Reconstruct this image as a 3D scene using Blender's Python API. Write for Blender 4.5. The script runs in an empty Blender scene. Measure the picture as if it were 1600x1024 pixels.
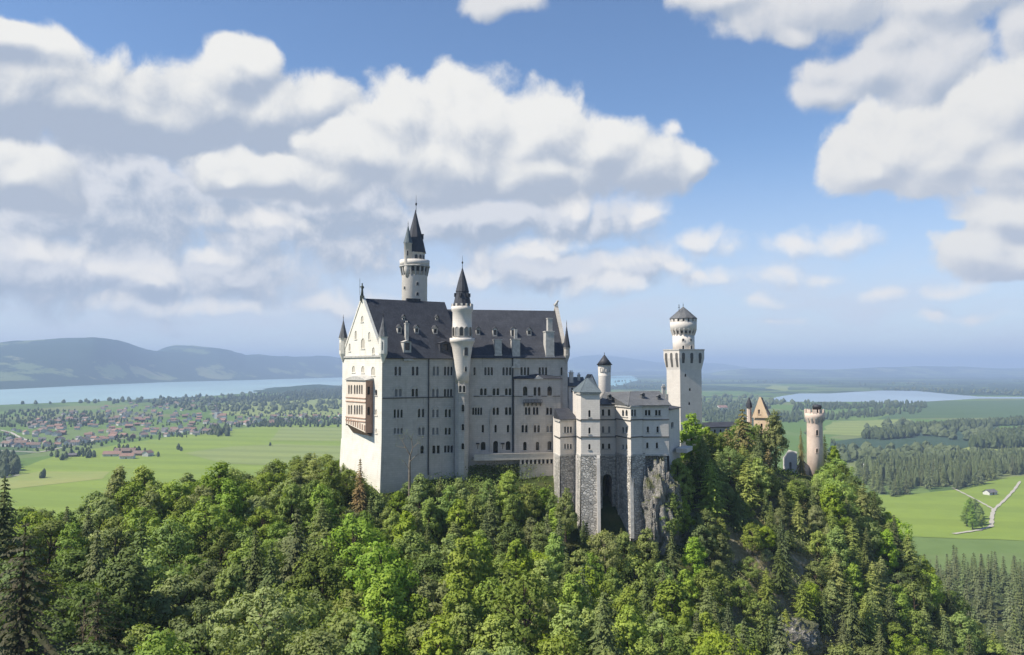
import bpy, math, random
import numpy as np
from mathutils import Vector, Matrix
from mathutils.geometry import tessellate_polygon

# ------------------------------------------------------------------ camera
F = 1256.0                      # focal length in pixels of the 1600 px wide frame
CAM_Z = 180.0
PITCH = math.atan(63.0 / F)
scene = bpy.context.scene
COL = scene.collection
cam_data = bpy.data.cameras.new("camera")
cam_data.sensor_width = 36.0
cam_data.lens = 36.0 * F / 1600.0
cam_data.clip_start = 0.5
cam_data.clip_end = 90000.0
cam = bpy.data.objects.new("camera", cam_data)
cam.location = (0, 0, CAM_Z)
cam.rotation_euler = (math.pi / 2 + PITCH, 0, 0)
COL.objects.link(cam)
scene.camera = cam


def ray(px, py):
    x = (px - 800.0) / F
    y = (512.0 - py) / F
    c, s = math.cos(PITCH), math.sin(PITCH)
    return Vector((x, c - y * s, s + y * c))


def P(px, py, Y):
    """World point at ground distance Y (along the view axis) seen at photo pixel (px, py)."""
    d = ray(px, py)
    return Vector((0, 0, CAM_Z)) + d * (Y / d.y)


def G(px, py, z=0.0):
    """Point on the level z seen at photo pixel (px, py)."""
    d = ray(px, py)
    t = (z - CAM_Z) / d.z
    return Vector((0, 0, CAM_Z)) + d * t


def to_px(p):
    c, s = math.cos(PITCH), math.sin(PITCH)
    x, y, z = p[0], p[1], p[2] - CAM_Z
    dep = y * c + z * s
    up = -y * s + z * c
    return 800 + F * x / dep, 512 - F * up / dep


# ------------------------------------------------------------------ light
SUN_EL = math.radians(50)
SUN_AZ = math.radians(-107)      # measured from +Y towards +X: the sun stands to the left, a little behind
sun_dir = Vector((math.sin(SUN_AZ) * math.cos(SUN_EL), math.cos(SUN_AZ) * math.cos(SUN_EL), math.sin(SUN_EL)))
sl = bpy.data.lights.new("sun", 'SUN')
sl.energy = 4.9
sl.angle = math.radians(0.53)
sl.color = (1.0, 0.93, 0.82)
so = bpy.data.objects.new("sun", sl)
so.rotation_euler = sun_dir.to_track_quat('Z', 'Y').to_euler()
so.location = (-200, 0, 400)
COL.objects.link(so)

scene.view_settings.view_transform = 'Standard'
scene.view_settings.look = 'None'
scene.view_settings.exposure = 0.58
scene.view_settings.gamma = 1.0
try:
    scene.cycles.use_denoising = True
    scene.cycles.max_bounces = 5
    scene.cycles.diffuse_bounces = 2
    scene.cycles.glossy_bounces = 2
    scene.cycles.transmission_bounces = 2
    scene.cycles.volume_bounces = 0
    scene.cycles.transparent_max_bounces = 4
    scene.cycles.sample_clamp_indirect = 4.0
except Exception:
    pass

# ------------------------------------------------------------------ world: sky with cumulus clouds
world = bpy.data.worlds.new("World")
scene.world = world
world.use_nodes = True
wt = world.node_tree
wt.nodes.clear()


class NT:
    """Small wrapper to write node graphs as expressions."""

    def __init__(self, tree):
        self.t = tree

    def n(self, kind, **kw):
        nd = self.t.nodes.new(kind)
        for k, v in kw.items():
            setattr(nd, k, v)
        return nd

    def set(self, sock, v):
        if isinstance(v, bpy.types.NodeSocket):
            self.t.links.new(v, sock)
        else:
            sock.default_value = v

    def m(self, op, a, b=0.0, c=0.0, clamp=False):
        nd = self.n('ShaderNodeMath', operation=op, use_clamp=clamp)
        self.set(nd.inputs[0], a)
        self.set(nd.inputs[1], b)
        self.set(nd.inputs[2], c)
        return nd.outputs[0]

    def v(self, op, a, b=(0, 0, 0), c=(0, 0, 0)):
        nd = self.n('ShaderNodeVectorMath', operation=op)
        self.set(nd.inputs[0], a)
        if len(nd.inputs) > 1:
            self.set(nd.inputs[1], b)
        if op == 'MULTIPLY_ADD':
            self.set(nd.inputs[2], c)
        return nd.outputs['Value'] if op in ('LENGTH', 'DOT_PRODUCT', 'DISTANCE') else nd.outputs['Vector']

    def comb(self, x, y, z=0.0):
        nd = self.n('ShaderNodeCombineXYZ')
        self.set(nd.inputs[0], x)
        self.set(nd.inputs[1], y)
        self.set(nd.inputs[2], z)
        return nd.outputs[0]

    def sep(self, vec):
        nd = self.n('ShaderNodeSeparateXYZ')
        self.set(nd.inputs[0], vec)
        return nd.outputs

    def noise(self, vec, scale, detail=3.0, rough=0.5, dist=0.0, dims='3D'):
        nd = self.n('ShaderNodeTexNoise', noise_dimensions=dims)
        self.set(nd.inputs['Vector'], vec)
        self.set(nd.inputs['Scale'], scale)
        self.set(nd.inputs['Detail'], detail)
        self.set(nd.inputs['Roughness'], rough)
        self.set(nd.inputs['Distortion'], dist)
        return nd.outputs[0]

    def voro(self, vec, scale, feature='F1', out='Color', rnd=1.0, dims='2D'):
        nd = self.n('ShaderNodeTexVoronoi', voronoi_dimensions=dims, feature=feature)
        self.set(nd.inputs['Vector'], vec)
        self.set(nd.inputs['Scale'], scale)
        self.set(nd.inputs['Randomness'], rnd)
        return nd.outputs[out]

    def ss(self, v, lo, hi, a=0.0, b=1.0):
        nd = self.n('ShaderNodeMapRange', interpolation_type='SMOOTHSTEP')
        self.set(nd.inputs[0], v)
        self.set(nd.inputs[1], lo)
        self.set(nd.inputs[2], hi)
        self.set(nd.inputs[3], a)
        self.set(nd.inputs[4], b)
        return nd.outputs[0]

    def mix(self, f, a, b, blend='MIX'):
        nd = self.n('ShaderNodeMix', data_type='RGBA', blend_type=blend)
        self.set(nd.inputs[0], f)
        self.set(nd.inputs[6], a if isinstance(a, bpy.types.NodeSocket) else (*a[:3], 1.0))
        self.set(nd.inputs[7], b if isinstance(b, bpy.types.NodeSocket) else (*b[:3], 1.0))
        return nd.outputs[2]

    def ramp(self, f, stops, interp='LINEAR'):
        nd = self.n('ShaderNodeValToRGB')
        cr = nd.color_ramp
        cr.interpolation = interp
        while len(cr.elements) < len(stops):
            cr.elements.new(0.5)
        for e, (p, c) in zip(cr.elements, stops):
            e.position = p
            e.color = (*c, 1.0)
        self.set(nd.inputs[0], f)
        return nd.outputs[0]


W = NT(wt)
SKY_STRENGTH = 0.10
sky = W.n('ShaderNodeTexSky', sky_type='NISHITA')
sky.sun_disc = False
sky.sun_elevation = SUN_EL
sky.sun_rotation = SUN_AZ
sky.altitude = 900
sky.air_density = 1.0
sky.dust_density = 0.3
sky.ozone_density = 3.0
tc = W.n('ShaderNodeTexCoord')
dirx, diry, dirz = W.sep(tc.outputs['Generated'])
az = W.m('ARCTAN2', dirx, diry)
el = W.m('ARCSINE', dirz)
# hundred-pixel units of a far sphere round the viewer: u to the right, v up
KU = F / 100.0
u_ = W.m('MULTIPLY', az, KU)
v_ = W.m('MULTIPLY', el, KU)
uv = W.comb(u_, v_, 0.0)


def sky_uv(px, py):
    d = ray(px, py).normalized()
    return math.atan2(d.x, d.y) * KU, math.asin(d.z) * KU


warp = W.n('ShaderNodeTexNoise', noise_dimensions='2D')
W.set(warp.inputs['Vector'], uv)
warp.inputs['Scale'].default_value = 0.8
warp.inputs['Detail'].default_value = 2.0
uvw = W.v('MULTIPLY_ADD', warp.outputs['Color'], (0.55, 0.40, 0.0), W.v('ADD', uv, (-0.275, -0.20, 0.0)))


def billow(vec, seed, nscale):
    """Rounded puffs with creases between them, in three sizes, plus fine raggedness; about -0.5 to 0.5."""
    q = W.v('ADD', vec, (seed, seed * 1.7, 0))
    qw = W.n('ShaderNodeTexNoise', noise_dimensions='2D')
    W.set(qw.inputs['Vector'], q)
    qw.inputs['Scale'].default_value = nscale * 2.2
    qw.inputs['Detail'].default_value = 5.0
    qd = W.v('MULTIPLY_ADD', qw.outputs['Color'], (0.34, 0.34, 0), q)
    v1 = W.voro(qd, nscale * 1.25, 'F1', 'Distance')
    v2 = W.voro(qd, nscale * 2.9, 'F1', 'Distance')
    n0 = W.noise(q, nscale * 0.9, 9.0, 0.66, 0.0, '2D')
    t = W.m('ADD', W.m('MULTIPLY', W.m('SUBTRACT', 0.45, v1), 0.62), W.m('MULTIPLY', W.m('SUBTRACT', 0.45, v2), 0.30))
    return W.m('ADD', t, W.m('MULTIPLY', W.m('SUBTRACT', n0, 0.5), 1.35))


def field(vec, blobs, amp, nscale, seed):
    acc = None
    for (cx, cy, rx, ry) in blobs:
        cu, cv = sky_uv(cx, cy)
        s = (100.0 / rx, 100.0 / ry, 0.0)
        q = W.v('MULTIPLY_ADD', vec, s, (-cu * s[0], -cv * s[1], 0.0))
        g = W.v('LENGTH', q)
        acc = g if acc is None else W.m('SMOOTH_MIN', acc, g, 0.25)
    return W.m('MULTIPLY_ADD', billow(vec, seed, nscale), amp, W.m('SUBTRACT', 1.0, acc))


def layer(base, blobs, amp, nscale, seed, soft, lit, shade, L=(-0.11, 0.21, 0), gain=1.5, bias=0.5, opac=1.0, lo=0.0, vg=None):
    f0 = field(uvw, blobs, amp, nscale, seed)
    f1 = field(W.v('ADD', uvw, L), blobs, amp, nscale, seed)
    alpha = W.m('MULTIPLY', W.ss(f0, lo, soft), opac)
    sh = W.m('MULTIPLY_ADD', W.m('SUBTRACT', f0, f1), gain, bias)
    if vg:          # towards its flat base a cumulus gets less of the sun
        vm_ = sky_uv(800, vg[0])[1]
        sh = W.m('ADD', sh, W.m('MULTIPLY', W.m('SUBTRACT', v_, vm_), vg[1]))
    sh = W.ss(sh, 0.0, 1.0)
    k = 1.0 / SKY_STRENGTH
    c = W.mix(sh, tuple(x * k for x in shade), tuple(x * k for x in lit))
    return W.mix(alpha, base, c), f0


WHITE = (0.61, 0.605, 0.585)
GREY = (0.285, 0.33, 0.41)
k_ = 1.0 / SKY_STRENGTH
skyc = W.mix(1.0, sky.outputs[0], (0.93, 1.0, 1.06), 'MULTIPLY')
# thin cloud whitening the lower sky
thin = W.noise(W.v('MULTIPLY', uvw, (0.32, 1.1, 1.0)), 0.60, 6.0, 0.62, 0.4, '2D')
low = W.ss(v_, 3.6, 0.2)
thin_a = W.m('MULTIPLY', W.m('MULTIPLY_ADD', W.ss(thin, 0.34, 0.70), 0.36, 0.62), low)
skyc = W.mix(thin_a, skyc, (0.46 * k_, 0.495 * k_, 0.565 * k_))
# broad grey-blue body of the left cloud bank
BANK = [(120, 300, 460, 150), (480, 320, 430, 120), (120, 420, 420, 80), (760, 340, 300, 75), (900, 420, 260, 40)]
skyc, _ = layer(skyc, BANK, 0.75, 0.95, 3.0, 0.60, (0.51, 0.52, 0.545), (0.29, 0.335, 0.41), gain=1.8, bias=0.52, opac=0.95)
# high cloud at the top right
HIGH = [(1290, 5, 190, 56), (1480, -5, 200, 50), (1130, -8, 90, 26), (1290, 150, 80, 30), (1360, 115, 110, 46),
        (1450, 110, 105, 72), (1400, 50, 65, 56), (1590, 40, 45, 54), (780, 0, 80, 24), (1240, 50, 44, 24), (1500, 170, 60, 44)]
skyc, _ = layer(skyc, HIGH, 0.72, 0.85, 11.0, 0.46, (0.53, 0.53, 0.535), (0.30, 0.34, 0.41), gain=0.9, bias=0.58, opac=0.96)
# back row of the big bank
BACK = [(20, 150, 130, 95), (130, 165, 130, 76), (240, 185, 120, 62), (355, 120, 68, 66), (390, 105, 50, 50), (330, 175, 110, 84), (430, 185, 110, 72),
        (510, 170, 75, 56), (10, 60, 80, 26)]
skyc, _ = layer(skyc, BACK, 0.60, 0.80, 5.0, 0.30, WHITE, GREY, gain=1.15, bias=0.46, vg=(155, 0.42))
# front row: the great cumulus, and the bright one at the right edge
FRONT = [(625, 180, 80, 70), (740, 190, 120, 88), (840, 205, 110, 84), (920, 240, 110, 70), (700, 260, 190, 66), (860, 272, 150, 58),
         (1010, 262, 85, 50), (1075, 255, 50, 28), (560, 245, 110, 54), (450, 280, 140, 44), (30, 275, 90, 54), (370, 285, 60, 32)]
skyc, _ = layer(skyc, FRONT, 0.62, 0.80, 21.0, 0.30, WHITE, (0.31, 0.35, 0.42), gain=1.2, bias=0.54, vg=(235, 0.30))
RIGHT = [(1400, 235, 110, 70), (1360, 265, 75, 38), (1480, 250, 100, 60), (1570, 165, 72, 84), (1580, 240, 110, 60), (1520, 215, 60, 54),
         (1585, 330, 90, 38), (1530, 390, 78, 42), (1600, 400, 100, 34)]
skyc, _ = layer(skyc, RIGHT, 0.60, 0.85, 33.0, 0.26, (0.575, 0.57, 0.555), (0.34, 0.375, 0.44), gain=1.15, bias=0.60)
# small low clouds
SMALL = [(1250, 380, 54, 28), (1335, 374, 78, 32), (1100, 380, 96, 30), (1000, 412, 120, 34), (870, 385, 60, 24), (1110, 440, 90, 22), (1480, 455, 60, 16), (1070, 425, 64, 26), (1215, 428, 54, 28),
         (1285, 437, 46, 18), (890, 320, 40, 22), (830, 395, 90, 24), (420, 345, 120, 28), (60, 395, 100, 26), (190, 420, 120, 24),
         (330, 400, 66, 20), (235, 435, 30, 16), (1180, 475, 46, 15), (1465, 492, 50, 18), (1540, 495, 55, 13), (960, 445, 130, 26),
         (1045, 205, 26, 16), (1018, 330, 34, 24), (740, 440, 90, 30), (1205, 505, 50, 11),
         (560, 480, 160, 26), (860, 505, 130, 20), (300, 480, 160, 22), (1380, 460, 60, 14)]
skyc, _ = layer(skyc, SMALL, 1.0, 1.25, 47.0, 1.05, (0.63, 0.615, 0.595), (0.39, 0.425, 0.49), gain=1.1, bias=0.60, opac=0.95, lo=0.06)
bg = W.n('ShaderNodeBackground')
W.set(bg.inputs[0], skyc)
bg.inputs[1].default_value = SKY_STRENGTH
wo = W.n('ShaderNodeOutputWorld')
wt.links.new(bg.outputs[0], wo.inputs[0])
try:
    world.cycles.sampling_method = 'MANUAL'
    world.cycles.sample_map_resolution = 512
except Exception:
    pass

# ------------------------------------------------------------------ helpers: objects, tags, meshes
def tag(o, label=None, cat=None, group=None, kind=None):
    if label:
        o["label"] = label
    if cat:
        o["category"] = cat
    if group:
        o["group"] = group
    if kind:
        o["kind"] = kind
    return o


def link(name, me, parent=None, loc=None):
    o = bpy.data.objects.new(name, me)
    COL.objects.link(o)
    if parent is not None:
        o.parent = parent
        if parent.type == 'EMPTY':      # meshes are written in world coordinates
            o.matrix_parent_inverse = Matrix.Translation(-Vector(parent.location))
    if loc is not None:
        o.location = loc
    return o


def thing(name, label, cat, loc=(0, 0, 0), rz=0.0, group=None):
    o = bpy.data.objects.new(name, None)
    o.empty_display_size = 1.0
    COL.objects.link(o)
    o.location = loc
    o.rotation_euler = (0, 0, rz)
    return tag(o, label, cat, group)


class MB:
    """Collects faces for ONE mesh object."""

    def __init__(self):
        self.v, self.f, self.mi, self.sm = [], [], [], []

    def poly(self, pts, mi=0, smooth=False):
        b = len(self.v)
        self.v += [tuple(p) for p in pts]
        self.f.append(tuple(range(b, b + len(pts))))
        self.mi.append(mi)
        self.sm.append(smooth)

    def frame_box(self, o, ux, uy, uz, mi=0):
        """Box spanned from corner o by three vectors."""
        o, ux, uy, uz = Vector(o), Vector(ux), Vector(uy), Vector(uz)
        if ux.cross(uy).dot(uz) < 0:
            ux, uy = uy, ux
        a = [o, o + ux, o + ux + uy, o + uy]
        t = [p + uz for p in a]
        self.poly(a[::-1], mi)
        self.poly(t, mi)
        for i in range(4):
            j = (i + 1) % 4
            self.poly([a[i], a[j], t[j], t[i]], mi)

    def prism(self, pts, z0, z1, mi=0, cap=True):
        """Upright prism over a counter-clockwise footprint."""
        a = [Vector((p[0], p[1], z0)) for p in pts]
        t = [Vector((p[0], p[1], z1)) for p in pts]
        n = len(a)
        for i in range(n):
            j = (i + 1) % n
            self.poly([a[i], a[j], t[j], t[i]], mi)
        if cap:
            self.poly(t, mi)
            self.poly(a[::-1], mi)

    def lathe(self, c, prof, seg=24, mi=0, smooth=True, a0=0.0, cap=True):
        """Surface of revolution round the vertical through c; prof is [(radius, z)] upwards."""
        rings = []
        for r, z in prof:
            rings.append([(c[0] + r * math.cos(a0 + 2 * math.pi * k / seg), c[1] + r * math.sin(a0 + 2 * math.pi * k / seg), z) for k in range(seg)])
        b = len(self.v)
        for rg in rings:
            self.v += rg
        for i in range(len(rings) - 1):
            for k in range(seg):
                k2 = (k + 1) % seg
                self.f.append((b + i * seg + k, b + i * seg + k2, b + (i + 1) * seg + k2, b + (i + 1) * seg + k))
                self.mi.append(mi)
                self.sm.append(smooth)
        if cap:
            self.f.append(tuple(b + k for k in range(seg))[::-1])
            self.mi.append(mi)
            self.sm.append(False)
            e = b + (len(rings) - 1) * seg
            self.f.append(tuple(e + k for k in range(seg)))
            self.mi.append(mi)
            self.sm.append(False)

    def tube(self, pts, rad, seg=6, mi=0):
        pts = [Vector(p) for p in pts]
        b = len(self.v)
        n = len(pts)
        for i, p in enumerate(pts):
            d = (pts[min(i + 1, n - 1)] - pts[max(i - 1, 0)]).normalized()
            x = d.cross(Vector((0.13, 0.97, 0.21))).normalized()
            y = d.cross(x)
            r = rad[i] if isinstance(rad, (list, tuple)) else rad
            for k in range(seg):
                a = 2 * math.pi * k / seg
                self.v.append(tuple(p + x * (r * math.cos(a)) + y * (r * math.sin(a))))
        for i in range(n - 1):
            for k in range(seg):
                k2 = (k + 1) % seg
                self.f.append((b + i * seg + k, b + i * seg + k2, b + (i + 1) * seg + k2, b + (i + 1) * seg + k))
                self.mi.append(mi)
                self.sm.append(True)

    def mesh(self, name, mats):
        me = bpy.data.meshes.new(name)
        me.from_pydata(self.v, [], self.f)
        for m in (mats if isinstance(mats, (list, tuple)) else [mats]):
            me.materials.append(m)
        me.polygons.foreach_set("material_index", self.mi)
        me.polygons.foreach_set("use_smooth", self.sm)
        me.update()
        return me

    def build(self, name, mats, parent=None, loc=None):
        return link(name, self.mesh(name, mats), parent, loc)


def np_mesh(name, verts, faces, mats, mi=None, smooth=False):
    """Mesh from numpy arrays (faces all of one size)."""
    me = bpy.data.meshes.new(name)
    nv, nf, k = len(verts), len(faces), faces.shape[1]
    me.vertices.add(nv)
    me.vertices.foreach_set("co", np.ascontiguousarray(verts, dtype=np.float32).ravel())
    me.loops.add(nf * k)
    me.loops.foreach_set("vertex_index", np.ascontiguousarray(faces, dtype=np.int32).ravel())
    me.polygons.add(nf)
    me.polygons.foreach_set("loop_start", np.arange(0, nf * k, k, dtype=np.int32))
    for m in (mats if isinstance(mats, (list, tuple)) else [mats]):
        me.materials.append(m)
    if mi is not None:
        me.polygons.foreach_set("material_index", np.ascontiguousarray(mi, dtype=np.int32))
    me.polygons.foreach_set("use_smooth", np.full(nf, smooth, dtype=bool))
    me.update(calc_edges=True)
    return me


# ------------------------------------------------------------------ materials
def new_mat(name):
    m = bpy.data.materials.new(name)
    m.use_nodes = True
    t = m.node_tree
    t.nodes.clear()
    return m, NT(t)


def finish(m, T, col, rough=0.8, bump=None, bstr=0.3, bdist=0.05, spec=0.3, metal=0.0):
    b = T.n('ShaderNodeBsdfPrincipled')
    T.set(b.inputs['Base Color'], col if isinstance(col, bpy.types.NodeSocket) else (*col, 1.0))
    T.set(b.inputs['Roughness'], rough)
    T.set(b.inputs['Specular IOR Level'], spec)
    b.inputs['Metallic'].default_value = metal
    if bump is not None:
        bn = T.n('ShaderNodeBump')
        bn.inputs['Strength'].default_value = bstr
        bn.inputs['Distance'].default_value = bdist
        T.set(bn.inputs['Height'], bump)
        T.t.links.new(bn.outputs[0], b.inputs['Normal'])
    o = T.n('ShaderNodeOutputMaterial')
    T.t.links.new(b.outputs[0], o.inputs[0])
    return m


def pos(T):
    return T.n('ShaderNodeNewGeometry').outputs['Position']


def wall_uv(T):
    """Running coordinate along any upright wall, and height."""
    g = T.n('ShaderNodeNewGeometry')
    tdir = T.v('NORMALIZE', T.v('CROSS_PRODUCT', (0, 0, 1), g.outputs['True Normal']))
    u = T.v('DOT_PRODUCT', tdir, g.outputs['Position'])
    z = T.sep(g.outputs['Position'])[2]
    return T.comb(u, z, 0.0)


def stone(name, c1, c2, mortar=(0.5, 0.5, 0.5), bw=1.1, bh=0.45, mstr=0.12, stain=(0.45, 0.43, 0.40), stain_amt=0.5, bstr=0.25, var=0.5, msize=0.03):
    m, T = new_mat(name)
    uv = wall_uv(T)
    br = T.n('ShaderNodeTexBrick')
    T.set(br.inputs['Vector'], uv)
    br.inputs['Scale'].default_value = 1.0
    br.inputs['Mortar Size'].default_value = msize
    br.inputs['Mortar Smooth'].default_value = 0.3
    br.inputs['Bias'].default_value = 0.0
    br.inputs['Brick Width'].default_value = bw
    br.inputs['Row Height'].default_value = bh
    br.inputs['Color1'].default_value = (*c1, 1)
    br.inputs['Color2'].default_value = (*c2, 1)
    br.inputs['Mortar'].default_value = (*mortar, 1)
    p = pos(T)
    n1 = T.noise(p, 0.35, 4.0, 0.6)
    n2 = T.noise(T.v('MULTIPLY', p, (1.3, 1.3, 0.16)), 0.9, 4.0, 0.65)
    base = T.mix(mstr, T.mix(var, c1, br.outputs['Color']), br.outputs['Color'])
    base = T.mix(T.ss(n1, 0.42, 0.72, 0.0, stain_amt * 0.6), base, stain)
    base = T.mix(T.ss(n2, 0.52, 0.74, 0.0, stain_amt), base, stain)
    h = T.m('ADD', T.m('MULTIPLY', br.outputs['Fac'], -0.6), T.noise(p, 3.0, 3.0))
    return finish(m, T, base, 0.85, h, bstr, 0.08, 0.2)


def plain(name, col, rough=0.6, amt=0.25, scale=1.5, spec=0.3, metal=0.0, col2=None):
    m, T = new_mat(name)
    p = pos(T)
    n = T.noise(p, scale, 4.0, 0.6)
    c2 = col2 or tuple(x * (1 - amt) for x in col)
    c = T.mix(T.ss(n, 0.3, 0.7), col, c2)
    return finish(m, T, c, rough, n, 0.15, 0.03, spec, metal)


def slate(name, c1, c2, moss=None):
    m, T = new_mat(name)
    g = T.n('ShaderNodeNewGeometry')
    p = g.outputs['Position']
    z = T.sep(p)[2]
    rows = T.m('FRACT', T.m('MULTIPLY', z, 2.6))
    n1 = T.noise(p, 0.45, 5.0, 0.65)
    n2 = T.noise(T.v('MULTIPLY', p, (1.2, 1.2, 0.35)), 2.2, 4.0, 0.6)
    c = T.mix(T.ss(n1, 0.3, 0.7), c1, c2)
    c = T.mix(T.ss(n2, 0.45, 0.75, 0.0, 0.45), c, tuple(x * 1.9 for x in c1))
    if moss:
        c = T.mix(T.ss(T.noise(p, 0.8, 3.0), 0.55, 0.7, 0.0, 0.5), c, moss)
    return finish(m, T, c, 0.62, T.m('ADD', rows, n2), 0.35, 0.05, 0.35)


def rubble_mat():
    """Uncut stones of many sizes with dark open joints."""
    m, T = new_mat('rough_rubble_stone')
    uv = wall_uv(T)
    w = T.n('ShaderNodeTexNoise', noise_dimensions='2D')
    T.set(w.inputs['Vector'], uv)
    w.inputs['Scale'].default_value = 0.6
    q = T.v('MULTIPLY_ADD', w.outputs['Color'], (0.8, 0.5, 0), T.v('MULTIPLY', uv, (0.75, 1.25, 0)))
    e = T.voro(q, 1.35, 'DISTANCE_TO_EDGE', 'Distance')
    cc = T.sep(T.voro(q, 1.35))[0]
    p = pos(T)
    n = T.noise(p, 1.6, 5.0, 0.65)
    big = T.noise(T.v('MULTIPLY', p, (1, 1, 0.35)), 0.22, 3.0, 0.6)
    c = T.ramp(cc, [(0.0, (0.34, 0.325, 0.295)), (0.4, (0.48, 0.455, 0.415)), (0.75, (0.58, 0.55, 0.50)), (1.0, (0.68, 0.64, 0.58))])
    c = T.mix(T.ss(n, 0.4, 0.75, 0.0, 0.5), c, (0.27, 0.26, 0.23))
    c = T.mix(T.ss(big, 0.5, 0.72, 0.0, 0.55), c, (0.25, 0.24, 0.21))
    c = T.mix(T.ss(e, 0.075, 0.01, 0.0, 0.75), c, (0.24, 0.23, 0.21))
    return finish(m, T, c, 0.95, T.m('ADD', T.ss(e, 0.0, 0.18), T.m('MULTIPLY', n, 0.5)), 1.0, 0.25, 0.1)


M = {}
M['wall'] = stone('pale_limestone', (0.485, 0.45, 0.40), (0.42, 0.39, 0.345), (0.31, 0.29, 0.255), 1.5, 0.6, 0.5, (0.30, 0.275, 0.235), 0.62)  # the south front's shade is worked into this darker tone
M['wall_plaster'] = stone('cream_ashlar', (0.66, 0.61, 0.545), (0.60, 0.55, 0.49), (0.48, 0.44, 0.39), 1.2, 0.5, 0.3, (0.45, 0.42, 0.38), 0.45)
M['gable'] = stone('sunlit_gable_stone', (0.74, 0.71, 0.63), (0.70, 0.67, 0.59), (0.54, 0.515, 0.45), 1.5, 0.6, 0.35, (0.50, 0.45, 0.37), 0.5)  # whiter copy of the wall stone, carrying the gable's sunlight in its colour
M['rubble'] = rubble_mat()
M['trim'] = plain('trim_stone', (0.50, 0.48, 0.44), 0.8, 0.3, 1.2)
M['band'] = plain('dark_band_stone', (0.12, 0.115, 0.105), 0.8, 0.3, 1.0)  # dark stone; also colours the painted shade on the square tower head
M['orange'] = stone('orange_sandstone', (0.80, 0.60, 0.39), (0.74, 0.55, 0.36), (0.62, 0.46, 0.31), 1.1, 0.5, 0.3, (0.50, 0.31, 0.17), 0.5)
M['pink'] = stone('pinkish_brick', (0.70, 0.57, 0.47), (0.62, 0.49, 0.40), (0.52, 0.43, 0.36), 0.9, 0.4, 0.5, (0.36, 0.27, 0.22), 0.6)
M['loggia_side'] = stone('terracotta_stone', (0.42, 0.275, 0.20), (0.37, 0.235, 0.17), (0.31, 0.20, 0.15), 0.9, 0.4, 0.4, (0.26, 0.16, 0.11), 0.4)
M['loggia_front'] = stone('cream_loggia_stone', (0.70, 0.62, 0.52), (0.64, 0.56, 0.46), (0.52, 0.45, 0.37), 0.9, 0.4, 0.3, (0.45, 0.33, 0.24), 0.4)
M['slate'] = slate('dark_slate', (0.046, 0.049, 0.058), (0.028, 0.030, 0.037))
M['lead'] = slate('grey_lead_slate', (0.115, 0.118, 0.12), (0.08, 0.083, 0.086))
M['copper'] = slate('blue_grey_roof', (0.105, 0.13, 0.14), (0.075, 0.095, 0.105))
M['glass'] = plain('dark_window_glass', (0.012, 0.013, 0.015), 0.12, 0.2, 1.0, 0.5)
M['pale_blind'] = plain('pale_blind_niche', (0.50, 0.46, 0.38), 0.8, 0.2, 1.0)
M['blind'] = plain('grey_window_shutter', (0.25, 0.245, 0.235), 0.7, 0.2, 1.0)
M['iron'] = plain('dark_iron', (0.03, 0.03, 0.032), 0.5, 0.3, 2.0, 0.4)
M['bronze'] = plain('weathered_bronze', (0.08, 0.09, 0.07), 0.55, 0.3, 3.0, 0.4)
M['bark'] = plain('tree_bark', (0.10, 0.075, 0.052), 0.9, 0.45, 2.0, 0.1)
M['bark_grey'] = plain('grey_bark', (0.22, 0.19, 0.15), 0.9, 0.4, 2.0, 0.1)
M['whitewash'] = plain('whitewashed_wall', (0.62, 0.60, 0.56), 0.85, 0.15, 0.3)
M['timber'] = plain('brown_timber', (0.20, 0.13, 0.085), 0.85, 0.3, 0.5)
M['red_tile'] = plain('red_roof_tile', (0.29, 0.175, 0.13), 0.85, 0.25, 0.4)
M['brown_tile'] = plain('brown_roof_tile', (0.22, 0.155, 0.12), 0.85, 0.25, 0.4)
M['grey_tile'] = plain('grey_roof_tile', (0.16, 0.15, 0.15), 0.85, 0.25, 0.4)
M['gravel'] = plain('pale_gravel', (0.43, 0.40, 0.33), 0.95, 0.2, 0.4)


def rock_mat():
    m, T = new_mat('limestone_rock')
    p = pos(T)
    n1 = T.noise(p, 0.25, 6.0, 0.65)
    n2 = T.noise(T.v('MULTIPLY', p, (1.0, 1.0, 0.4)), 0.9, 6.0, 0.7)
    c = T.ramp(n2, [(0.25, (0.07, 0.065, 0.055)), (0.45, (0.23, 0.215, 0.19)), (0.62, (0.36, 0.34, 0.30)), (0.8, (0.46, 0.43, 0.38))])
    nrm = T.sep(T.n('ShaderNodeNewGeometry').outputs['Normal'])[2]
    c = T.mix(T.ss(T.m('ADD', n1, T.m('MULTIPLY', nrm, 0.25)), 0.50, 0.64, 0.0, 0.85), c, (0.085, 0.095, 0.032))
    return finish(m, T, c, 0.95, T.m('ADD', n2, T.noise(p, 3.0, 4.0)), 1.0, 0.5, 0.1)


M['rock'] = rock_mat()

# ------------------------------------------------------------------ numpy noise
_rs = np.random.RandomState(7)
_perm = _rs.rand(256, 256)


def vnoise(x, y):
    x = np.asarray(x, float)
    y = np.asarray(y, float)
    xi, yi = np.floor(x).astype(int), np.floor(y).astype(int)
    fx, fy = x - xi, y - yi
    fx, fy = fx * fx * (3 - 2 * fx), fy * fy * (3 - 2 * fy)
    g = lambda i, j: _perm[(i) & 255, (j) & 255]
    return (g(xi, yi) * (1 - fx) + g(xi + 1, yi) * fx) * (1 - fy) + (g(xi, yi + 1) * (1 - fx) + g(xi + 1, yi + 1) * fx) * fy


def fbm(x, y, o=4):
    s, a, t = 0.0, 0.5, 0.0
    for i in range(o):
        s = s + a * vnoise(x * 2 ** i + 17.3 * i, y * 2 ** i + 5.1 * i)
        t += a
        a *= 0.5
    return s / t


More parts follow.
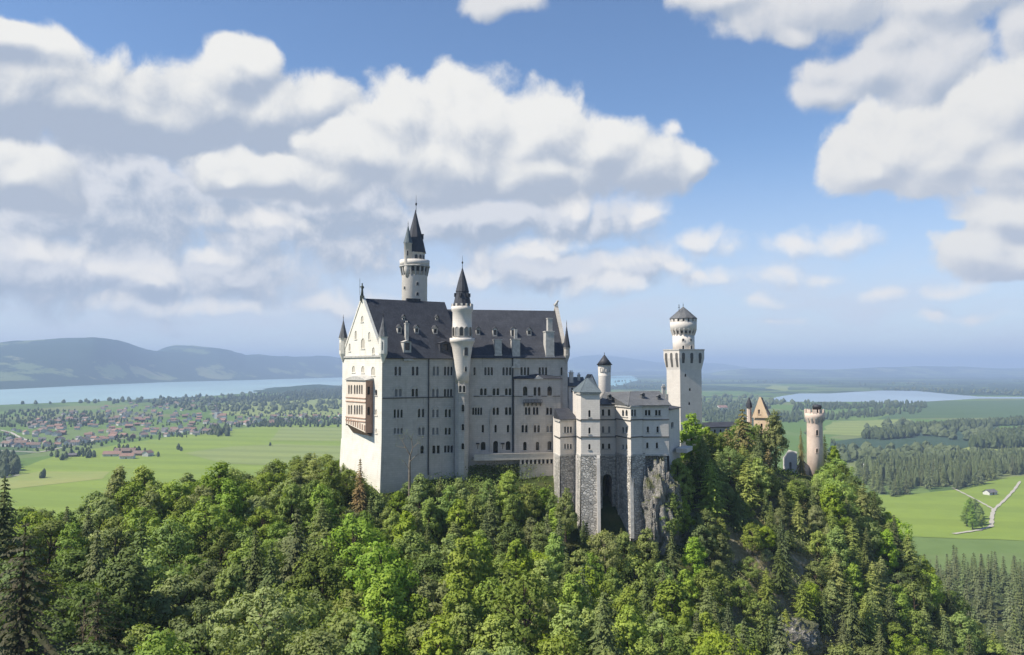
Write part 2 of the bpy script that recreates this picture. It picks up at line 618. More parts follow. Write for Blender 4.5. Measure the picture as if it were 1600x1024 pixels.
# ------------------------------------------------------------------ terrain: one sheet from the gorge to the horizon
CTRL = np.array([
    # valley at and behind the viewer
    (0, -40, 118), (-90, -20, 124), (90, -20, 112), (0, 40, 116), (-80, 50, 118), (80, 50, 112),
    # lower slope seen along the bottom edge
    (-150, 90, 118), (-80, 100, 122), (-30, 105, 121), (20, 110, 118), (60, 120, 110), (110, 120, 88), (170, 130, 66),
    (-150, 150, 125), (-90, 150, 128), (-45, 150, 127), (0, 150, 124), (30, 150, 119), (60, 165, 106), (100, 170, 90),
    (-70, 185, 134), (-35, 190, 131), (-10, 190, 129), (12, 190, 128), (28, 182, 117),
    (45, 190, 117), (62, 198, 107), (80, 200, 100),
    # ridge west of the palace
    (-170, 200, 126), (-140, 205, 129), (-105, 215, 137), (-85, 218, 139), (-65, 216, 141), (-50, 226, 146),
    # palace rock
    (-37, 216, 144), (-20, 220, 144), (-8, 221, 144), (5, 224, 145), (18, 230, 146), (-34, 210, 139), (-22, 211, 137), (-8, 211, 136), (6, 212, 137), (16, 213, 137), (0, 245, 150), (-30, 245, 150), (30, 250, 152),
    (20, 206, 130), (32, 206, 128), (42, 209, 129), (22, 200, 124), (34, 198, 121), (46, 222, 142), (55, 245, 150), (62, 275, 151),
    # gate end and spur
    (85, 298, 142), (103, 300, 140), (115, 296, 138), (95, 270, 142), (82, 262, 146), (68, 252, 147), (72, 238, 139), (60, 230, 139), (70, 222, 128), (86, 240, 134), (98, 250, 131), (108, 235, 108), (95, 215, 106),
    (118, 270, 127), (130, 290, 116), (138, 260, 100), (132, 230, 86), (150, 300, 86), (160, 270, 72), (185, 300, 56),
    # north side falling to the plain
    (-110, 270, 105), (-160, 260, 98), (-60, 275, 125), (0, 300, 115), (60, 330, 118), (110, 340, 100),
    (-120, 340, 55), (-30, 370, 60), (60, 400, 60), (150, 370, 55),
    # low wooded foot on the right
    (150, 200, 64), (190, 220, 52), (230, 240, 48), (170, 170, 62), (230, 160, 60), (260, 330, 38), (200, 360, 42), (280, 420, 36), (240, 480, 34),
    (300, 520, 32), (330, 620, 20), (250, 600, 18), (180, 500, 22), (380, 500, 36), (420, 620, 22),
    (-250, 120, 122), (-260, 220, 110), (-250, 320, 50), (-180, 420, 16), (-60, 480, 14), (60, 520, 10), (160, 600, 6),
    (-300, 450, 5), (300, 760, 2), (150, 800, 0), (-100, 650, 0), (-300, 650, 0), (450, 850, 0), (0, 900, 0), (600, 700, 10), (-600, 500, 0), (-600, 200, 60),
    (600, 300, 60), (500, 150, 80), (-400, 0, 110), (400, 0, 90), (0, -300, 140), (-300, -300, 140), (300, -300, 130),
], float)


def _phi(r):
    return np.sqrt(r * r + 9.0)


_d = np.hypot(CTRL[:, None, 0] - CTRL[None, :, 0], CTRL[:, None, 1] - CTRL[None, :, 1])
_A = np.block([[_phi(_d), np.ones((len(CTRL), 1))], [np.ones((1, len(CTRL))), np.zeros((1, 1))]])
_w = np.linalg.solve(_A, np.append(CTRL[:, 2], 0.0))


def hgt(x, y):
    x = np.atleast_1d(np.asarray(x, float))
    y = np.atleast_1d(np.asarray(y, float))
    shp = x.shape
    xf, yf = x.ravel(), y.ravel()
    out = np.empty(len(xf))
    for i in range(0, len(xf), 20000):
        a, b = xf[i:i + 20000], yf[i:i + 20000]
        r = np.hypot(a[:, None] - CTRL[None, :, 0], b[:, None] - CTRL[None, :, 1])
        out[i:i + 20000] = _phi(r) @ _w[:-1] + _w[-1]
    r = np.hypot(xf, yf)
    out = np.maximum(out, 0.0)
    rough = (fbm(xf / 14.0, yf / 14.0) - 0.5) * 5.0
    out = out + rough * np.clip(out / 20.0, 0, 1)
    k = np.clip((r - 550.0) / 450.0, 0, 1)
    k = k * k * (3 - 2 * k)
    out = out * (1 - k)
    # gentle swell far out
    kf = np.clip((r - 14000.0) / 9000.0, 0, 1) * np.clip((xf / np.maximum(r, 1.0) + 0.05) / 0.15, 0, 1)
    out = out + kf * np.clip(fbm(xf / 2600.0 + 9.1, yf / 4200.0, 4) - 0.42, 0, 1) * 330.0
    return out.reshape(shp)


def terrain_mat():
    m, T = new_mat('valley_ground')
    p = pos(T)
    x, y, z = T.sep(p)
    q = T.comb(x, y, 0.0)
    # farmland: a patchwork of meadows
    wob = T.n('ShaderNodeTexNoise', noise_dimensions='2D')
    T.set(wob.inputs['Vector'], q)
    wob.inputs['Scale'].default_value = 0.002
    qq = T.v('ADD', q, T.v('MULTIPLY', wob.outputs['Color'], (160, 160, 0)))
    cell = T.voro(T.v('MULTIPLY', qq, (1.0, 0.62, 0)), 1 / 300.0)
    cs = T.sep(cell)
    meadow = T.ramp(cs[0], [(0.0, (0.085, 0.15, 0.030)), (0.35, (0.115, 0.185, 0.040)), (0.6, (0.135, 0.19, 0.06)), (0.8, (0.17, 0.19, 0.075)), (1.0, (0.07, 0.12, 0.035))])
    fine = T.noise(q, 0.03, 4.0, 0.6, 0, '2D')
    meadow = T.mix(T.ss(fine, 0.3, 0.7, 0.0, 0.3), meadow, (0.075, 0.12, 0.03))
    wood = T.noise(T.v('MULTIPLY', q, (0.8, 1.0, 0)), 1 / 1300.0, 7.0, 0.68, 0.4, '2D')
    dist = T.v('LENGTH', q)
    thr = T.ss(dist, 2500.0, 8000.0, 0.62, 0.44)
    wm = T.ss(T.m('SUBTRACT', wood, thr), -0.006, 0.006)
    meadow = T.mix(wm, meadow, (0.032, 0.055, 0.024))
    # forest floor and rock on the hill
    n1 = T.noise(p, 0.12, 5.0, 0.6)
    n2 = T.noise(p, 0.6, 5.0, 0.65)
    floor_ = T.ramp(n1, [(0.3, (0.022, 0.034, 0.010)), (0.5, (0.045, 0.058, 0.018)), (0.65, (0.085, 0.085, 0.035)), (0.8, (0.13, 0.11, 0.055))])
    floor_ = T.mix(T.ss(n2, 0.45, 0.7, 0.0, 0.6), floor_, (0.03, 0.045, 0.012))
    g = T.n('ShaderNodeNewGeometry')
    nz = T.sep(g.outputs['Normal'])[2]
    steep = T.ss(T.m('ADD', nz, T.m('MULTIPLY', T.m('SUBTRACT', n2, 0.5), 0.5)), 0.66, 0.5)
    rockc = T.ramp(n2, [(0.3, (0.09, 0.08, 0.065)), (0.5, (0.25, 0.23, 0.19)), (0.7, (0.40, 0.37, 0.32))])
    floor_ = T.mix(steep, floor_, rockc)
    dx = T.v('MULTIPLY', T.v('SUBTRACT', q, (73.0, 222.0, 0)), (1 / 22.0, 1 / 30.0, 0))
    dry = T.ss(T.m('ADD', T.v('LENGTH', dx), T.m('MULTIPLY', T.m('SUBTRACT', n1, 0.5), 1.4)), 1.05, 0.6)
    floor_ = T.mix(T.m('MULTIPLY', dry, 0.85), floor_, T.ramp(n2, [(0.3, (0.12, 0.11, 0.05)), (0.5, (0.21, 0.18, 0.10)), (0.62, (0.30, 0.27, 0.20)), (0.75, (0.42, 0.39, 0.33))]))
    hill = T.m('MULTIPLY', T.ss(z, 3.0, 8.0), T.ss(dist, 1500.0, 1200.0))
    c = T.mix(hill, meadow, floor_)
    return finish(m, T, c, 0.95, n2, 0.6, 0.4, 0.1)


_th = np.concatenate([np.linspace(-180, -62, 40, endpoint=False), np.linspace(-62, 62, 420, endpoint=False), np.linspace(62, 180, 40, endpoint=False)])
_rr = np.concatenate([np.linspace(4, 60, 12, endpoint=False), np.linspace(60, 420, 170, endpoint=False), np.geomspace(420, 1400, 70, endpoint=False), np.geomspace(1400, 33000, 90)])
_T, _R = np.meshgrid(np.radians(_th), _rr)
_X, _Y = _R * np.sin(_T), _R * np.cos(_T)
_Z = hgt(_X, _Y)
nr, ntn = _R.shape
ii, jj = np.meshgrid(np.arange(nr - 1), np.arange(ntn), indexing='ij')
j2 = (jj + 1) % ntn
tf = np.stack([ii * ntn + jj, (ii + 1) * ntn + jj, (ii + 1) * ntn + j2, ii * ntn + j2], -1).reshape(-1, 4)
tf = tf[:, ::-1]
tv = np.stack([_X, _Y, _Z], -1).reshape(-1, 3)
terrain = link('ground', np_mesh('ground', tv, tf, terrain_mat(), smooth=True))
tag(terrain, kind='structure')


# ------------------------------------------------------------------ lakes, fields, tracks (thin sheets on the plain)
def sheet(name, px_pts, z, mat, kind='structure', jit=0.0, seed=0, sub=6):
    rng = random.Random(seed)
    pts = [G(a, b, z) for a, b in px_pts]
    out = []
    n = len(pts)
    for i in range(n):
        a, b = pts[i], pts[(i + 1) % n]
        for k in range(sub):
            t = k / sub
            q = a.lerp(b, t)
            if k and jit:
                L = (b - a).length * jit
                q = q + Vector((rng.uniform(-L, L), rng.uniform(-L, L), 0))
            out.append(Vector((q.x, q.y, z)))
    tris = tessellate_polygon([out])
    me = bpy.data.meshes.new(name)
    fs = []
    for t in tris:
        a, b, c = (out[k] for k in t)
        fs.append(tuple(t) if (b - a).cross(c - a).z > 0 else tuple(t[::-1]))
    me.from_pydata([tuple(p) for p in out], [], fs)
    me.materials.append(mat)
    me.update()
    o = link(name, me)
    tag(o, kind=kind)
    return o


def water_mat(name, col):
    m, T = new_mat(name)
    p = pos(T)
    n = T.noise(T.v('MULTIPLY', p, (0.0012, 0.0004, 1)), 1.0, 4.0, 0.6)
    c = T.mix(T.ss(n, 0.35, 0.65), col, tuple(x * 0.82 for x in col))
    return finish(m, T, c, 0.35, T.noise(p, 0.05, 3.0), 0.25, 0.4, 0.3)


LAKE_Z = 1.0
lk = [(-260, 618), (0, 608), (150, 600), (250, 596), (400, 592.5), (535, 588.5), (640, 587), (720, 588), (700, 596), (600, 602), (535, 604), (470, 608),
      (330, 619), (200, 625), (100, 629), (0, 633), (-260, 640)]
sheet('lake', lk, LAKE_Z, water_mat('turquoise_water', (0.30, 0.45, 0.46)), jit=0.01, seed=2)
lk2 = [(1200, 624), (1222, 619), (1249, 615), (1296, 615), (1374, 610.5), (1431, 611), (1482, 616), (1532, 620), (1700, 621), (1700, 623), (1532, 623),
       (1441, 628), (1414, 631), (1350, 628), (1279, 628), (1229, 628)]
sheet('lake', lk2, LAKE_Z, water_mat('grey_blue_water', (0.27, 0.36, 0.43)), jit=0.01, seed=3)
sheet('lake', [(940, 601), (946, 590), (975, 586), (992, 589), (985, 597), (965, 604)], LAKE_Z, water_mat('pale_water', (0.25, 0.50, 0.52)), jit=0.02, seed=4)


def field_mat(name, c, c2, stripe=0.0):
    m, T = new_mat(name)
    p = pos(T)
    x, y, z = T.sep(p)
    n = T.noise(T.v('MULTIPLY', p, (0.004, 0.010, 0)), 1.0, 5.0, 0.6)
    n2 = T.noise(p, 0.06, 4.0, 0.6)
    col = T.mix(T.ss(n, 0.3, 0.7), c, c2)
    col = T.mix(T.ss(n2, 0.35, 0.75, 0.0, 0.3), col, tuple(v * 0.7 for v in c))
    if stripe:
        s = T.m('SINE', T.m('ADD', T.m('MULTIPLY', y, 0.055), T.m('MULTIPLY', x, 0.012)))
        col = T.mix(T.ss(s, 0.0, 0.6, 0.0, stripe), col, tuple(v * 0.72 for v in c2))
    return finish(m, T, col, 0.95, n2, 0.2, 0.2, 0.1)


bright = field_mat('mown_meadow', (0.205, 0.270, 0.045), (0.175, 0.240, 0.045), 0.28)
pale = field_mat('pale_meadow', (0.225, 0.265, 0.085), (0.20, 0.245, 0.078), 0.45)
yellow = field_mat('yellowed_meadow', (0.27, 0.28, 0.09), (0.21, 0.26, 0.07))
dim = field_mat('dull_green_field', (0.085, 0.135, 0.050), (0.07, 0.115, 0.045), 0.2)
bluegreen = field_mat('cloud_shaded_field', (0.050, 0.085, 0.048), (0.042, 0.072, 0.042), 0.15)  # cloud shadow on this field put into its darker green
FIELDS = [
    ('meadow', [(-200, 900), (-200, 770), (20, 735), (90, 712), (200, 692), (350, 672), (440, 664), (640, 664), (640, 760), (300, 900)], 0.30, bright),
    ('meadow', [(-60, 766), (-10, 748), (60, 737), (172, 737), (160, 748), (20, 764)], 0.60, yellow),
    ('meadow', [(285, 708), (360, 698), (440, 694), (620, 700), (620, 735), (350, 724)], 0.60, pale),
    ('meadow', [(420, 688), (440, 668), (620, 668), (620, 690)], 0.60, pale),
    ('meadow', [(325, 648), (340, 632), (470, 622), (640, 622), (640, 645), (470, 652)], 0.30, pale),
    ('meadow', [(-100, 720), (-100, 682), (20, 682), (60, 690), (50, 708), (0, 716)], 0.60, dim),
    ('meadow', [(1340, 775), (1420, 773), (1500, 764), (1580, 745), (1800, 735), (1800, 850), (1500, 842), (1340, 834)], 0.30, bright),
    ('meadow', [(1280, 678), (1300, 659), (1420, 655), (1432, 667), (1340, 681)], 0.30, pale),
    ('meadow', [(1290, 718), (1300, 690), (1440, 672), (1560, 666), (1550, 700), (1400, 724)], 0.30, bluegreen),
    ('meadow', [(1370, 655), (1440, 628), (1720, 623), (1720, 651)], 0.30, dim),
    ('meadow', [(1340, 722), (1480, 706), (1550, 692), (1560, 704), (1400, 735)], 0.60, yellow),
    ('meadow', [(1195, 607), (1210, 602), (1235, 604), (1228, 611)], 0.30, pale),
]
for i, (nm, pts, z, mt) in enumerate(FIELDS):
    sheet(nm, pts, z, mt, jit=0.012, seed=20 + i)


def strip(name, px_pts, wid, z, mat):
    pts = [G(a, b, z) for a, b in px_pts]
    fine = []
    for i in range(len(pts) - 1):
        for k in range(5):
            fine.append(pts[i].lerp(pts[i + 1], k / 5))
    fine.append(pts[-1])
    mb = MB()
    L, R = [], []
    for i, p in enumerate(fine):
        d = fine[min(i + 1, len(fine) - 1)] - fine[max(i - 1, 0)]
        nrm = Vector((-d.y, d.x, 0)).normalized() * wid * 0.5 * (0.85 + 0.3 * math.sin(i * 2.7 + wid))
        L.append(p + nrm)
        R.append(p - nrm)
    for i in range(len(fine) - 1):
        mb.poly([R[i], R[i + 1], L[i + 1], L[i]])
    return tag(mb.build(name, mat), kind='structure')


strip('track', [(1488, 762), (1510, 773), (1535, 786), (1553, 796)], 3.6, 0.9, M['gravel'])
strip('track', [(1594, 752), (1585, 765), (1570, 781), (1553, 796)], 4.2, 0.95, M['gravel'])
strip('track', [(1553, 795), (1550, 806), (1549, 822), (1530, 828), (1490, 834)], 5.2, 1.0, M['gravel'])
strip('road', [(-60, 704), (0, 704), (60, 707), (95, 700), (150, 688), (210, 684)], 9.0, 0.9, M['gravel'])
strip('road', [(0, 672), (18, 676), (30, 683), (48, 690), (62, 700)], 9.0, 0.95, M['gravel'])
strip('road', [(-40, 752), (-10, 749), (30, 742)], 7.0, 1.0, M['gravel'])


# ------------------------------------------------------------------ far hills
def hill_mat():
    m, T = new_mat('wooded_hills')
    p = pos(T)
    q = T.v('MULTIPLY', p, (1.0, 0.7, 1.0))
    w = T.noise(q, 1 / 700.0, 7.0, 0.68, 0.3)
    cell = T.sep(T.voro(q, 1 / 420.0, dims='3D'))[0]
    grass = T.ramp(cell, [(0.0, (0.10, 0.15, 0.045)), (0.5, (0.15, 0.19, 0.07)), (1.0, (0.20, 0.21, 0.10))])
    z = T.sep(p)[2]
    thr = T.ss(z, 60.0, 320.0, 0.505, 0.40)
    band = T.ss(z, 0.0, 45.0, 0.2, 0.0)
    f = T.ss(T.m('SUBTRACT', T.m('ADD', w, band), thr), -0.012, 0.012)
    c = T.mix(f, grass, (0.030, 0.055, 0.022))
    return finish(m, T, c, 0.95, T.noise(p, 0.02, 4.0), 0.6, 10.0, 0.1)


HM = hill_mat()


def hill(ridge, shore, y0, y1, seed, back=1.6):
    """ridge: [(px, py)] skyline, standing at view depth y1; shore: [(px, py)] foot on the plain."""
    rx, ry = zip(*ridge)
    sx, sy = zip(*shore)
    pxs = np.linspace(rx[0], rx[-1], 170)
    rows = np.linspace(0, 1.9, 44)
    V = []
    for t in rows:
        for px in pxs:
            a = G(px, float(np.interp(px, sx, sy)), 0.0)
            b = P(px, float(np.interp(px, rx, ry)), max(y1, a.y * 1.22))
            e = min(1.0, (px - rx[0]) / 120.0, (rx[-1] - px) / 120.0)
            s = t if t <= 1 else 1.0
            x, y = a.x + (b.x - a.x) * t, a.y + (b.y - a.y) * t
            up = 0.5 - 0.5 * math.cos(math.pi * min(1.0, t)) if t <= 1 else 0.5 + 0.5 * math.cos(math.pi * (t - 1) / 0.9)
            up = 0.55 * up + 0.45 * (s if t <= 1 else up)
            nz = (fbm(np.array([x / 700.0 + seed]), np.array([y / 700.0]), 4)[0] - 0.5) * 2.0
            e = max(0.0, e)
            e = e * e * (3 - 2 * e)
            z = e * b.z * up * (1 + 0.16 * nz * (1 - 0.7 * up)) - 2 + 8 * nz * up
            V.append((x, y, z))
    n = len(pxs)
    i, j = np.meshgrid(np.arange(len(rows) - 1), np.arange(n - 1), indexing='ij')
    fc = np.stack([i * n + j, i * n + j + 1, (i + 1) * n + j + 1, (i + 1) * n + j], -1).reshape(-1, 4)
    return tag(link('hills', np_mesh('hills', np.array(V), fc, HM, smooth=True)), kind='structure')


hill([(-420, 560), (-250, 536), (-60, 536), (0, 535), (60, 530), (110, 527), (150, 527.5), (185, 531), (215, 541), (240, 547), (300, 552), (380, 558), (470, 566), (560, 574)],
     [(-420, 626), (0, 609.5), (150, 602), (250, 598), (400, 594), (560, 589)], 0, 10200, 1.3)
hill([(150, 560), (215, 548), (245, 543), (275, 538.5), (300, 538.5), (330, 543), (360, 548), (385, 556), (405, 554), (425, 556), (460, 557.5), (500, 556.5), (540, 558), (600, 562), (680, 568), (740, 576)],
     [(150, 603), (250, 598), (400, 594), (535, 590), (740, 588)], 0, 13500, 4.7)
hill([(800, 572), (860, 561), (900, 556), (935, 554.5), (965, 557), (1000, 562), (1030, 566), (1090, 567), (1150, 569), (1200, 572), (1240, 575)],
     [(800, 585), (1240, 585)], 0, 21000, 9.1)
hill([(1060, 578), (1120, 575), (1200, 576.5), (1300, 577), (1390, 574), (1440, 572.5), (1500, 573), (1560, 575.5), (1640, 574.5), (1800, 578)],
     [(1060, 590), (1300, 590), (1500, 588), (1800, 590)], 0, 17000, 14.0)
hill([(380, 607), (430, 604), (470, 601.5), (500, 600.5), (522, 602), (540, 606), (600, 610)], [(380, 618), (470, 615), (540, 612), (600, 613)], 0, 6400, 18.0)


# ------------------------------------------------------------------ walls with real openings
class Plane:
    """Upright wall plane through two ground points (left to right as seen)."""

    def __init__(self, a, b):
        self.o = Vector((a[0], a[1], 0))
        self.d = Vector((b[0] - a[0], b[1] - a[1], 0))
        self.len = self.d.length
        self.d.normalize()
        self.n = Vector((self.d.y, -self.d.x, 0))      # towards the viewer

    def uz(self, px, py):
        r = ray(px, py)
        # o + u d = t r (in plan)
        den = r.x * self.d.y - r.y * self.d.x
        t = (self.o.x * self.d.y - self.o.y * self.d.x) / den
        q = Vector((r.x * t, r.y * t, 0)) - self.o
        return q.dot(self.d), CAM_Z + r.z * t

    def pt(self, u, z, off=0.0):
        p = self.o + self.d * u + self.n * off
        return Vector((p.x, p.y, z))


def hole(cu, w, z0, z1, arch):
    h = w / 2
    if not arch:
        return [(cu - h, z0), (cu + h, z0), (cu + h, z1), (cu - h, z1)]
    pts = [(cu - h, z0), (cu + h, z0)]
    for k in range(7):
        a = math.pi * k / 6
        pts.append((cu + h * math.cos(a), z1 - h + h * math.sin(a)))
    return pts


def facade(mb, pl, outline, wins, parent, mi=0, depth=0.42, sill=True):
    """outline: [(u, z)] counter-clockwise. wins: dicts(l=[px...], w=px, y=(top, bottom), a=arch, m=material, hood=bool)."""
    polys = [[Vector((u, z, 0)) for u, z in outline]]
    recs = []
    for wd in wins:
        hs = []
        for cx in wd['l']:
            ym = 0.5 * (wd['y'][0] + wd['y'][1])
            u0, z1 = pl.uz(cx, wd['y'][0])
            _, z0 = pl.uz(cx, wd['y'][1])
            ua, _ = pl.uz(cx - wd['w'] / 2, ym)
            ub, _ = pl.uz(cx + wd['w'] / 2, ym)
            hs.append(hole(0.5 * (ua + ub), ub - ua, z0, z1, wd.get('a', True)))
        recs.append((wd, hs))
        polys += [[Vector((u, z, 0)) for u, z in h] for h in hs]
    flat = [p for q in polys for p in q]
    for t in tessellate_polygon(polys):
        a, b, c = (flat[k] for k in t)
        if (b - a).cross(c - a).z < 0:
            a, c = c, a
        if abs((b - a).cross(c - a).z) < 1e-9:
            continue
        mb.poly([pl.pt(a.x, a.y), pl.pt(b.x, b.y), pl.pt(c.x, c.y)], mi)
    for wd, hs in recs:
        dp = wd.get('dp', depth)
        fr, pn = MB(), MB()
        for h in hs:
            n = len(h)
            for i in range(n):
                (u0, z0), (u1, z1) = h[i], h[(i + 1) % n]
                fr.poly([pl.pt(u0, z0, 0.0), pl.pt(u0, z0, -dp), pl.pt(u1, z1, -dp), pl.pt(u1, z1, 0.0)])
            pn.poly([pl.pt(u, z, -dp + 0.01) for u, z in h])
        lo = min(p[0] for h in hs for p in h)
        hi = max(p[0] for h in hs for p in h)
        zb = min(p[1] for h in hs for p in h)
        ztop = max(p[1] for h in hs for p in h)
        if sill and wd.get('sill', True):
            fr.frame_box(pl.pt(lo - 0.2, zb - 0.24, 0.003), pl.d * (hi - lo + 0.4), pl.n * 0.17, (0, 0, 0.22))
        if wd.get('hood'):
            c, r = 0.5 * (lo + hi), 0.5 * (hi - lo) + 0.16
            zc = ztop - r * 0.42
            seg = 8
            for k in range(seg):
                a0, a1 = math.pi * k / seg, math.pi * (k + 1) / seg
                q = [(c + rr * math.cos(a), zc + rr * math.sin(a)) for rr, a in ((r, a0), (r + 0.2, a0), (r + 0.2, a1), (r, a1))]
                f = [pl.pt(u, z, 0.12) for u, z in q]
                b = [pl.pt(u, z, 0.0) for u, z in q]
                fr.poly(f)
                for i2, j2 in ((0, 3), (2, 1), (1, 0), (3, 2)):
                    fr.poly([f[i2], b[i2], b[j2], f[j2]])
        o = fr.build('window', M[wd.get('tm', 'trim')], parent)
        pn.build('pane', M[wd.get('m', 'glass')], o)
    return recs


def rect(u0, z0, u1, z1):
    return [(u0, z0), (u1, z0), (u1, z1), (u0, z1)]


def ray_plane(px, py, p, n):
    r = ray(px, py)
    c = Vector((0, 0, CAM_Z))
    t = (Vector(p) - c).dot(n) / r.dot(n)
    return c + r * t


def band(parent, pl, px0, px1, py, h, proud=0.22, mat='band', name='string_course', off=0.0):
    u0, z0 = pl.uz(px0, py)
    u1, z1 = pl.uz(px1, py)
    z = 0.5 * (z0 + z1)
    mb = MB()
    mb.frame_box(pl.pt(u0, z - h / 2, off + 0.003), pl.d * (u1 - u0), pl.n * proud, (0, 0, h))
    return mb.build(name, M[mat], parent)


def pane_niche(parent, c, d, w, h, arch=True, mat='glass', proud=0.10, tm='trim'):
    """Window on a curved wall: stone surround standing proud round a dark pane. c = centre on the wall, d = outward direction."""
    d = Vector((d[0], d[1], 0)).normalized()
    t = Vector((-d.y, d.x, 0))
    c = Vector(c)
    fr, pn = MB(), MB()
    inner = hole(0, w, -h / 2, h / 2, arch)
    outer = hole(0, w + 0.36, -h / 2 - 0.18, h / 2 + 0.18, arch)
    n = len(inner)
    q = lambda u, z, o: c + t * u + d * o + Vector((0, 0, z))
    for i in range(n):
        j = (i + 1) % n
        fr.poly([q(*outer[i], proud), q(*outer[j], proud), q(*inner[j], proud), q(*inner[i], proud)])
        fr.poly([q(*outer[i], -0.3), q(*outer[j], -0.3), q(*outer[j], proud), q(*outer[i], proud)])
        fr.poly([q(*inner[j], -0.3), q(*inner[i], -0.3), q(*inner[i], proud), q(*inner[j], proud)])
    pn.poly([q(u, z, 0.025) for u, z in inner])
    o = fr.build('window', M[tm], parent)
    pn.build('pane', M[mat], o)


def chimney(parent, base, w, d, h, pl, mat='trim', cap=True):
    mb = MB()
    b = Vector(base)
    ux, uy = pl.d * w, -pl.n * d
    o = b - ux / 2 - uy / 2
    mb.frame_box(o - Vector((0, 0, 1.5)), ux, uy, (0, 0, h + 1.5))
    if cap:
        o2 = o - ux * 0.12 - uy * 0.12 + Vector((0, 0, h))
        mb.frame_box(o2, ux * 1.24, uy * 1.24, (0, 0, 0.28))
        for k in (0.28, 0.72):
            cc = o + ux * k + uy * 0.5
            mb.lathe((cc.x, cc.y), [(w * 0.16, cc.z + h + 0.28), (w * 0.12, cc.z + h + 0.9)], 8)
    return mb.build('chimney', M[mat], parent)


def dormer(parent, base, w, h, pl, slope, mat='trim', rmat='slate', rise=0.8, proud=0.15):
    """Dormer standing on a roof that rises by slope per metre going back."""
    b = Vector(base)
    back = -pl.n
    dep = h / slope + 0.4
    mb, rf = MB(), MB()
    f0 = b - pl.d * (w / 2) + pl.n * proud
    f1 = b + pl.d * (w / 2) + pl.n * proud
    up = Vector((0, 0, 1))
    dn = up * -0.4
    tl, tr = f0 + up * h, f1 + up * h
    ap = (tl + tr) / 2 + up * rise
    e = back * (dep + rise / slope + proud)
    # front frame round the opening
    m = w * 0.18
    i0, i1 = f0 + pl.d * m + up * 0.25, f1 - pl.d * m + up * 0.25
    j0, j1 = i0 + up * (h - 0.45), i1 + up * (h - 0.45)
    mb.poly([f0 + dn, f1 + dn, i1, i0])
    mb.poly([f1 + dn, tr, j1, i1])
    mb.poly([tl, f0 + dn, i0, j0])
    mb.poly([tr, ap, tl, j0, j1])
    for a, c in ((i0, i1), (i1, j1), (j1, j0), (j0, i0)):
        mb.poly([a, c, c + back * 0.5, a + back * 0.5])
    mb.poly([f1 + dn, f1 + e + dn, tr + e, tr])
    mb.poly([f0 + e + dn, f0 + dn, tl, tl + e])
    o = mb.build('dormer', M[mat], parent)
    pn = MB()
    pn.poly([i0 + back * 0.4, i1 + back * 0.4, j1 + back * 0.4, j0 + back * 0.4])
    for s, (a, t) in ((1, (tl, -1)), (2, (tr, 1))):
        ov = pl.d * (0.2 * t) - up * 0.1 + up * 0.06
        fr = pl.n * 0.25
        q = [a + ov + fr, ap + fr + up * 0.06, ap + e + up * 0.06, a + ov + e]
        rf.poly(q if t > 0 else q[::-1])
    o2 = rf.build('dormer_roof', M[rmat], parent)
    o3 = pn.build('dormer_window', M['glass'], parent)
    return o


def spire(mb, c, r, z0, z1, seg=8, flare=1.08, a0=0.3, mi=0, smooth=False):
    h = z1 - z0
    mb.lathe(c, [(r * flare, z0), (r * 0.88, z0 + h * 0.18), (r * 0.66, z0 + h * 0.40), (r * 0.32, z0 + h * 0.70), (0.05, z1)], seg, mi, smooth, a0)


def finial(parent, c, z0, h, r=0.22, mat='iron', name='finial'):
    mb = MB()
    mb.lathe(c, [(0.09, z0 - 0.4), (0.07, z0 + h * 0.3), (r, z0 + h * 0.38), (r, z0 + h * 0.46), (0.06, z0 + h * 0.52), (0.05, z0 + h * 0.8), (0.012, z0 + h)], 8)
    return mb.build(name, M[mat], parent)


def crenels(mb, c, r, z, n, w, t, h, mi=0):
    for k in range(n):
        a = 2 * math.pi * k / n
        d = Vector((math.cos(a), math.sin(a), 0))
        s = Vector((-d.y, d.x, 0))
        o = Vector((c[0], c[1], z)) + d * (r - t) - s * w / 2
        mb.frame_box(o, d * t, s * w, (0, 0, h), mi)


def corbels(mb, c, r0, r1, z0, z1, n, w, mi=0):
    """Ring of corbel brackets carrying an overhang from r0 to r1."""
    for k in range(n):
        a = 2 * math.pi * k / n
        d = Vector((math.cos(a), math.sin(a), 0))
        s = Vector((-d.y, d.x, 0)) * w / 2
        b = Vector((c[0], c[1], 0))
        p = [b + d * (r0 - 0.1) + Vector((0, 0, z0)), b + d * (r0 + 0.15) + Vector((0, 0, z0)), b + d * r1 + Vector((0, 0, z1 - 0.35)),
             b + d * r1 + Vector((0, 0, z1)), b + d * (r0 - 0.1) + Vector((0, 0, z1))]
        A = [q - s for q in p]
        B = [q + s for q in p]
        mb.poly(A[::-1], mi)
        mb.poly(B, mi)
        for i in range(5):
            j = (i + 1) % 5
            mb.poly([A[i], A[j], B[j], B[i]], mi)


# ------------------------------------------------------------------ the palace
sw, nw = P(597, 575, 220), P(535, 575, 238)
se = P(722, 575, 232.4)
ea = P(887, 575, 238.5)
PA, PB, PW = Plane(sw, se), Plane(se, ea), Plane(nw, sw)
EAVE_A = 183.3
EAVE_B = 183.4
RIDGE_A, RIDGE_B = 199.7, 197.6
palace = thing('palace', 'long pale stone palace with steep dark slate roof and west gable, topmost on the rock', 'palace', (sw.x, sw.y, 146.0))


def L(l, w, y, **k):
    return dict(l=l, w=w, y=y, **k)


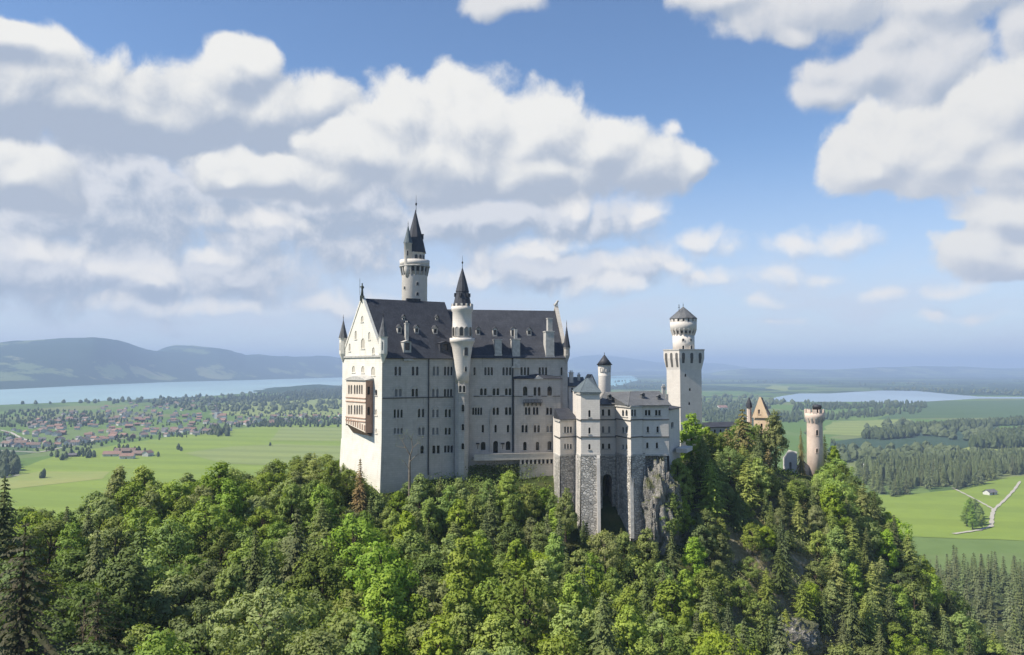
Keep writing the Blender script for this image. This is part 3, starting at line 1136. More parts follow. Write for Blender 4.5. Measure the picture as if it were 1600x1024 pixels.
wl = MB()
zb = 138.0
WA = [
    L([618.5, 624.8], 4.0, (573, 587)), L([645.5, 652], 4.0, (573, 587)), L([678, 684], 3.6, (573, 587), m='blind'), L([695.5, 700.6, 705.7], 3.4, (573, 587)),
    L([619, 625.5], 4.4, (608, 620), m='blind', hood=True), L([645.3, 651.3], 4.2, (607.5, 620), hood=True), L([677, 683.5], 3.6, (608, 620), m='blind', hood=True), L([695.5, 700.3, 705.1], 3.4, (608, 620.2)),
    L([617, 622.3, 627.6], 3.4, (640, 653)), L([655, 661.2], 3.8, (639, 652.3), hood=True), L([677, 683.5], 3.6, (640, 652.3), hood=True, m='blind'), L([697, 702.8], 3.8, (639.5, 652.3), hood=True),
    L([617, 622.3, 627.6], 3.6, (669, 678), m='blind'), L([655.5, 661.2], 3.8, (668, 680), m='blind', hood=True), L([677, 683.5], 3.4, (668.5, 679.5), m='blind'), L([697, 702.5], 4.0, (668.5, 679.5)),
    L([659.7], 5.5, (696.5, 709), a=True), L([678, 685], 4.6, (696.5, 709), a=False), L([696, 701, 706], 4.0, (696.5, 707.5), a=False),
]
uA = PA.len
facade(wl, PA, rect(0, zb, uA, EAVE_A), WA, palace)
uB0, uB1 = 0.0, PB.len
WB = [
    L([741.5], 3.2, (574, 586.6)), L([758.5, 763.5, 768.5], 3.3, (574, 586.6)), L([786.8, 792, 797.2], 3.4, (574, 586.6)),
    L([815, 820.2, 825.4], 3.3, (574, 586.6)), L([843.3, 848.3, 853.3], 3.3, (574, 586.6)), L([877.5], 3.0, (574, 587)),
    L([752.3, 758.3], 4.2, (607, 618), hood=True), L([772, 778], 4.2, (607, 618), hood=True), L([791.2, 797], 4.0, (607, 618), hood=True),
    L([739.5, 743.6, 747.7, 751.8], 3.0, (637, 648.5), hood=True), L([771.8, 777.6], 3.8, (637, 648.5), hood=True), L([791.2, 797], 4.0, (636.5, 648.5), hood=True),
    L([754.5], 3.6, (664, 676)), L([774.4], 3.6, (664, 676)), L([793.8], 3.6, (664, 676)),
    L([755], 7.5, (690.5, 703.5)), L([774.4], 7.5, (689, 708), sill=False), L([794], 7.5, (689.5, 703.5)),
]
facade(wl, PB, rect(0, zb, uB1, EAVE_B), WB, palace)
# shallow projecting bay of the south front
PR = Plane(PB.pt(PB.uz(803, 600)[0], 0, 0.75), PB.pt(PB.uz(875, 600)[0], 0, 0.75))
zr1 = PR.uz(838, 592)[1]
zr0 = PR.uz(838, 709)[1]
WR = [
    L([820.7], 7.0, (604, 618.5), hood=True), L([836, 842.5], 4.4, (605, 618.5)), L([858.8], 7.0, (604, 618.5), hood=True),
    L([822, 827], 3.4, (636.5, 648.3)), L([834.5, 839.5], 3.4, (636.5, 648.3)), L([855.5, 861], 3.6, (637, 648.3)),
    L([816.8, 822.4], 3.8, (664.5, 676), hood=True), L([836, 841.5], 3.8, (664.5, 676), hood=True), L([855.5, 861], 3.8, (665.5, 675.5), m='blind', hood=True),
    L([820.2], 5.4, (690.5, 704)), L([839.8], 5.4, (690.5, 704)), L([858.6], 6.4, (689.5, 703.5)),
]
facade(wl, PR, rect(0, zr0 - 6, PR.len, zr1), WR, palace)
for u, s in ((0, -1), (PR.len, 1)):
    q = [PR.pt(u, zr0 - 6, 0), PR.pt(u, zr1, 0), PR.pt(u, zr1, -0.75), PR.pt(u, zr0 - 6, -0.75)]
    wl.poly(q if s < 0 else q[::-1])
# west gable
apexA = (sw + nw) / 2
halfW = PW.len / 2
go = [(0, zb), (PW.len, zb), (PW.len, EAVE_A), (halfW, RIDGE_A), (0, EAVE_A)]
WW = [
    L([552.5], 5.0, (572, 582), m='pale_blind', dp=0.16, tm='gable', a=True), L([567], 5.0, (572, 582.5), m='pale_blind', dp=0.16, tm='gable'), L([583], 6.0, (573, 587), m='pale_blind', dp=0.16, tm='gable'),
    L([567], 6.0, (529, 545), m='pale_blind', dp=0.16, tm='gable'), L([566], 4.0, (494, 503), m='pale_blind', dp=0.16, tm='gable'), L([556], 3.4, (517, 530), m='pale_blind', dp=0.16, tm='gable'), L([577], 3.4, (519, 531), m='pale_blind', dp=0.16, tm='gable'), L([546.5], 3, (537, 549), m='pale_blind', dp=0.16, tm='gable'), L([583.5], 4.0, (543, 553), m='pale_blind', dp=0.16, tm='gable'),
    L([587.8], 3.2, (609, 618)), L([587.8], 3.2, (640, 649), m='pale_blind', dp=0.16, tm='gable'), L([588], 2.8, (670, 677), m='pale_blind', dp=0.16, tm='gable'),
    L([545.5, 549.8], 3.0, (692, 703), m='pale_blind', dp=0.16, tm='gable'), L([556], 2.6, (692, 702), m='pale_blind', dp=0.16, tm='gable'), L([573.5], 4.2, (691, 713), m='pale_blind', dp=0.16, tm='gable'), L([582], 1.6, (706, 740), a=False, m='pale_blind', dp=0.16, tm='gable', sill=False),
]
wi = MB()
facade(wl, PW, go, WW, palace, mi=1)
# north and east sides
nBk = -PB.n * 24.0
ne = Vector((ea.x, ea.y, 0)) + nBk
nj = Vector((nw.x, nw.y, 0)) + PA.d * 27.0
p_ = lambda v, z: (v[0], v[1], z)
wl.poly([p_(nj, zb), p_(nw, zb), p_(nw, EAVE_A), p_(nj, EAVE_A)])
wl.poly([p_(ne, zb), p_(nj, zb), p_(nj, EAVE_B), p_(ne, EAVE_B)])
mE = (Vector((ea.x, ea.y, 0)) + ne) / 2
wl.poly([p_(ea, zb), p_(ne, zb), p_(ne, EAVE_B), p_(mE, RIDGE_B + 0.6), p_(ea, EAVE_B)])
# fire gable between the higher and the lower roof
endA = 26.0
rA0, rA1 = Vector((apexA.x, apexA.y, RIDGE_A)), Vector((apexA.x, apexA.y, RIDGE_A)) + PA.d * endA
sA1 = Vector((sw.x, sw.y, EAVE_A)) + PA.d * (endA - 1.0)
nA1 = Vector((nw.x, nw.y, EAVE_A)) + PA.d * (endA + 1.0)
wl.poly([sA1 - Vector((0, 0, 3)), nA1 - Vector((0, 0, 3)), nA1, rA1, sA1], 2)
wall = wl.build('wall', [M['wall'], M['gable'], M['slate']], palace)
# splayed foot of the west wall
ft = MB()
z_t, z_b = PW.uz(565, 690)[1], 139.0
a0, a1 = PW.pt(-0.3, z_t, 0.02), PW.pt(PW.len, z_t, 0.02)
b0, b1 = PW.pt(-0.5, z_b, 1.0), PW.pt(PW.len + 0.2, z_b, 0.7)
ft.poly([b0, b1, a1, a0])
ft.poly([PW.pt(-0.3, z_b, 0), b0, a0])
ft.poly([b1, PW.pt(PW.len, z_b, 0), a1])
ft.build('wall_foot', M['gable'], palace)


def roof_slab(quads, th, name, mat, parent):
    mb = MB()
    for q in quads:
        q = [Vector(p) for p in q]
        n = (q[1] - q[0]).cross(q[2] - q[0]).normalized()
        if n.z < 0:
            q = q[::-1]
            n = -n
        t = [p + n * th for p in q]
        mb.poly(t)
        mb.poly(q[::-1])
        for i in range(len(q)):
            j = (i + 1) % len(q)
            mb.poly([q[i], q[j], t[j], t[i]])
    return mb.build(name, M[mat], parent)


# roofs
over = 0.55
slA = (RIDGE_A - EAVE_A) / halfW
eA0 = Vector((sw.x, sw.y, EAVE_A)) + PA.d * 0.5 + PA.n * over - Vector((0, 0, over * slA))
eA1 = sA1 + PA.n * over - Vector((0, 0, over * slA))
fA0 = Vector((nw.x, nw.y, EAVE_A)) + PA.d * 0.5 - PA.n * over - Vector((0, 0, over * slA))
fA1 = nA1 - PA.n * over - Vector((0, 0, over * slA))
roofA = roof_slab([[eA0, eA1, rA1, rA0 + PA.d * 0.5], [fA1, fA0, rA0 + PA.d * 0.5, rA1]], 0.22, 'roof', 'slate', palace)
slB = (RIDGE_B - EAVE_B) / 12.0
cB0, cB1 = Vector((se.x, se.y, 0)) - PB.d * 4, Vector((ea.x, ea.y, 0)) - PB.d * 0.7
rB0, rB1 = cB0 - PB.n * 12, cB1 - PB.n * 12
eB = lambda v, s: Vector((v.x, v.y, EAVE_B)) + PB.n * (over * s) - Vector((0, 0, over * slB))
q0, q1 = eB(cB0, 1), eB(cB1, 1)
w0, w1 = eB(cB0 - PB.n * 24, -1), eB(cB1 - PB.n * 24, -1)
R0, R1 = p_(rB0, RIDGE_B), p_(rB1, RIDGE_B)
roofB = roof_slab([[q0, q1, R1, R0], [w1, w0, R0, R1]], 0.22, 'roof', 'slate', palace)
# gable copings
def coping(parent, pl, pts, wid, th, back, mat='trim'):
    mb = MB()
    for (ua, za), (ub, zb_) in zip(pts[:-1], pts[1:]):
        a, b = pl.pt(ua, za, 0.18), pl.pt(ub, zb_, 0.18)
        d = (b - a).normalized()
        up = pl.n.cross(d)
        if up.z < 0:
            up = -up
        mb.frame_box(a - d * 0.1, b - a + d * 0.2, pl.n * -back, up * th)
    return mb.build('gable_coping', M[mat], parent)


coping(palace, PW, [(0.1, EAVE_A + 0.1), (halfW, RIDGE_A + 0.1), (PW.len - 0.1, EAVE_A + 0.1)], 0.5, 0.45, 0.9, 'gable')
PE = Plane(ne, ea)
cop = MB()
for a, b in ((Vector(p_(ea, EAVE_B)), Vector(p_(mE, RIDGE_B + 0.9))), (Vector(p_(ne, EAVE_B)), Vector(p_(mE, RIDGE_B + 0.9)))):
    d = (b - a)
    cop.frame_box(a - PB.d * 0.9 + Vector((0, 0, 0.1)), d, PB.d * 1.1, Vector((0, 0, 0.75)))
cop.build('gable_coping', M['wall'], palace)
# horizontal cornice below the west gable triangle, eaves bands, string courses
band(palace, PW, 536, 596.5, 557.5, 0.55, 0.32, 'trim', 'cornice')
band(palace, PA, 598, 706, 558.5, 0.5, 0.25, 'trim', 'cornice')
band(palace, PB, 739, 886, 557.8, 0.5, 0.25, 'trim', 'cornice')
band(palace, PA, 597.5, 708, 621.5, 0.36, 0.18)
band(palace, PB, 740, 803, 619.2, 0.30, 0.16)
band(palace, PR, 803, 875, 619.4, 0.26, 0.14)
band(palace, PB, 740, 803, 680.5, 0.30, 0.12, 'wall')
band(palace, PR, 803, 875, 680.5, 0.28, 0.12, 'wall')
band(palace, PA, 640, 708, 684, 0.28, 0.10, 'wall')
# lean-to roof over the projecting bay, with its little gablet
za = PB.uz(838, 587.8)[1]
roof_slab([[PR.pt(-0.4, zr1 - 0.05, 0.4), PR.pt(PR.len + 0.4, zr1 - 0.05, 0.4), PR.pt(PR.len + 0.2, za - 0.3, -0.73), PR.pt(PR.len / 2, za + 0.55, -0.73), PR.pt(-0.2, za - 0.3, -0.73)]], 0.12, 'bay_roof', 'slate', palace)
gb = MB()
uc, zc = PR.uz(841, 591)
gb.poly([PR.pt(uc - 1.5, zr1 - 0.1, 0.45), PR.pt(uc + 1.5, zr1 - 0.1, 0.45), PR.pt(uc, zr1 + 1.0, 0.45)])
gb.poly([PR.pt(uc + 1.5, zr1 - 0.1, 0.45), PR.pt(uc + 1.5, zr1 - 0.1, -0.7), PR.pt(uc, zr1 + 1.0, -0.7), PR.pt(uc, zr1 + 1.0, 0.45)])
gb.poly([PR.pt(uc - 1.5, zr1 - 0.1, -0.7), PR.pt(uc - 1.5, zr1 - 0.1, 0.45), PR.pt(uc, zr1 + 1.0, 0.45), PR.pt(uc, zr1 + 1.0, -0.7)])
gb.build('bay_gablet', M['trim'], palace)
# balcony on corbels
bal = MB()
ub0, zt = PR.uz(817, 626)
ub1, zbm = PR.uz(846, 630)
bal.frame_box(PR.pt(ub0, zbm, 0.003), PR.d * (ub1 - ub0), PR.n * 1.2, (0, 0, 0.22))
for k in range(13):
    u = ub0 + (ub1 - ub0 - 0.12) * k / 12
    bal.frame_box(PR.pt(u, zbm + 0.22, 1.03), PR.d * 0.12, PR.n * 0.12, (0, 0, 0.75))
bal.frame_box(PR.pt(ub0, zbm + 0.97, 0.98), PR.d * (ub1 - ub0), PR.n * 0.22, (0, 0, 0.14))
for k in range(5):
    u = ub0 + 0.2 + (ub1 - ub0 - 0.7) * k / 4
    bal.poly([PR.pt(u, zbm, 0), PR.pt(u, zbm, 1.0), PR.pt(u, zbm - 0.9, 0)][::-1])
    bal.poly([PR.pt(u + 0.3, zbm, 0), PR.pt(u + 0.3, zbm, 1.0), PR.pt(u + 0.3, zbm - 0.9, 0)])
    bal.poly([PR.pt(u, zbm - 0.9, 0), PR.pt(u, zbm, 1.0), PR.pt(u + 0.3, zbm, 1.0), PR.pt(u + 0.3, zbm - 0.9, 0)][::-1])
bal.build('balcony', M['band'], palace)
# terrace below the ground-floor doors
PT = Plane(PB.pt(PB.uz(738, 712)[0], 0, 3.2), PB.pt(PB.uz(868, 712)[0], 0, 3.2))
tr = MB()
zt1, zt0 = PT.uz(800, 709.5)[1], PT.uz(800, 715.5)[1]
tr.frame_box(PT.pt(0, zt0 - 0.6, -3.19), PT.d * PT.len, PT.n * 3.6, (0, 0, 0.6))
tr.frame_box(PT.pt(0, zt0, 0.1), PT.d * PT.len, PT.n * 0.3, (0, 0, zt1 - zt0))
tr.frame_box(PT.pt(-0.1, zt1, 0.0), PT.d * (PT.len + 0.2), PT.n * 0.5, (0, 0, 0.16))
ts, _ = PT.uz(812, 720)
tr.frame_box(PT.pt(ts, 140, -3.0), PT.d * (PT.len - ts), PT.n * 3.0, (0, 0, zt0 - 0.6 - 140 - 1.3))
for k in range(10):
    u = ts + (PT.len - ts - 0.5) * k / 9
    tr.frame_box(PT.pt(u, zt0 - 1.9, -1.0), PT.d * 0.5, PT.n * 1.35, (0, 0, 1.3))
tr.build('terrace', M['wall'], palace)
# iron lamp brackets by the terrace doors
for px in (746, 785):
    u, z = PB.uz(px, 694)
    bk = MB()
    bk.frame_box(PB.pt(u - 0.45, z, 0.0), PB.d * 0.9, PB.n * 1.0, (0, 0, 0.35))
    bk.tube([PB.pt(u, z, 0.9), PB.pt(u, z - 1.4, 0.0)], 0.07)
    bk.build('bracket_lamp', M['iron'], palace)
# drain pipes
for pl, px, y0, y1, r in ((PA, 669.6, 559, 742, 0.17), (PB, 801.0, 558, 706, 0.20), (PB, 766, 641, 706, 0.12), (PA, 709.5, 600, 735, 0.08)):
    u, z0 = pl.uz(px, y0)
    _, z1 = pl.uz(px, y1)
    dp = MB()
    dp.tube([pl.pt(u, z0, 0.24), pl.pt(u, z1, 0.24)], r, 8)
    dp.build('drain_pipe', M['iron'] if r > 0.13 else M['wall'], palace)

# west loggia: two storeys of arches under a flat curved roof
DL = 1.0
uL1, _ = PW.uz(583.0, 640)
while to_px(PW.pt(uL1, 172, DL))[0] > 571.5:      # side face as wide as in the picture
    DL += 0.05
PO = Plane(PW.pt(0, 0, DL), PW.pt(PW.len, 0, DL))
uL0, zL1 = PO.uz(541, 594)
PLf = Plane(PW.pt(uL0, 0, DL), PW.pt(uL1, 0, DL))
PLs = Plane(PW.pt(uL1, 0, DL), PW.pt(uL1, 0, 0.0))
lg = MB()
zS = [PLf.uz(556, y)[1] for y in (593, 625, 627, 656, 659, 678)]
wf = []
for (y0, y1) in ((601.5, 616), (633, 648)):
    wf.append(L([545.2, 549.0], 2.5, (y0, y1), m='blind', tm='loggia_front'))
    wf.append(L([554.2, 558.0], 2.5, (y0, y1), tm='loggia_front'))
    wf.append(L([561.8, 565.4], 2.4, (y0, y1), m='blind', tm='loggia_front'))
facade(lg, PLf, [(0, PLf.uz(545, 662)[1]), (PLf.len, PLf.uz(568, 676)[1]), (PLf.len, zL1), (0, zL1)], wf, palace, mi=0, sill=False)
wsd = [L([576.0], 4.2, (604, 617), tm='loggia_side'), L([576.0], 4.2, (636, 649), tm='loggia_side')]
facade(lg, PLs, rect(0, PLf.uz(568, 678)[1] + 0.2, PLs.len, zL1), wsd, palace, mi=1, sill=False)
lg.poly([PW.pt(uL0, zS[5] + 2, 0), PW.pt(uL0, zL1, 0), PW.pt(uL0, zL1, DL), PW.pt(uL0, zS[5] + 2, DL)][::-1], 0)
# bracketed underside
lg.poly([PW.pt(uL0, PLf.uz(545, 662)[1], DL), PW.pt(uL0, zS[5] - 0.2, 0.0), PW.pt(uL1, zS[5] - 0.6, 0.0), PW.pt(uL1, PLf.uz(568, 676)[1], DL)], 1)
for y in (622, 628, 653, 658):
    z = PLf.uz(556, y)[1]
    lg.frame_box(PW.pt(uL0 - 0.1, z - 0.12, DL + 0.003), PW.d * (uL1 - uL0 + 0.1), PW.n * 0.16, (0, 0, 0.26), 1)
for k in range(9):
    u = uL0 + 0.3 + (uL1 - uL0 - 0.9) * k / 8
    z = PLf.uz(548 + 20 * k / 8, 661 + 12 * k / 8)[1]
    lg.frame_box(PW.pt(u, z, DL + 0.003), PW.d * 0.42, PW.n * 0.12, (0, 0, 1.5), 1)
lg.build('arcade', [M['loggia_front'], M['loggia_side']], palace)
# curved roof of the loggia
rm = MB()
seg = 8
prof = []
for k in range(seg + 1):
    t = k / seg
    prof.append((uL0 - 0.3 + (uL1 - uL0 + 0.6) * t, zL1 + 1.05 * math.sin(math.pi * t) ** 0.8 + 0.1))
for k in range(seg):
    (ua, z_a), (ub, z_b2) = prof[k], prof[k + 1]
    rm.poly([PW.pt(ua, z_a, DL + 0.35), PW.pt(ub, z_b2, DL + 0.35), PW.pt(ub, z_b2 + 0.5, 0), PW.pt(ua, z_a + 0.5, 0)], 0)
    rm.poly([PW.pt(ua, zL1, DL + 0.35), PW.pt(ub, zL1, DL + 0.35), PW.pt(ub, z_b2, DL + 0.35), PW.pt(ua, z_a, DL + 0.35)], 0)
rm.poly([PW.pt(uL1 + 0.3, zL1, DL + 0.35), PW.pt(uL1 + 0.3, zL1, 0), PW.pt(uL1 + 0.3, zL1 + 0.6, 0), PW.pt(uL1 + 0.3, zL1 + 0.1, DL + 0.35)], 0)
rm.build('loggia_roof', M['trim'], palace)

# corner turrets of the west gable (bartizans with stone spires)
def bartizan(parent, c, r, zb_, z0, z1, z2, wdir, foot=True, body='gable'):
    mb = MB()
    mb.lathe(c, [(0.15, zb_), (r * 0.75, zb_ + (z0 - zb_) * 0.7), (r, z0), (r, z1), (r * 1.14, z1 + 0.05), (r * 1.14, z1 + 0.3)], 8, 0, False, 0.39)
    o = mb.build('corner_turret', M[body], parent)
    sp = MB()
    sp.lathe(c, [(r * 1.2, z1 + 0.3), (r * 0.62, z1 + 0.3 + (z2 - z1) * 0.45), (0.04, z2)], 8, 0, False, 0.39)
    sp.build('spire', M['lead'] if body == 'gable' else M['slate'], o)
    finial(o, c, z2 - 0.1, 1.6, 0.12)
    d = Vector(wdir).normalized()
    fr = MB()
    cc = Vector((c[0], c[1], (z0 + z1) / 2)) + d * r * 0.93
    t = Vector((-d.y, d.x, 0))
    h = hole(0, r * 0.5, -(z1 - z0) * 0.28, (z1 - z0) * 0.28, True)
    fr.poly([cc + t * u + Vector((0, 0, z)) for u, z in h])
    fr.build('opening', M['glass'], o)
    return o


k220 = 220 / F
c1 = PA.pt(0.15, 0, 0.25)
bartizan(palace, (c1.x, c1.y), 1.22, EAVE_A - 2.0, PA.uz(597, 553)[1], PA.uz(597, 528)[1], PA.uz(597, 495)[1], (-0.25, -1, 0))
c2 = PW.pt(0.5, 0, 0.1)
bartizan(palace, (c2.x, c2.y), 1.15, EAVE_A - 1.6, PW.uz(538, 553)[1], PW.uz(538, 530)[1], PW.uz(542, 499)[1], (-0.7, -1, 0), body='gable')
c3 = Vector((ea.x, ea.y, 0)) + PB.n * 0.1 - PB.d * 0.3
bartizan(palace, (c3.x, c3.y), 0.95, EAVE_B - 2.0, PB.uz(884, 556)[1], PB.uz(884, 545)[1], PB.uz(884, 508)[1], (0.2, -1, 0), body='wall')
bartizan(palace, (ne.x, ne.y), 0.95, EAVE_B - 2.0, EAVE_B + 0.4, EAVE_B + 2.0, EAVE_B + 9.0, (0.2, -1, 0), body='wall')

# apex figures
def figure(parent, c, z, h, mat, name='statue'):
    """Standing figure on a pedestal: robe, torso, shoulders, head, raised staff."""
    mb = MB()
    mb.frame_box((c[0] - 0.55, c[1] - 0.55, z - 1.2), (1.1, 0, 0), (0, 1.1, 0), (0, 0, 1.5))
    zz = z + 0.3
    mb.lathe(c, [(0.42, zz), (0.36, zz + h * 0.25), (0.27, zz + h * 0.48), (0.34, zz + h * 0.62), (0.40, zz + h * 0.76), (0.15, zz + h * 0.83),
                 (0.14, zz + h * 0.86), (0.21, zz + h * 0.92), (0.17, zz + h * 0.98), (0.04, zz + h)], 10)
    a = Vector((c[0], c[1], zz + h * 0.74))
    mb.tube([a + Vector((-0.30, 0, 0)), a + Vector((-0.52, -0.1, -0.25)), a + Vector((-0.62, -0.28, 0.05))], [0.13, 0.11, 0.08])
    mb.tube([a + Vector((0.30, 0, 0)), a + Vector((0.50, -0.05, -0.35)), a + Vector((0.38, -0.22, -0.6))], [0.13, 0.11, 0.08])
    mb.tube([a + Vector((-0.64, -0.28, -h * 0.7)), a + Vector((-0.64, -0.28, h * 0.62))], 0.05)
    return mb.build(name, M[mat], parent)


figure(palace, (apexA.x, apexA.y), RIDGE_A + 0.6, 3.6, 'bronze')
ln = MB()          # seated lion on the east gable
lc = Vector((mE.x, mE.y, RIDGE_B + 1.5)) - PB.d * 0.3
ln.frame_box(lc + Vector((-0.5, -0.5, -1.0)), (1.0, 0, 0), (0, 1.0, 0), (0, 0, 1.1))
ln.tube([lc + Vector((-0.55, 0, 0.25)), lc + Vector((-0.25, 0, 0.7)), lc + Vector((0.15, 0, 1.25)), lc + Vector((0.25, 0, 1.6))], [0.34, 0.42, 0.36, 0.30], 8)
ln.tube([lc + Vector((0.25, 0, 1.45)), lc + Vector((0.42, 0, 1.75)), lc + Vector((0.72, 0, 1.65))], [0.38, 0.36, 0.16], 8)
for s in (-0.2, 0.2):
    ln.tube([lc + Vector((0.2, s, 1.1)), lc + Vector((0.38, s, 0.5)), lc + Vector((0.45, s, 0.1))], [0.15, 0.11, 0.10], 6)
ln.tube([lc + Vector((-0.6, 0, 0.2)), lc + Vector((-0.9, 0.1, 0.5)), lc + Vector((-0.8, 0.1, 0.9))], [0.08, 0.07, 0.09], 6)
ln.build('lion_figure', M['trim'], palace)

# dormers and chimneys
nA = (PA.n * (RIDGE_A - EAVE_A) + Vector((0, 0, halfW))).normalized()
pA = Vector((sw.x, sw.y, EAVE_A + 0.3))
nB_ = (PB.n * (RIDGE_B - EAVE_B) + Vector((0, 0, 12.0))).normalized()
pB = Vector((ea.x, ea.y, EAVE_B + 0.3))
for px, py, w, h in ((624, 521, 1.25, 1.7), (651, 521, 1.2, 1.6), (680, 522, 1.35, 1.7), (630.5, 501, 0.8, 0.9), (682.5, 501, 0.8, 0.9)):
    dormer(roofA, ray_plane(px, py, pA, nA), w, h, PA, slA)
dormer(roofA, ray_plane(695, 550, pA, nA), 3.2, 2.5, PA, slA, 'slate', 'slate', 0.5, 0.2)
for px, py, w, h in ((747, 523, 1.2, 1.6), (773.5, 525, 1.3, 1.9), (802, 527, 1.3, 2.3), (827, 524, 1.3, 1.6)):
    dormer(roofB, ray_plane(px, py, pB, nB_), w, h, PB, slB)
# stone eaves dormers carrying chimney stacks
dormer(roofA, ray_plane(635.5, 549, pA, nA), 2.3, 2.6, PA, slA, 'trim', 'trim', 0.4, 0.5)
chimney(roofA, ray_plane(635, 532, pA, nA) + Vector((0, 0.3, -0.6)), 0.95, 0.95, 5.2, PA)
band(palace, PA, 630, 645, 562, 0.7, 0.5, 'trim', 'eaves_bracket')
for px, wpx, y0, y1 in ((778.5, 10.5, 532, 553), (806.5, 12, 531, 572), (859, 13.5, 519, 556)):
    u, z1 = PB.uz(px, y0)
    _, z0 = PB.uz(px, y1)
    w = wpx * 236 / F
    st = MB()
    st.frame_box(PB.pt(u - w / 2, z0, 0.35), PB.d * w, PB.n * -3.2, (0, 0, z1 - z0))
    st.frame_box(PB.pt(u - w / 2 - 0.15, z1, 0.5), PB.d * (w + 0.3), PB.n * -3.5, (0, 0, 0.3))
    st.frame_box(PB.pt(u - w / 2 - 0.12, z0 - 0.6, 0.47), PB.d * (w + 0.24), PB.n * -1.4, (0, 0, 0.55))
    if px > 850:
        st.frame_box(PB.pt(u - w * 0.2, z1 + 0.3, -0.2), PB.d * w * 0.55, PB.n * -1.8, (0, 0, 3.6))
        st.frame_box(PB.pt(u - w * 0.25, z1 + 3.9, -0.1), PB.d * w * 0.65, PB.n * -2.0, (0, 0, 0.3))
    elif px > 800:
        st.frame_box(PB.pt(u - w * 0.15, z1 + 0.3, -0.8), PB.d * w * 0.38, PB.n * -0.8, (0, 0, 2.8))
    st.build('stone_dormer', M['trim'], roofB)
band(palace, PB, 772, 785, 560, 0.8, 0.45, 'trim', 'eaves_bracket')
# ridge pieces
rg = MB()
rg.frame_box(rA0 + PA.d * 13.6 + PA.n * 0.4 - Vector((0, 0, 0.2)), PA.d * 4.4, PA.n * -0.8, (0, 0, 0.95))
rg.build('ridge_box', M['slate'], roofA)

# stair turret on the south front
TY = 231.0
tc_ = P(722, 575, TY)
TC = (tc_.x, tc_.y)
zt_ = lambda py: P(722, py, TY - 3)[2]
rt = 15.4 * (TY - 3) / F
st = MB()
st.lathe(TC, [(2.05, 138), (2.05, zt_(596))], 8, 1, False, 0.39)
st.lathe(TC, [(2.0, zt_(599)), (2.1, zt_(584)), (rt * 0.88, zt_(560)), (rt * 1.05, zt_(543)), (rt * 1.22, zt_(535)), (rt * 1.28, zt_(534)), (rt * 1.28, zt_(528)), (rt * 1.0, zt_(527.8)), (rt, zt_(487)), (rt * 1.12, zt_(484)), (rt * 1.12, zt_(478))], 24, 0, True)
crenels(st, TC, rt * 1.12, zt_(478), 12, 0.55, 0.3, 0.75)
turret = st.build('stair_turret', [M['wall_plaster'], M['wall']], palace)  # paler stone up top puts the turret's sunlight into its colour
sp = MB()
zs0, zs1 = zt_(480), zt_(416)
sp.lathe(TC, [(rt * 0.98, zs0), (rt * 0.82, zt_(468)), (rt * 0.66, zt_(455)), (rt * 0.70, zt_(454.5)), (rt * 0.44, zt_(438)), (0.06, zs1)], 12, 0, False)
for k in range(6):
    a = 2 * math.pi * k / 6 + 0.3
    d = Vector((math.cos(a), math.sin(a), 0))
    s = Vector((-d.y, d.x, 0))
    sp.frame_box(Vector((TC[0], TC[1], zt_(463))) + d * rt * 0.45 - s * 0.25, d * rt * 0.40, s * 0.5, (0, 0, 1.1))
sp.build('spire', M['slate'], turret)
finial(turret, TC, zs1 - 0.1, 3.6, 0.24)
for k in range(7):
    a = math.radians(-90 + (k - 3) * 29)
    d = (math.cos(a), math.sin(a))
    pane_niche(turret, (TC[0] + d[0] * rt, TC[1] + d[1] * rt, zt_(518)), d, 1.0, 2.5, True, 'glass' if k % 2 else 'blind', 0.12, 'wall')
PTu = (0.0, -1.0)
for py, h, w in ((638, 2.0, 0.75), (668, 1.8, 0.7), (698, 1.7, 0.75)):
    pane_niche(turret, (TC[0] + 0.4, TC[1] - 2.05, zt_(py)), (0.12, -1), w, h, True, 'glass', 0.08, 'wall')
for dx in (-0.55, 0.55):
    pane_niche(turret, (TC[0] + 0.2 + dx, TC[1] - 2.07, zt_(608)), (0.0, -1), 0.7, 1.9, True, 'glass', 0.1, 'trim')
pane_niche(turret, (TC[0] + 1.3, TC[1] - rt * 0.93, zt_(549)), (0.42, -1), 1.0, 2.4, True, 'glass', 0.1, 'trim')
pane_niche(turret, (TC[0] + 1.15, TC[1] - 2.02, zt_(577)), (0.5, -1), 0.55, 1.3, True, 'glass', 0.1, 'wall')

# ------------------------------------------------------------------ tall round tower behind the palace
RY = 259.0
rc = P(647, 575, RY)
RC = (rc.x, rc.y)
kz = (RY - 4) / F
zr = lambda py: P(647, py, RY - 3)[2]
tower = thing('round_tower', 'tallest round stair tower with spired top, rising behind the palace roof', 'tower', (RC[0], RC[1], 150))
r0 = 20.2 * kz
mb = MB()
mb.lathe(RC, [(r0, 150), (r0, zr(431)), (r0 * 1.02, zr(430))], 32)
mb.lathe(RC, [(r0 * 0.98, zr(431)), (r0 * 0.99, zr(415)), (23.6 * kz, zr(414.8)), (23.8 * kz, zr(405.5)), (23.2 * kz, zr(405.5)), (23.2 * kz, zr(411)), (16.2 * kz, zr(411)), (16.2 * kz, zr(395)), (16.8 * kz, zr(394.5)), (16.8 * kz, zr(393.5))], 32)
mb.build('shaft', M['wall_plaster'], tower)
cb = MB()
corbels(cb, RC, r0, 23.6 * kz, zr(430), zr(415), 18, 0.45)
mo = MB()
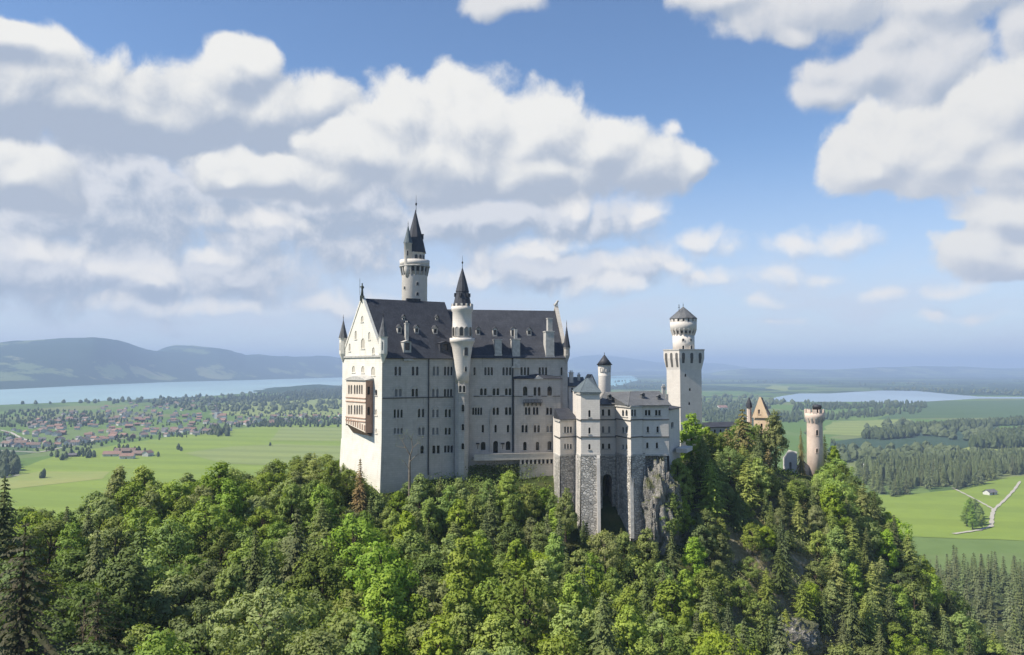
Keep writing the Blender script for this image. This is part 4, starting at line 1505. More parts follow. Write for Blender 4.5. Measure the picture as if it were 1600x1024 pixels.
for q_ in range(18):
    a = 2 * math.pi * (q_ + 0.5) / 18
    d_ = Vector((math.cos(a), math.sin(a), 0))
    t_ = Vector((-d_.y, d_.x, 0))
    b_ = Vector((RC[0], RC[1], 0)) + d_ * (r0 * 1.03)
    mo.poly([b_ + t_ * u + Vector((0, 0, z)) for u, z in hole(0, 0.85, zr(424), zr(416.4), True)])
mo.build('machicolation_shade', M['iron'], tower)  # flat dark arches: shade between the corbels put into colour
cb.lathe(RC, [(23.6 * kz, zr(416.6)), (24.4 * kz, zr(416.2)), (24.4 * kz, zr(414.6)), (23.6 * kz, zr(414.2))], 32)
cb.build('corbel_ring', M['trim'], tower)
ms = MB()
spire(ms, (RC[0] + 0.15, RC[1]), 17.2 * kz, zr(393.8), zr(325), 8, 1.05, 0.39)
o = ms.build('spire', M['slate'], tower)
# upper drum stands above the gallery only up to the cone; small dormer on the cone
dm = MB()
cc = Vector((RC[0] + 9.0 * kz, RC[1] - 0.9, zr(372)))
dm.frame_box(cc, (1.0, 0, 0), (0, 1.0, 0), (0, 0, 1.4))
dm.frame_box(cc + Vector((-0.1, -0.1, 1.4)), (1.2, 0, 0), (0, 1.2, 0), (0, 0, 0.2))
dm.build('spire_dormer', M['slate'], o)
finial(tower, (RC[0] + 0.35, RC[1]), zr(326.5), 5.2, 0.30)
# side turret on the gallery
ac = P(636.2, 575, RY - 3.2)
AC = (ac.x, ac.y)
zq = lambda py: P(636, py, RY - 4)[2]
rr = 6.2 * kz
sd = MB()
sd.lathe(AC, [(rr * 0.5, zq(433)), (rr, zq(420)), (rr, zq(381)), (rr * 1.1, zq(380.6)), (rr * 1.1, zq(379.5))], 16)
side = sd.build('side_turret', M['wall_plaster'], tower)
s2 = MB()
s2.lathe(AC, [(rr * 1.22, zq(379.6)), (rr * 0.66, zq(368)), (0.04, zq(351))], 10, 0, False)
s2.build('spire', M['copper'], side)
finial(side, AC, zq(351.5), 1.3, 0.12)
pane_niche(side, (AC[0] + 0.1, AC[1] - rr, zq(396)), (0.05, -1), 0.5, 1.7, True, 'glass', 0.08, 'wall')
for px, py in ((654, 444), (654, 460), (633, 450)):
    a = math.asin((px - 647) / 20.2)
    d = (math.sin(a), -math.cos(a))
    pane_niche(tower, (RC[0] + d[0] * r0, RC[1] + d[1] * r0, zr(py)), d, 0.7, 1.0, True, 'glass', 0.08, 'wall')
for a in (15, 40, 62):
    d = (math.sin(math.radians(a)), -math.cos(math.radians(a)))
    rr2 = 16.2 * kz
    pane_niche(tower, (RC[0] + d[0] * rr2, RC[1] + d[1] * rr2, zr(402)), d, 0.9, 1.8, True, 'glass', 0.08, 'wall')

# ------------------------------------------------------------------ the bower wing east of the palace
bower = thing('bower_wing', 'lower pale wing of joined towers under grey hipped roofs, on high rubble piers', 'building', (P(955, 575, 217).x, 217, 146))
Vx = lambda px, Y: P(px, 575, Y)
bw, bs = MB(), MB()
segs = [
    # (px0, Y0, px1, Y1, y_eave, y_base, windows)
    (866.5, 227, 875, 219, 656, 711, []),
    (875, 219, 901, 221.5, 656, 711, [L([883, 887.5, 892], 2.8, (667, 676.5), a=False), L([883, 887.5, 892], 2.4, (694, 701.5), a=False)]),
    (900.5, 219.8, 907.5, 212.5, 614, 711, []),
    (907.5, 212.5, 937, 212.2, 614, 711, [L([921], 3.4, (641, 652)), L([921], 3.2, (668, 678)), L([921], 3.2, (694, 702.5))]),
    (936.8, 221, 963, 221.5, 634, 711, [L([942.3, 951.8], 3.8, (640, 650), a=False), L([942.3, 951.8], 3.4, (666.5, 676.5), m='blind'), L([942.3, 951.8], 3.4, (693.5, 701.5), a=False)]),
    (962, 221, 985, 212.5, 634, 711, [L([973.5, 979], 3.4, (640.5, 650.5)), L([973.5, 979], 3.0, (667, 676.5)), L([973.5, 979], 3.0, (694.5, 702))]),
    (985, 212.5, 1003, 214.5, 634, 711, [L([988, 992.5], 3.0, (640.5, 650.5), a=False)]),
    (1002.8, 215.0, 1044, 215.6, 634, 711, [L([1009.5, 1014.5], 3.6, (641, 649.5), a=False), L([1025.5, 1030.5], 3.6, (641, 649.5), a=False), L([1012.3], 3.4, (666.5, 676)), L([1027.5], 3.4, (666.5, 676)), L([1011.5], 3.4, (691.5, 700.5)), L([1026.5], 3.4, (691.5, 700.5))]),
]
PLS = []
for (a, Ya, b, Yb, ye, yb, wins) in segs:
    pl = Plane(Vx(a, Ya), Vx(b, Yb))
    mid = 0.5 * (a + b)
    z1, z0 = pl.uz(mid, ye)[1], pl.uz(mid, yb)[1]
    facade(bw, pl, rect(0, z0, pl.len, z1), wins, bower, depth=0.38)
    PLS.append((pl, z0, z1))
    # string courses
    if mid > 880 or True:
        for y, h, mt in ((683, 0.28, 'band'), (711, 0.42, 'trim')) + (((656, 0.28, 'band'),) if mid > 901 else ()):
            z = pl.uz(mid, y)[1]
            s = MB()
            s.frame_box(pl.pt(-0.12, z - h / 2, 0.003), pl.d * (pl.len + 0.24), pl.n * 0.17, (0, 0, h))
            s.build('string_course', M[mt], bower)
    s = MB()
    s.frame_box(pl.pt(-0.2, z1 - 0.4, 0.003), pl.d * (pl.len + 0.4), pl.n * 0.3, (0, 0, 0.4))
    s.build('cornice', M['trim'], bower)
zcor = PLS[1][1]
# closing sides and backs
bk = lambda v, dy, dx=0: Vector((v[0] + dx, v[1] + dy, 0))
for (px0, Y0, px1, Y1, z1, dep) in ((866.5, 227, 901, 221.5, PLS[1][2], 9), (900.5, 219.8, 937, 212.2, PLS[3][2], 13), (937, 222, 985, 213, PLS[5][2], 12), (985, 213, 1044, 220, PLS[7][2], 14)):
    a, b = Vx(px0, Y0), Vx(px1, Y1)
    c, d = bk(b, dep), bk(a, dep)
    for p, q in ((b, c), (c, d), (d, a)):
        bw.poly([p_(p, 138), p_(q, 138), p_(q, z1), p_(p, z1)])
a, b = Vx(1003, 214.5), Vx(1002.9, 215.0)
bw.poly([p_(a, 138), p_(b, 138), p_(b, PLS[6][2]), p_(a, PLS[6][2])])
bw.build('wall', M['wall_plaster'], bower)
# rubble substructure: piers, recess with the great arch
zlow = 112.0
for i, (pl, z0, z1) in enumerate(PLS):
    if i == 4:
        w = [L([949], 15.0, (741, 880), a=True, dp=4.0, sill=False, m='glass', tm='rubble')]  # dark pane at the back stands in for shade inside the arch
        facade(bs, Plane(pl.pt(0, 0, 0.15), pl.pt(pl.len, 0, 0.15)), rect(0, zlow, pl.len, z0 - 0.2), w, bower, sill=False)
        continue
    if i == 7:
        # plain rendered strip over the rock
        bs.poly([pl.pt(0, 120, -1.8), pl.pt(pl.len, 120, -1.8), pl.pt(pl.len, z0 - 0.3, -1.8), pl.pt(0, z0 - 0.3, -1.8)])
        bs.poly([pl.pt(0, z0 - 0.3, -1.8), pl.pt(pl.len, z0 - 0.3, -1.8), pl.pt(pl.len, z0 - 0.3, 0.1), pl.pt(0, z0 - 0.3, 0.1)][::-1])
        continue
    off_t, off_b = 0.12, (0.9 if i in (2, 3) else 0.5)
    bs.poly([pl.pt(-off_b * 0.2, zlow, off_b), pl.pt(pl.len + off_b * 0.2, zlow, off_b), pl.pt(pl.len, z0 - 0.2, off_t), pl.pt(0, z0 - 0.2, off_t)])
rub = bs.build('rubble_base', M['rubble'], bower)
# buttresses, with pale sunlit dressed edges
def buttress(px, Y, wpx, y0, y1, dep_top, dep_bot, mat='rubble'):
    a, b = Vx(px - wpx / 2, Y), Vx(px + wpx / 2, Y)
    z1, z0 = P(px, y0, Y)[2], P(px, y1, Y)[2]
    f = Vector((0, -1, 0))
    m = MB()
    A, B = Vector(p_(a, z1)), Vector(p_(b, z1))
    C, D = Vector(p_(a, z0)), Vector(p_(b, z0))
    At, Bt = A + f * dep_top, B + f * dep_top
    Cb, Db = C + f * dep_bot, D + f * dep_bot
    m.poly([Cb, Db, Bt, At])
    m.poly([C, Cb, At, A])
    m.poly([Db, D, B, Bt])
    m.poly([At, Bt, B + Vector((0, 0, 0.8)), A + Vector((0, 0, 0.8))])
    m.build('buttress', M[mat], bower)


buttress(934, 212.0, 5, 716, 860, 0.25, 1.6, 'wall_plaster')
buttress(901.5, 219.0, 5, 716, 800, 0.3, 2.0, 'wall_plaster')
buttress(966, 219.5, 5, 716, 830, 0.2, 0.8, 'rubble')
buttress(985.5, 212.8, 5, 745, 840, 0.3, 1.2, 'trim')
buttress(1004.5, 214.9, 5, 712, 860, 0.0, 0.9, 'rubble')
# roofs
def hip(pts_px, ridge_px, th, mat, name='roof'):
    E = [Vector(p) for p in pts_px]
    R = [Vector(p) for p in ridge_px]
    return E, R


eo = 0.45
# tower roof (blue grey, hipped to a short ridge)
pl = PLS[3][0]
z = PLS[3][2]
A_, B_ = pl.pt(-0.2, z, 0.5), pl.pt(pl.len + 0.4, z, 0.5)
W0 = PLS[2][0].pt(-0.4, z, 0.5)
D_, C_ = bk(W0, 8, 0.0), bk(B_, 9)
D_, C_ = Vector(p_(D_, z)), Vector(p_(C_, z))
ap1 = Vector(p_(P(917, 590, 219), P(917, 591.5, 219)[2]))
ap2 = ap1 + Vector((1.6, 3, 0))
roof_slab([[W0, A_, ap1], [A_, B_, ap1], [B_, C_, ap2, ap1], [C_, D_, ap2], [D_, W0, ap1, ap2]], 0.15, 'roof', 'copper', bower)
# main roof over recess, bay and east part
pl4, pl5, pl6, pl7 = PLS[4][0], PLS[5][0], PLS[6][0], PLS[7][0]
z = PLS[7][2]
zrid = P(1015, 612, 226)[2]
e = [pl4.pt(-0.2, z, 0.5), pl4.pt(pl4.len - 0.3, z, 0.5), pl5.pt(pl5.len - 0.1, z, 0.55), pl6.pt(pl6.len, z, 0.5), pl7.pt(pl7.len + 0.6, z, 0.5)]
r_a, r_b, r_c = Vector(p_(P(945, 600, 228), zrid - 0.3)), Vector(p_(P(985, 600, 224), zrid)), Vector(p_(P(1030, 600, 228), zrid))
bkR, bkL = e[4] + Vector((1.5, 14, 0)), e[0] + Vector((0, 14, 0))
mainroof = roof_slab([[e[0], e[1], r_a], [e[1], e[2], r_b, r_a], [e[2], e[3], r_c, r_b], [e[3], e[4], r_c], [e[4], bkR, r_c], [bkR, bkL, r_a, r_b, r_c], [bkL, e[0], r_a]], 0.14, 'roof', 'lead', bower)
# lean-to roof at the palace end
pl1, pl0 = PLS[1][0], PLS[0][0]
z = PLS[1][2]
roof_slab([[pl1.pt(-0.3, z, 0.5), pl1.pt(pl1.len + 0.1, z, 0.5), pl1.pt(pl1.len + 0.1, z + 2.8, -4.5), pl1.pt(1.0, z + 2.8, -4.5)],
           [pl0.pt(-0.3, z, 0.3), pl1.pt(-0.3, z, 0.5), pl1.pt(1.0, z + 2.8, -4.5)]], 0.14, 'roof', 'slate', bower)
for px, py in ((953, 622), (1005, 620), (1030, 623)):
    r = ray(px, py)
    base = P(px, py, 221.5 if px < 960 else 219.5)
    dormer(mainroof, base, 0.9, 0.7, pl7, 0.8, 'lead', 'lead', 0.3, 0.1)
chimney(mainroof, P(1037, 622, 228), 0.9, 0.9, 3.0, pl7, 'trim')
chimney(mainroof, P(1042, 626, 230), 0.7, 0.7, 1.8, pl7, 'trim', False)

# low side wing between bower and square tower
cw = thing('side_wing', 'low shaded wing with flat dark roof between bower wing and square tower', 'building', (Vx(1052, 232).x, 232, 146))
m = MB()
pl = Plane(Vx(1044.5, 226), Vx(1061, 240))
zt2, zb2 = pl.uz(1050, 640)[1], 140
facade(m, pl, rect(0, zb2, pl.len, zt2), [L([1050.5], 3.6, (660, 668), a=False)], cw)
m.poly([pl.pt(0, zb2, -8), pl.pt(0, zb2, 0), pl.pt(0, zt2, 0), pl.pt(0, zt2, -8)])
m.poly([pl.pt(pl.len, zb2, 0), pl.pt(pl.len, zb2, -8), pl.pt(pl.len, zt2, -8), pl.pt(pl.len, zt2, 0)])
m.build('wall', M['wall_plaster'], cw)
roof_slab([[pl.pt(-0.3, zt2, 0.5), pl.pt(pl.len + 0.3, zt2, 0.5), pl.pt(pl.len + 0.3, zt2 + 1.2, -8), pl.pt(-0.3, zt2 + 1.2, -8)]], 0.2, 'roof', 'slate', cw)
lw = MB()
lw.frame_box(pl.pt(pl.len * 0.3, P(1058, 704, 236)[2], 1.0), pl.d * (pl.len * 0.6), pl.n * 3, (0, 0, 1.2))
lw.build('terrace_wall', M['wall_plaster'], cw)

# round turret behind the bower
rY = 230.0
c = P(944.5, 575, rY)
tr2 = thing('round_turret', 'small round turret with grey cone roof peeping over the bower roof', 'turret', (c.x, c.y, 150))
k = rY / F
zz = lambda py: P(944, py, rY - 2)[2]
m = MB()
m.lathe((c.x, c.y), [(9.6 * k, 150), (9.6 * k, zz(590)), (9.9 * k, zz(588)), (9.9 * k, zz(586.5)), (9.6 * k, zz(586)), (10.4 * k, zz(573)), (10.4 * k, zz(570))], 20)
m.build('shaft', M['wall_plaster'], tr2)
m = MB()
m.lathe((c.x, c.y), [(12.6 * k, zz(570.5)), (6.5 * k, zz(562.5)), (0.05, zz(554))], 16, 0, True)
m.build('roof', M['slate'], tr2)
finial(tr2, (c.x, c.y), zz(554.5), 0.8, 0.1)
for a in (-35, 0, 35):
    d = (math.sin(math.radians(a)), -math.cos(math.radians(a)))
    pane_niche(tr2, (c.x + d[0] * 9.7 * k, c.y + d[1] * 9.7 * k, zz(578)), d, 0.55, 1.0, True, 'glass', 0.15)
# gabled knights' house behind the bower tower
kh = thing('gabled_house', 'narrow stepped gable house wedged between palace end and bower tower', 'building', (Vx(900, 250).x, 250, 150))
pl = Plane(Vx(888, 239.5), Vx(932, 240))
z1, z0, zg = pl.uz(910, 604)[1], 150, pl.uz(910, 588)[1]
m = MB()
facade(m, pl, [(0, z0), (pl.len, z0), (pl.len, z1), (pl.len * 0.83, zg + 0.5), (pl.len * 0.62, z1), (0, z1)], [L([894], 3, (606, 613)), L([925, 929], 2, (598, 603))], kh)
m.poly([pl.pt(0, z0, -10), pl.pt(0, z0, 0), pl.pt(0, z1, 0), pl.pt(0, z1, -10)])
m.poly([pl.pt(pl.len, z0, 0), pl.pt(pl.len, z0, -10), pl.pt(pl.len, z1, -10), pl.pt(pl.len, z1, 0)])
m.build('wall', M['wall_plaster'], kh)
khr = roof_slab([[pl.pt(-0.3, z1, 0.4), pl.pt(pl.len * 0.62, z1, 0.4), pl.pt(pl.len * 0.62, z1 + 2.6, -5), pl.pt(0, z1 + 2.6, -5)],
                 [pl.pt(pl.len * 0.6, z1 - 0.1, 0.1), pl.pt(pl.len * 0.83, zg + 0.5, 0.1), pl.pt(pl.len * 0.83, zg + 0.5, -8), pl.pt(pl.len * 0.6, z1 - 0.1, -8)],
                 [pl.pt(pl.len * 0.83, zg + 0.5, 0.1), pl.pt(pl.len + 0.2, z1 - 0.1, 0.1), pl.pt(pl.len + 0.2, z1 - 0.1, -8), pl.pt(pl.len * 0.83, zg + 0.5, -8)]], 0.15, 'roof', 'lead', kh)
chimney(khr, pl.pt(pl.len * 0.13, z1 + 0.5, -2), 1.2, 1.2, 3.4, pl, 'wall_plaster')
chimney(khr, pl.pt(pl.len * 0.42, z1 + 1.0, -3), 0.8, 0.8, 2.2, pl, 'trim')

# ------------------------------------------------------------------ square tower
QY = 274.0
q0 = Vx(1062.5, QY)
ql, qr = Vx(1041.5, QY + 4.8), Vx(1096, QY + 1.9)
sq = thing('square_tower', 'pale square tower with round crenellated top and grey cone roof', 'tower', (q0.x, q0.y, 148))
zq2 = lambda py: P(1063, py, QY)[2]
PL1, PL2 = Plane(ql, q0), Plane(q0, qr)
cq = (ql + qr) / 2
cq = Vector((cq.x, cq.y + 0.6, 0))
mS = MB()
zfl, zfl1, zpt = zq2(578), zq2(560), zq2(546.5)
bkp = ql + (qr - q0)
foot = [Vector((v.x, v.y, 0)) for v in (ql, q0, qr, bkp)]
cen = sum(foot, Vector()) / 4
ex = [cen + (v - cen) * 1.17 for v in foot]
facade(mS, PL1, rect(0, 140, PL1.len, zfl), [], sq)
facade(mS, PL2, rect(0, 140, PL2.len, zfl), [L([1071], 2.6, (584.5, 589)), L([1078], 2.6, (606.5, 611)), L([1077], 2.6, (628.5, 633))], sq, sill=False)
mS.poly([p_(foot[2], 140), p_(foot[3], 140), p_(foot[3], zfl), p_(foot[2], zfl)])
mS.poly([p_(foot[3], 140), p_(foot[0], 140), p_(foot[0], zfl), p_(foot[3], zfl)])
for i in range(4):
    j = (i + 1) % 4
    mS.poly([p_(foot[i], zfl), p_(foot[j], zfl), p_(ex[j], zfl1), p_(ex[i], zfl1)])
# machicolated head: plain faces, shade of its arches laid on as dark patches
EL1, EL2 = Plane(ex[0], ex[1]), Plane(ex[1], ex[2])
facade(mS, EL1, rect(0, zfl1, EL1.len, zpt), [L([1040.5], 3.2, (558.5, 565.2), dp=0.5), L([1048], 3.6, (558, 565.2), dp=0.5), L([1056], 3.2, (558.5, 565.2), dp=0.5)] if False else [], sq)
facade(mS, EL2, rect(0, zfl1, EL2.len, zpt), [], sq)
mS.poly([p_(ex[2], zfl1), p_(ex[3], zfl1), p_(ex[3], zpt), p_(ex[2], zpt)])
mS.poly([p_(ex[3], zfl1), p_(ex[0], zfl1), p_(ex[0], zpt), p_(ex[3], zpt)])
mS.poly([p_(v, zpt) for v in ex])
mS.build('shaft', M['wall_plaster'], sq)
for PLx in (EL1, EL2):
    ar = MB()
    n = 3
    for k in range(n):
        u = PLx.len * (k + 0.5) / n
        h = hole(u, 1.15, zfl1 - 0.1, zfl1 + 1.9, True)
        ar.poly([PLx.pt(a, b, 0.02) for a, b in h])
        ar.poly([PLx.pt(u - 0.40, zfl1 - 3.0, -0.42), PLx.pt(u + 0.40, zfl1 - 3.0, -0.42), PLx.pt(u + 0.5, zfl1 - 0.1, 0.06), PLx.pt(u - 0.5, zfl1 - 0.1, 0.06)])
    ar.build('machicolation_shade', M['band'], sq)
    s = MB()
    s.frame_box(PLx.pt(-0.12, zpt - 0.25, 0.003), PLx.d * (PLx.len + 0.24), PLx.n * 0.14, (0, 0, 0.42))
    s.build('parapet_coping', M['trim'], sq)
rcn = P(1068.5, 575, QY + 5.5)
RCN = (rcn.x, rcn.y)
k = (QY + 2) / F
zc = lambda py: P(1069, py, QY + 3)[2]
m = MB()
m.lathe(RCN, [(17.0 * k, zpt - 1), (17.0 * k, zc(523))], 28)
m.lathe(RCN, [(16.8 * k, zc(523)), (17.4 * k, zc(517)), (20.6 * k, zc(514)), (20.8 * k, zc(503)), (20.2 * k, zc(502.8))], 28)
crenels(m, RCN, 20.8 * k, zc(503), 16, 1.1, 0.4, zc(498.5) - zc(503))
drum = m.build('round_top', M['wall_plaster'], sq)
cb = MB()
corbels(cb, RCN, 17.0 * k, 20.6 * k, zc(524), zc(513.5), 18, 0.5)
cb.build('corbel_ring', M['wall_plaster'], drum)
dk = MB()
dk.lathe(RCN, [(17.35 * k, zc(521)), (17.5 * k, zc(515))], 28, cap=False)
dk.build('recess_shadow_gap', M['band'], drum).name = 'recess_shade'  # dark ring painting the shade behind the corbels
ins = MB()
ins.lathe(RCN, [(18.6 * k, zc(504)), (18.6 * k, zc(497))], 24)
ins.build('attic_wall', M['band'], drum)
m = MB()
m.lathe(RCN, [(22.2 * k, zc(498.0)), (21.4 * k, zc(496.5)), (10.5 * k, zc(487)), (0.06, zc(478.5))], 12, 0, False)
m.build('roof', M['lead'], sq)
finial(sq, RCN, zc(479), 1.6, 0.16)
fc = MB()
a = Vector((RCN[0] - 8.5 * k, RCN[1] - 2.0, zc(487.5)))
fc.tube([a, a + Vector((0, 0, 2.6))], 0.10, 6)
fc.tube([a + Vector((-0.3, 0, 1.6)), a + Vector((0.3, 0, 1.6))], 0.09, 6)
fc.build('roof_cross', M['iron'], sq)
for px, py, w, h in ((1064.5, 531.5, 0.7, 0.8), (1077, 531.5, 0.7, 0.8), (1064.5, 543.5, 0.7, 1.5), (1077.5, 543.5, 0.9, 1.5)):
    a = math.asin((px - 1068.5) / 17.0)
    d = (math.sin(a), -math.cos(a))
    pane_niche(sq, (RCN[0] + d[0] * 17 * k, RCN[1] + d[1] * 17 * k, zc(py)), d, w, h, True, 'glass', 0.08, 'wall_plaster')

# ------------------------------------------------------------------ gatehouse end
GY = 299.0
gate = thing('gatehouse', 'orange sandstone gatehouse with steep gable half hidden by dark trees', 'gatehouse', (Vx(1186, GY).x, GY, 139))
pg = Plane(Vx(1174.5, GY + 1), Vx(1199, GY - 1))
zg1, zga, zg0 = pg.uz(1186, 651.5)[1], pg.uz(1186, 620.5)[1], 137.0
m = MB()
facade(m, pg, [(0, zg1 - 0.4), (pg.len, zg1 - 0.4), (pg.len, zg1), (pg.len * 0.5 + 0.25, zga), (pg.len * 0.5 - 0.25, zga), (0, zg1)], [L([1186], 3, (640, 647), m='blind', tm='orange')], gate)
lowp = Plane(pg.pt(0.4, 0, -0.5), pg.pt(pg.len + 0.2, 0, -0.5))
facade(m, lowp, rect(0, zg0, lowp.len, zg1 - 0.35), [L([1182], 3, (662, 672), tm='orange'), L([1190], 3, (662, 672), tm='orange'), L([1186], 6, (715, 738), tm='orange', sill=False)], gate)
for s in (0, 1):
    u = 0.4 if s == 0 else pg.len + 0.2
    q = [pg.pt(u, zg0, -9), pg.pt(u, zg0, -0.5), pg.pt(u, zg1, -0.5), pg.pt(u, zg1, -9)]
    m.poly(q if s == 0 else q[::-1])
m.build('wall', M['orange'], gate)
roof_slab([[pg.pt(-0.1, zg1, -0.3), pg.pt(pg.len / 2, zga - 0.5, -0.3), pg.pt(pg.len / 2, zga - 0.5, -9), pg.pt(-0.1, zg1, -9)],
           [pg.pt(pg.len + 0.5, zg1 - 0.2, -0.3), pg.pt(pg.len / 2, zga - 0.5, -0.3), pg.pt(pg.len / 2, zga - 0.5, -9), pg.pt(pg.len + 0.5, zg1 - 0.2, -9)]], 0.2, 'roof', 'brown_tile', gate)
tc2 = P(1169.5, 575, GY + 4)
m = MB()
kk = (GY + 4) / F
m.lathe((tc2.x, tc2.y), [(3.6 * kk, 137), (3.6 * kk, P(1169, 637, GY + 4)[2])], 8, 0, False)
g2 = m.build('stair_turret', M['pink'], gate)
m = MB()
m.lathe((tc2.x, tc2.y), [(5.2 * kk, P(1169, 637, GY + 4)[2]), (4.2 * kk, P(1169, 630, GY + 4)[2]), (0.1, P(1169, 621, GY + 4)[2])], 8, 0, False)
m.build('spire', M['slate'], g2)

gt = P(1271.2, 575, 297)
gturret = thing('gate_turret', 'slender pinkish round turret with crenellated top at the gate end', 'turret', (gt.x, gt.y, 137))
k = 295 / F
zz = lambda py: P(1271, py, 295)[2]
C_ = (gt.x, gt.y)
m = MB()
m.lathe(C_, [(12.6 * k, 135), (12.2 * k, zz(700)), (11.7 * k, zz(664)), (11.7 * k, zz(659)), (14.6 * k, zz(653)), (14.8 * k, zz(646)), (14.2 * k, zz(645.8))], 24)
crenels(m, C_, 14.8 * k, zz(646), 10, 1.3, 0.45, 1.35)
m.build('shaft', M['pink'], gturret)
cb = MB()
corbels(cb, C_, 11.7 * k, 14.6 * k, zz(661), zz(652.5), 14, 0.5)
cb.build('corbel_ring', M['trim'], gturret)
pane_niche(gturret, (C_[0] - 0.2, C_[1] - 11.85 * k, zz(676)), (-0.07, -1), 0.7, 2.0, True, 'glass', 0.1, 'pink')
pane_niche(gturret, (C_[0] - 0.4, C_[1] - 12.25 * k, zz(704)), (-0.1, -1), 0.6, 1.5, True, 'glass', 0.1, 'pink')
m = MB()
m.lathe((C_[0] + 1.2, C_[1] + 0.5), [(1.5, zz(648)), (1.5, zz(638)), (1.75, zz(637.5)), (1.6, zz(634.5)), (0.9, zz(633)), (0.1, zz(632.5))], 12)
m.build('watch_cap', M['slate'], gturret)
m = MB()
m.lathe((C_[0] - 0.6, C_[1] - 0.2), [(0.12, zz(648)), (0.08, zz(632))], 6)
m.build('flag_pole', M['iron'], gturret)
gw = thing('gate_wall', 'whitewashed and pinkish outer wall stub below the gate turret', 'wall', (Vx(1240, 294).x, 294, 137))
m = MB()
pa, pb_ = Plane(Vx(1221, 297), Vx(1243, 292)), Plane(Vx(1243, 292), Vx(1262, 296))
facade(m, pa, [(0, 136), (pa.len, 136), (pa.len, pa.uz(1242, 706)[1]), (pa.len * 0.4, pa.uz(1232, 703)[1]), (0, pa.uz(1222, 716)[1])], [L([1235], 4, (722, 735), m='blind')], gw, mi=0)
facade(m, pb_, [(0, 136), (pb_.len, 136), (pb_.len, pb_.uz(1260, 729)[1]), (pb_.len * 0.55, pb_.uz(1252, 721)[1]), (0, pb_.uz(1243, 728)[1])], [], gw, mi=1)
tp = [pa.pt(0, 136, -3), pb_.pt(pb_.len, 136, -3)]
for q in ([pa.pt(0, 136, -3), pa.pt(0, 136, 0), pa.pt(0, pa.uz(1222, 716)[1], 0), pa.pt(0, pa.uz(1222, 716)[1], -3)], [pb_.pt(pb_.len, 136, 0), pb_.pt(pb_.len, 136, -3), pb_.pt(pb_.len, pb_.uz(1260, 729)[1], -3), pb_.pt(pb_.len, pb_.uz(1260, 729)[1], 0)]):
    m.poly(q, 0)
m.build('wall', [M['whitewash'], M['pink']], gw)
gal = thing('gallery_house', 'long low house whose dark flat roof shows between square tower and gatehouse', 'building', (Vx(1124, 286).x, 286, 145))
m = MB()
pl = Plane(Vx(1100, 285), Vx(1160, 291))
z1 = pl.uz(1124, 668)[1]
facade(m, pl, rect(0, 142, pl.len, z1), [L([1108 + 9 * i], 3, (671, 678)) for i in range(5)], gal)
m.poly([pl.pt(0, 142, -7), pl.pt(0, 142, 0), pl.pt(0, z1, 0), pl.pt(0, z1, -7)])
m.build('wall', M['wall_plaster'], gal)
roof_slab([[pl.pt(-0.4, z1, 0.5), pl.pt(pl.len, z1, 0.5), pl.pt(pl.len, z1 + 1.4, -4), pl.pt(-0.4, z1 + 1.4, -4)], [pl.pt(-0.4, z1 + 1.4, -4), pl.pt(pl.len, z1 + 1.4, -4), pl.pt(pl.len, z1, -8), pl.pt(-0.4, z1, -8)]], 0.2, 'roof', 'slate', gal)

# ------------------------------------------------------------------ foliage
def leaf_mat(name, c1, c2, c3, trans=0.30):
    m, T = new_mat(name)
    g = T.n('ShaderNodeNewGeometry')
    oi = T.n('ShaderNodeObjectInfo')
    n = T.noise(g.outputs['Position'], 0.35, 3.0, 0.6)
    c1, c2, c3 = ((a * 1.30, b * 1.16, c * 0.98) for a, b, c in (c1, c2, c3))
    c = T.mix(g.outputs['Random Per Island'], c1, c2)
    c = T.mix(T.ss(n, 0.40, 0.68, 0.0, 0.7), c, c3)
    hsv = T.n('ShaderNodeHueSaturation')
    T.set(hsv.inputs['Hue'], T.m('MULTIPLY_ADD', oi.outputs['Random'], 0.03, 0.478))
    T.set(hsv.inputs['Saturation'], T.m('MULTIPLY_ADD', T.m('FRACT', T.m('MULTIPLY', oi.outputs['Random'], 7.3)), 0.26, 0.76))
    T.set(hsv.inputs['Value'], T.m('MULTIPLY_ADD', T.m('FRACT', T.m('MULTIPLY', oi.outputs['Random'], 13.7)), 0.50, 0.88))
    T.t.links.new(c, hsv.inputs['Color'])
    d = T.n('ShaderNodeBsdfPrincipled')
    d.inputs['Roughness'].default_value = 0.65
    d.inputs['Specular IOR Level'].default_value = 0.18
    T.t.links.new(hsv.outputs[0], d.inputs['Base Color'])
    tr = T.n('ShaderNodeBsdfTranslucent')
    T.t.links.new(T.mix(1.0, hsv.outputs[0], (1.25, 1.35, 0.55), 'MULTIPLY'), tr.inputs['Color'])
    mx = T.n('ShaderNodeMixShader')
    mx.inputs[0].default_value = trans
    T.t.links.new(d.outputs[0], mx.inputs[1])
    T.t.links.new(tr.outputs[0], mx.inputs[2])
    o = T.n('ShaderNodeOutputMaterial')
    T.t.links.new(mx.outputs[0], o.inputs[0])
    return m


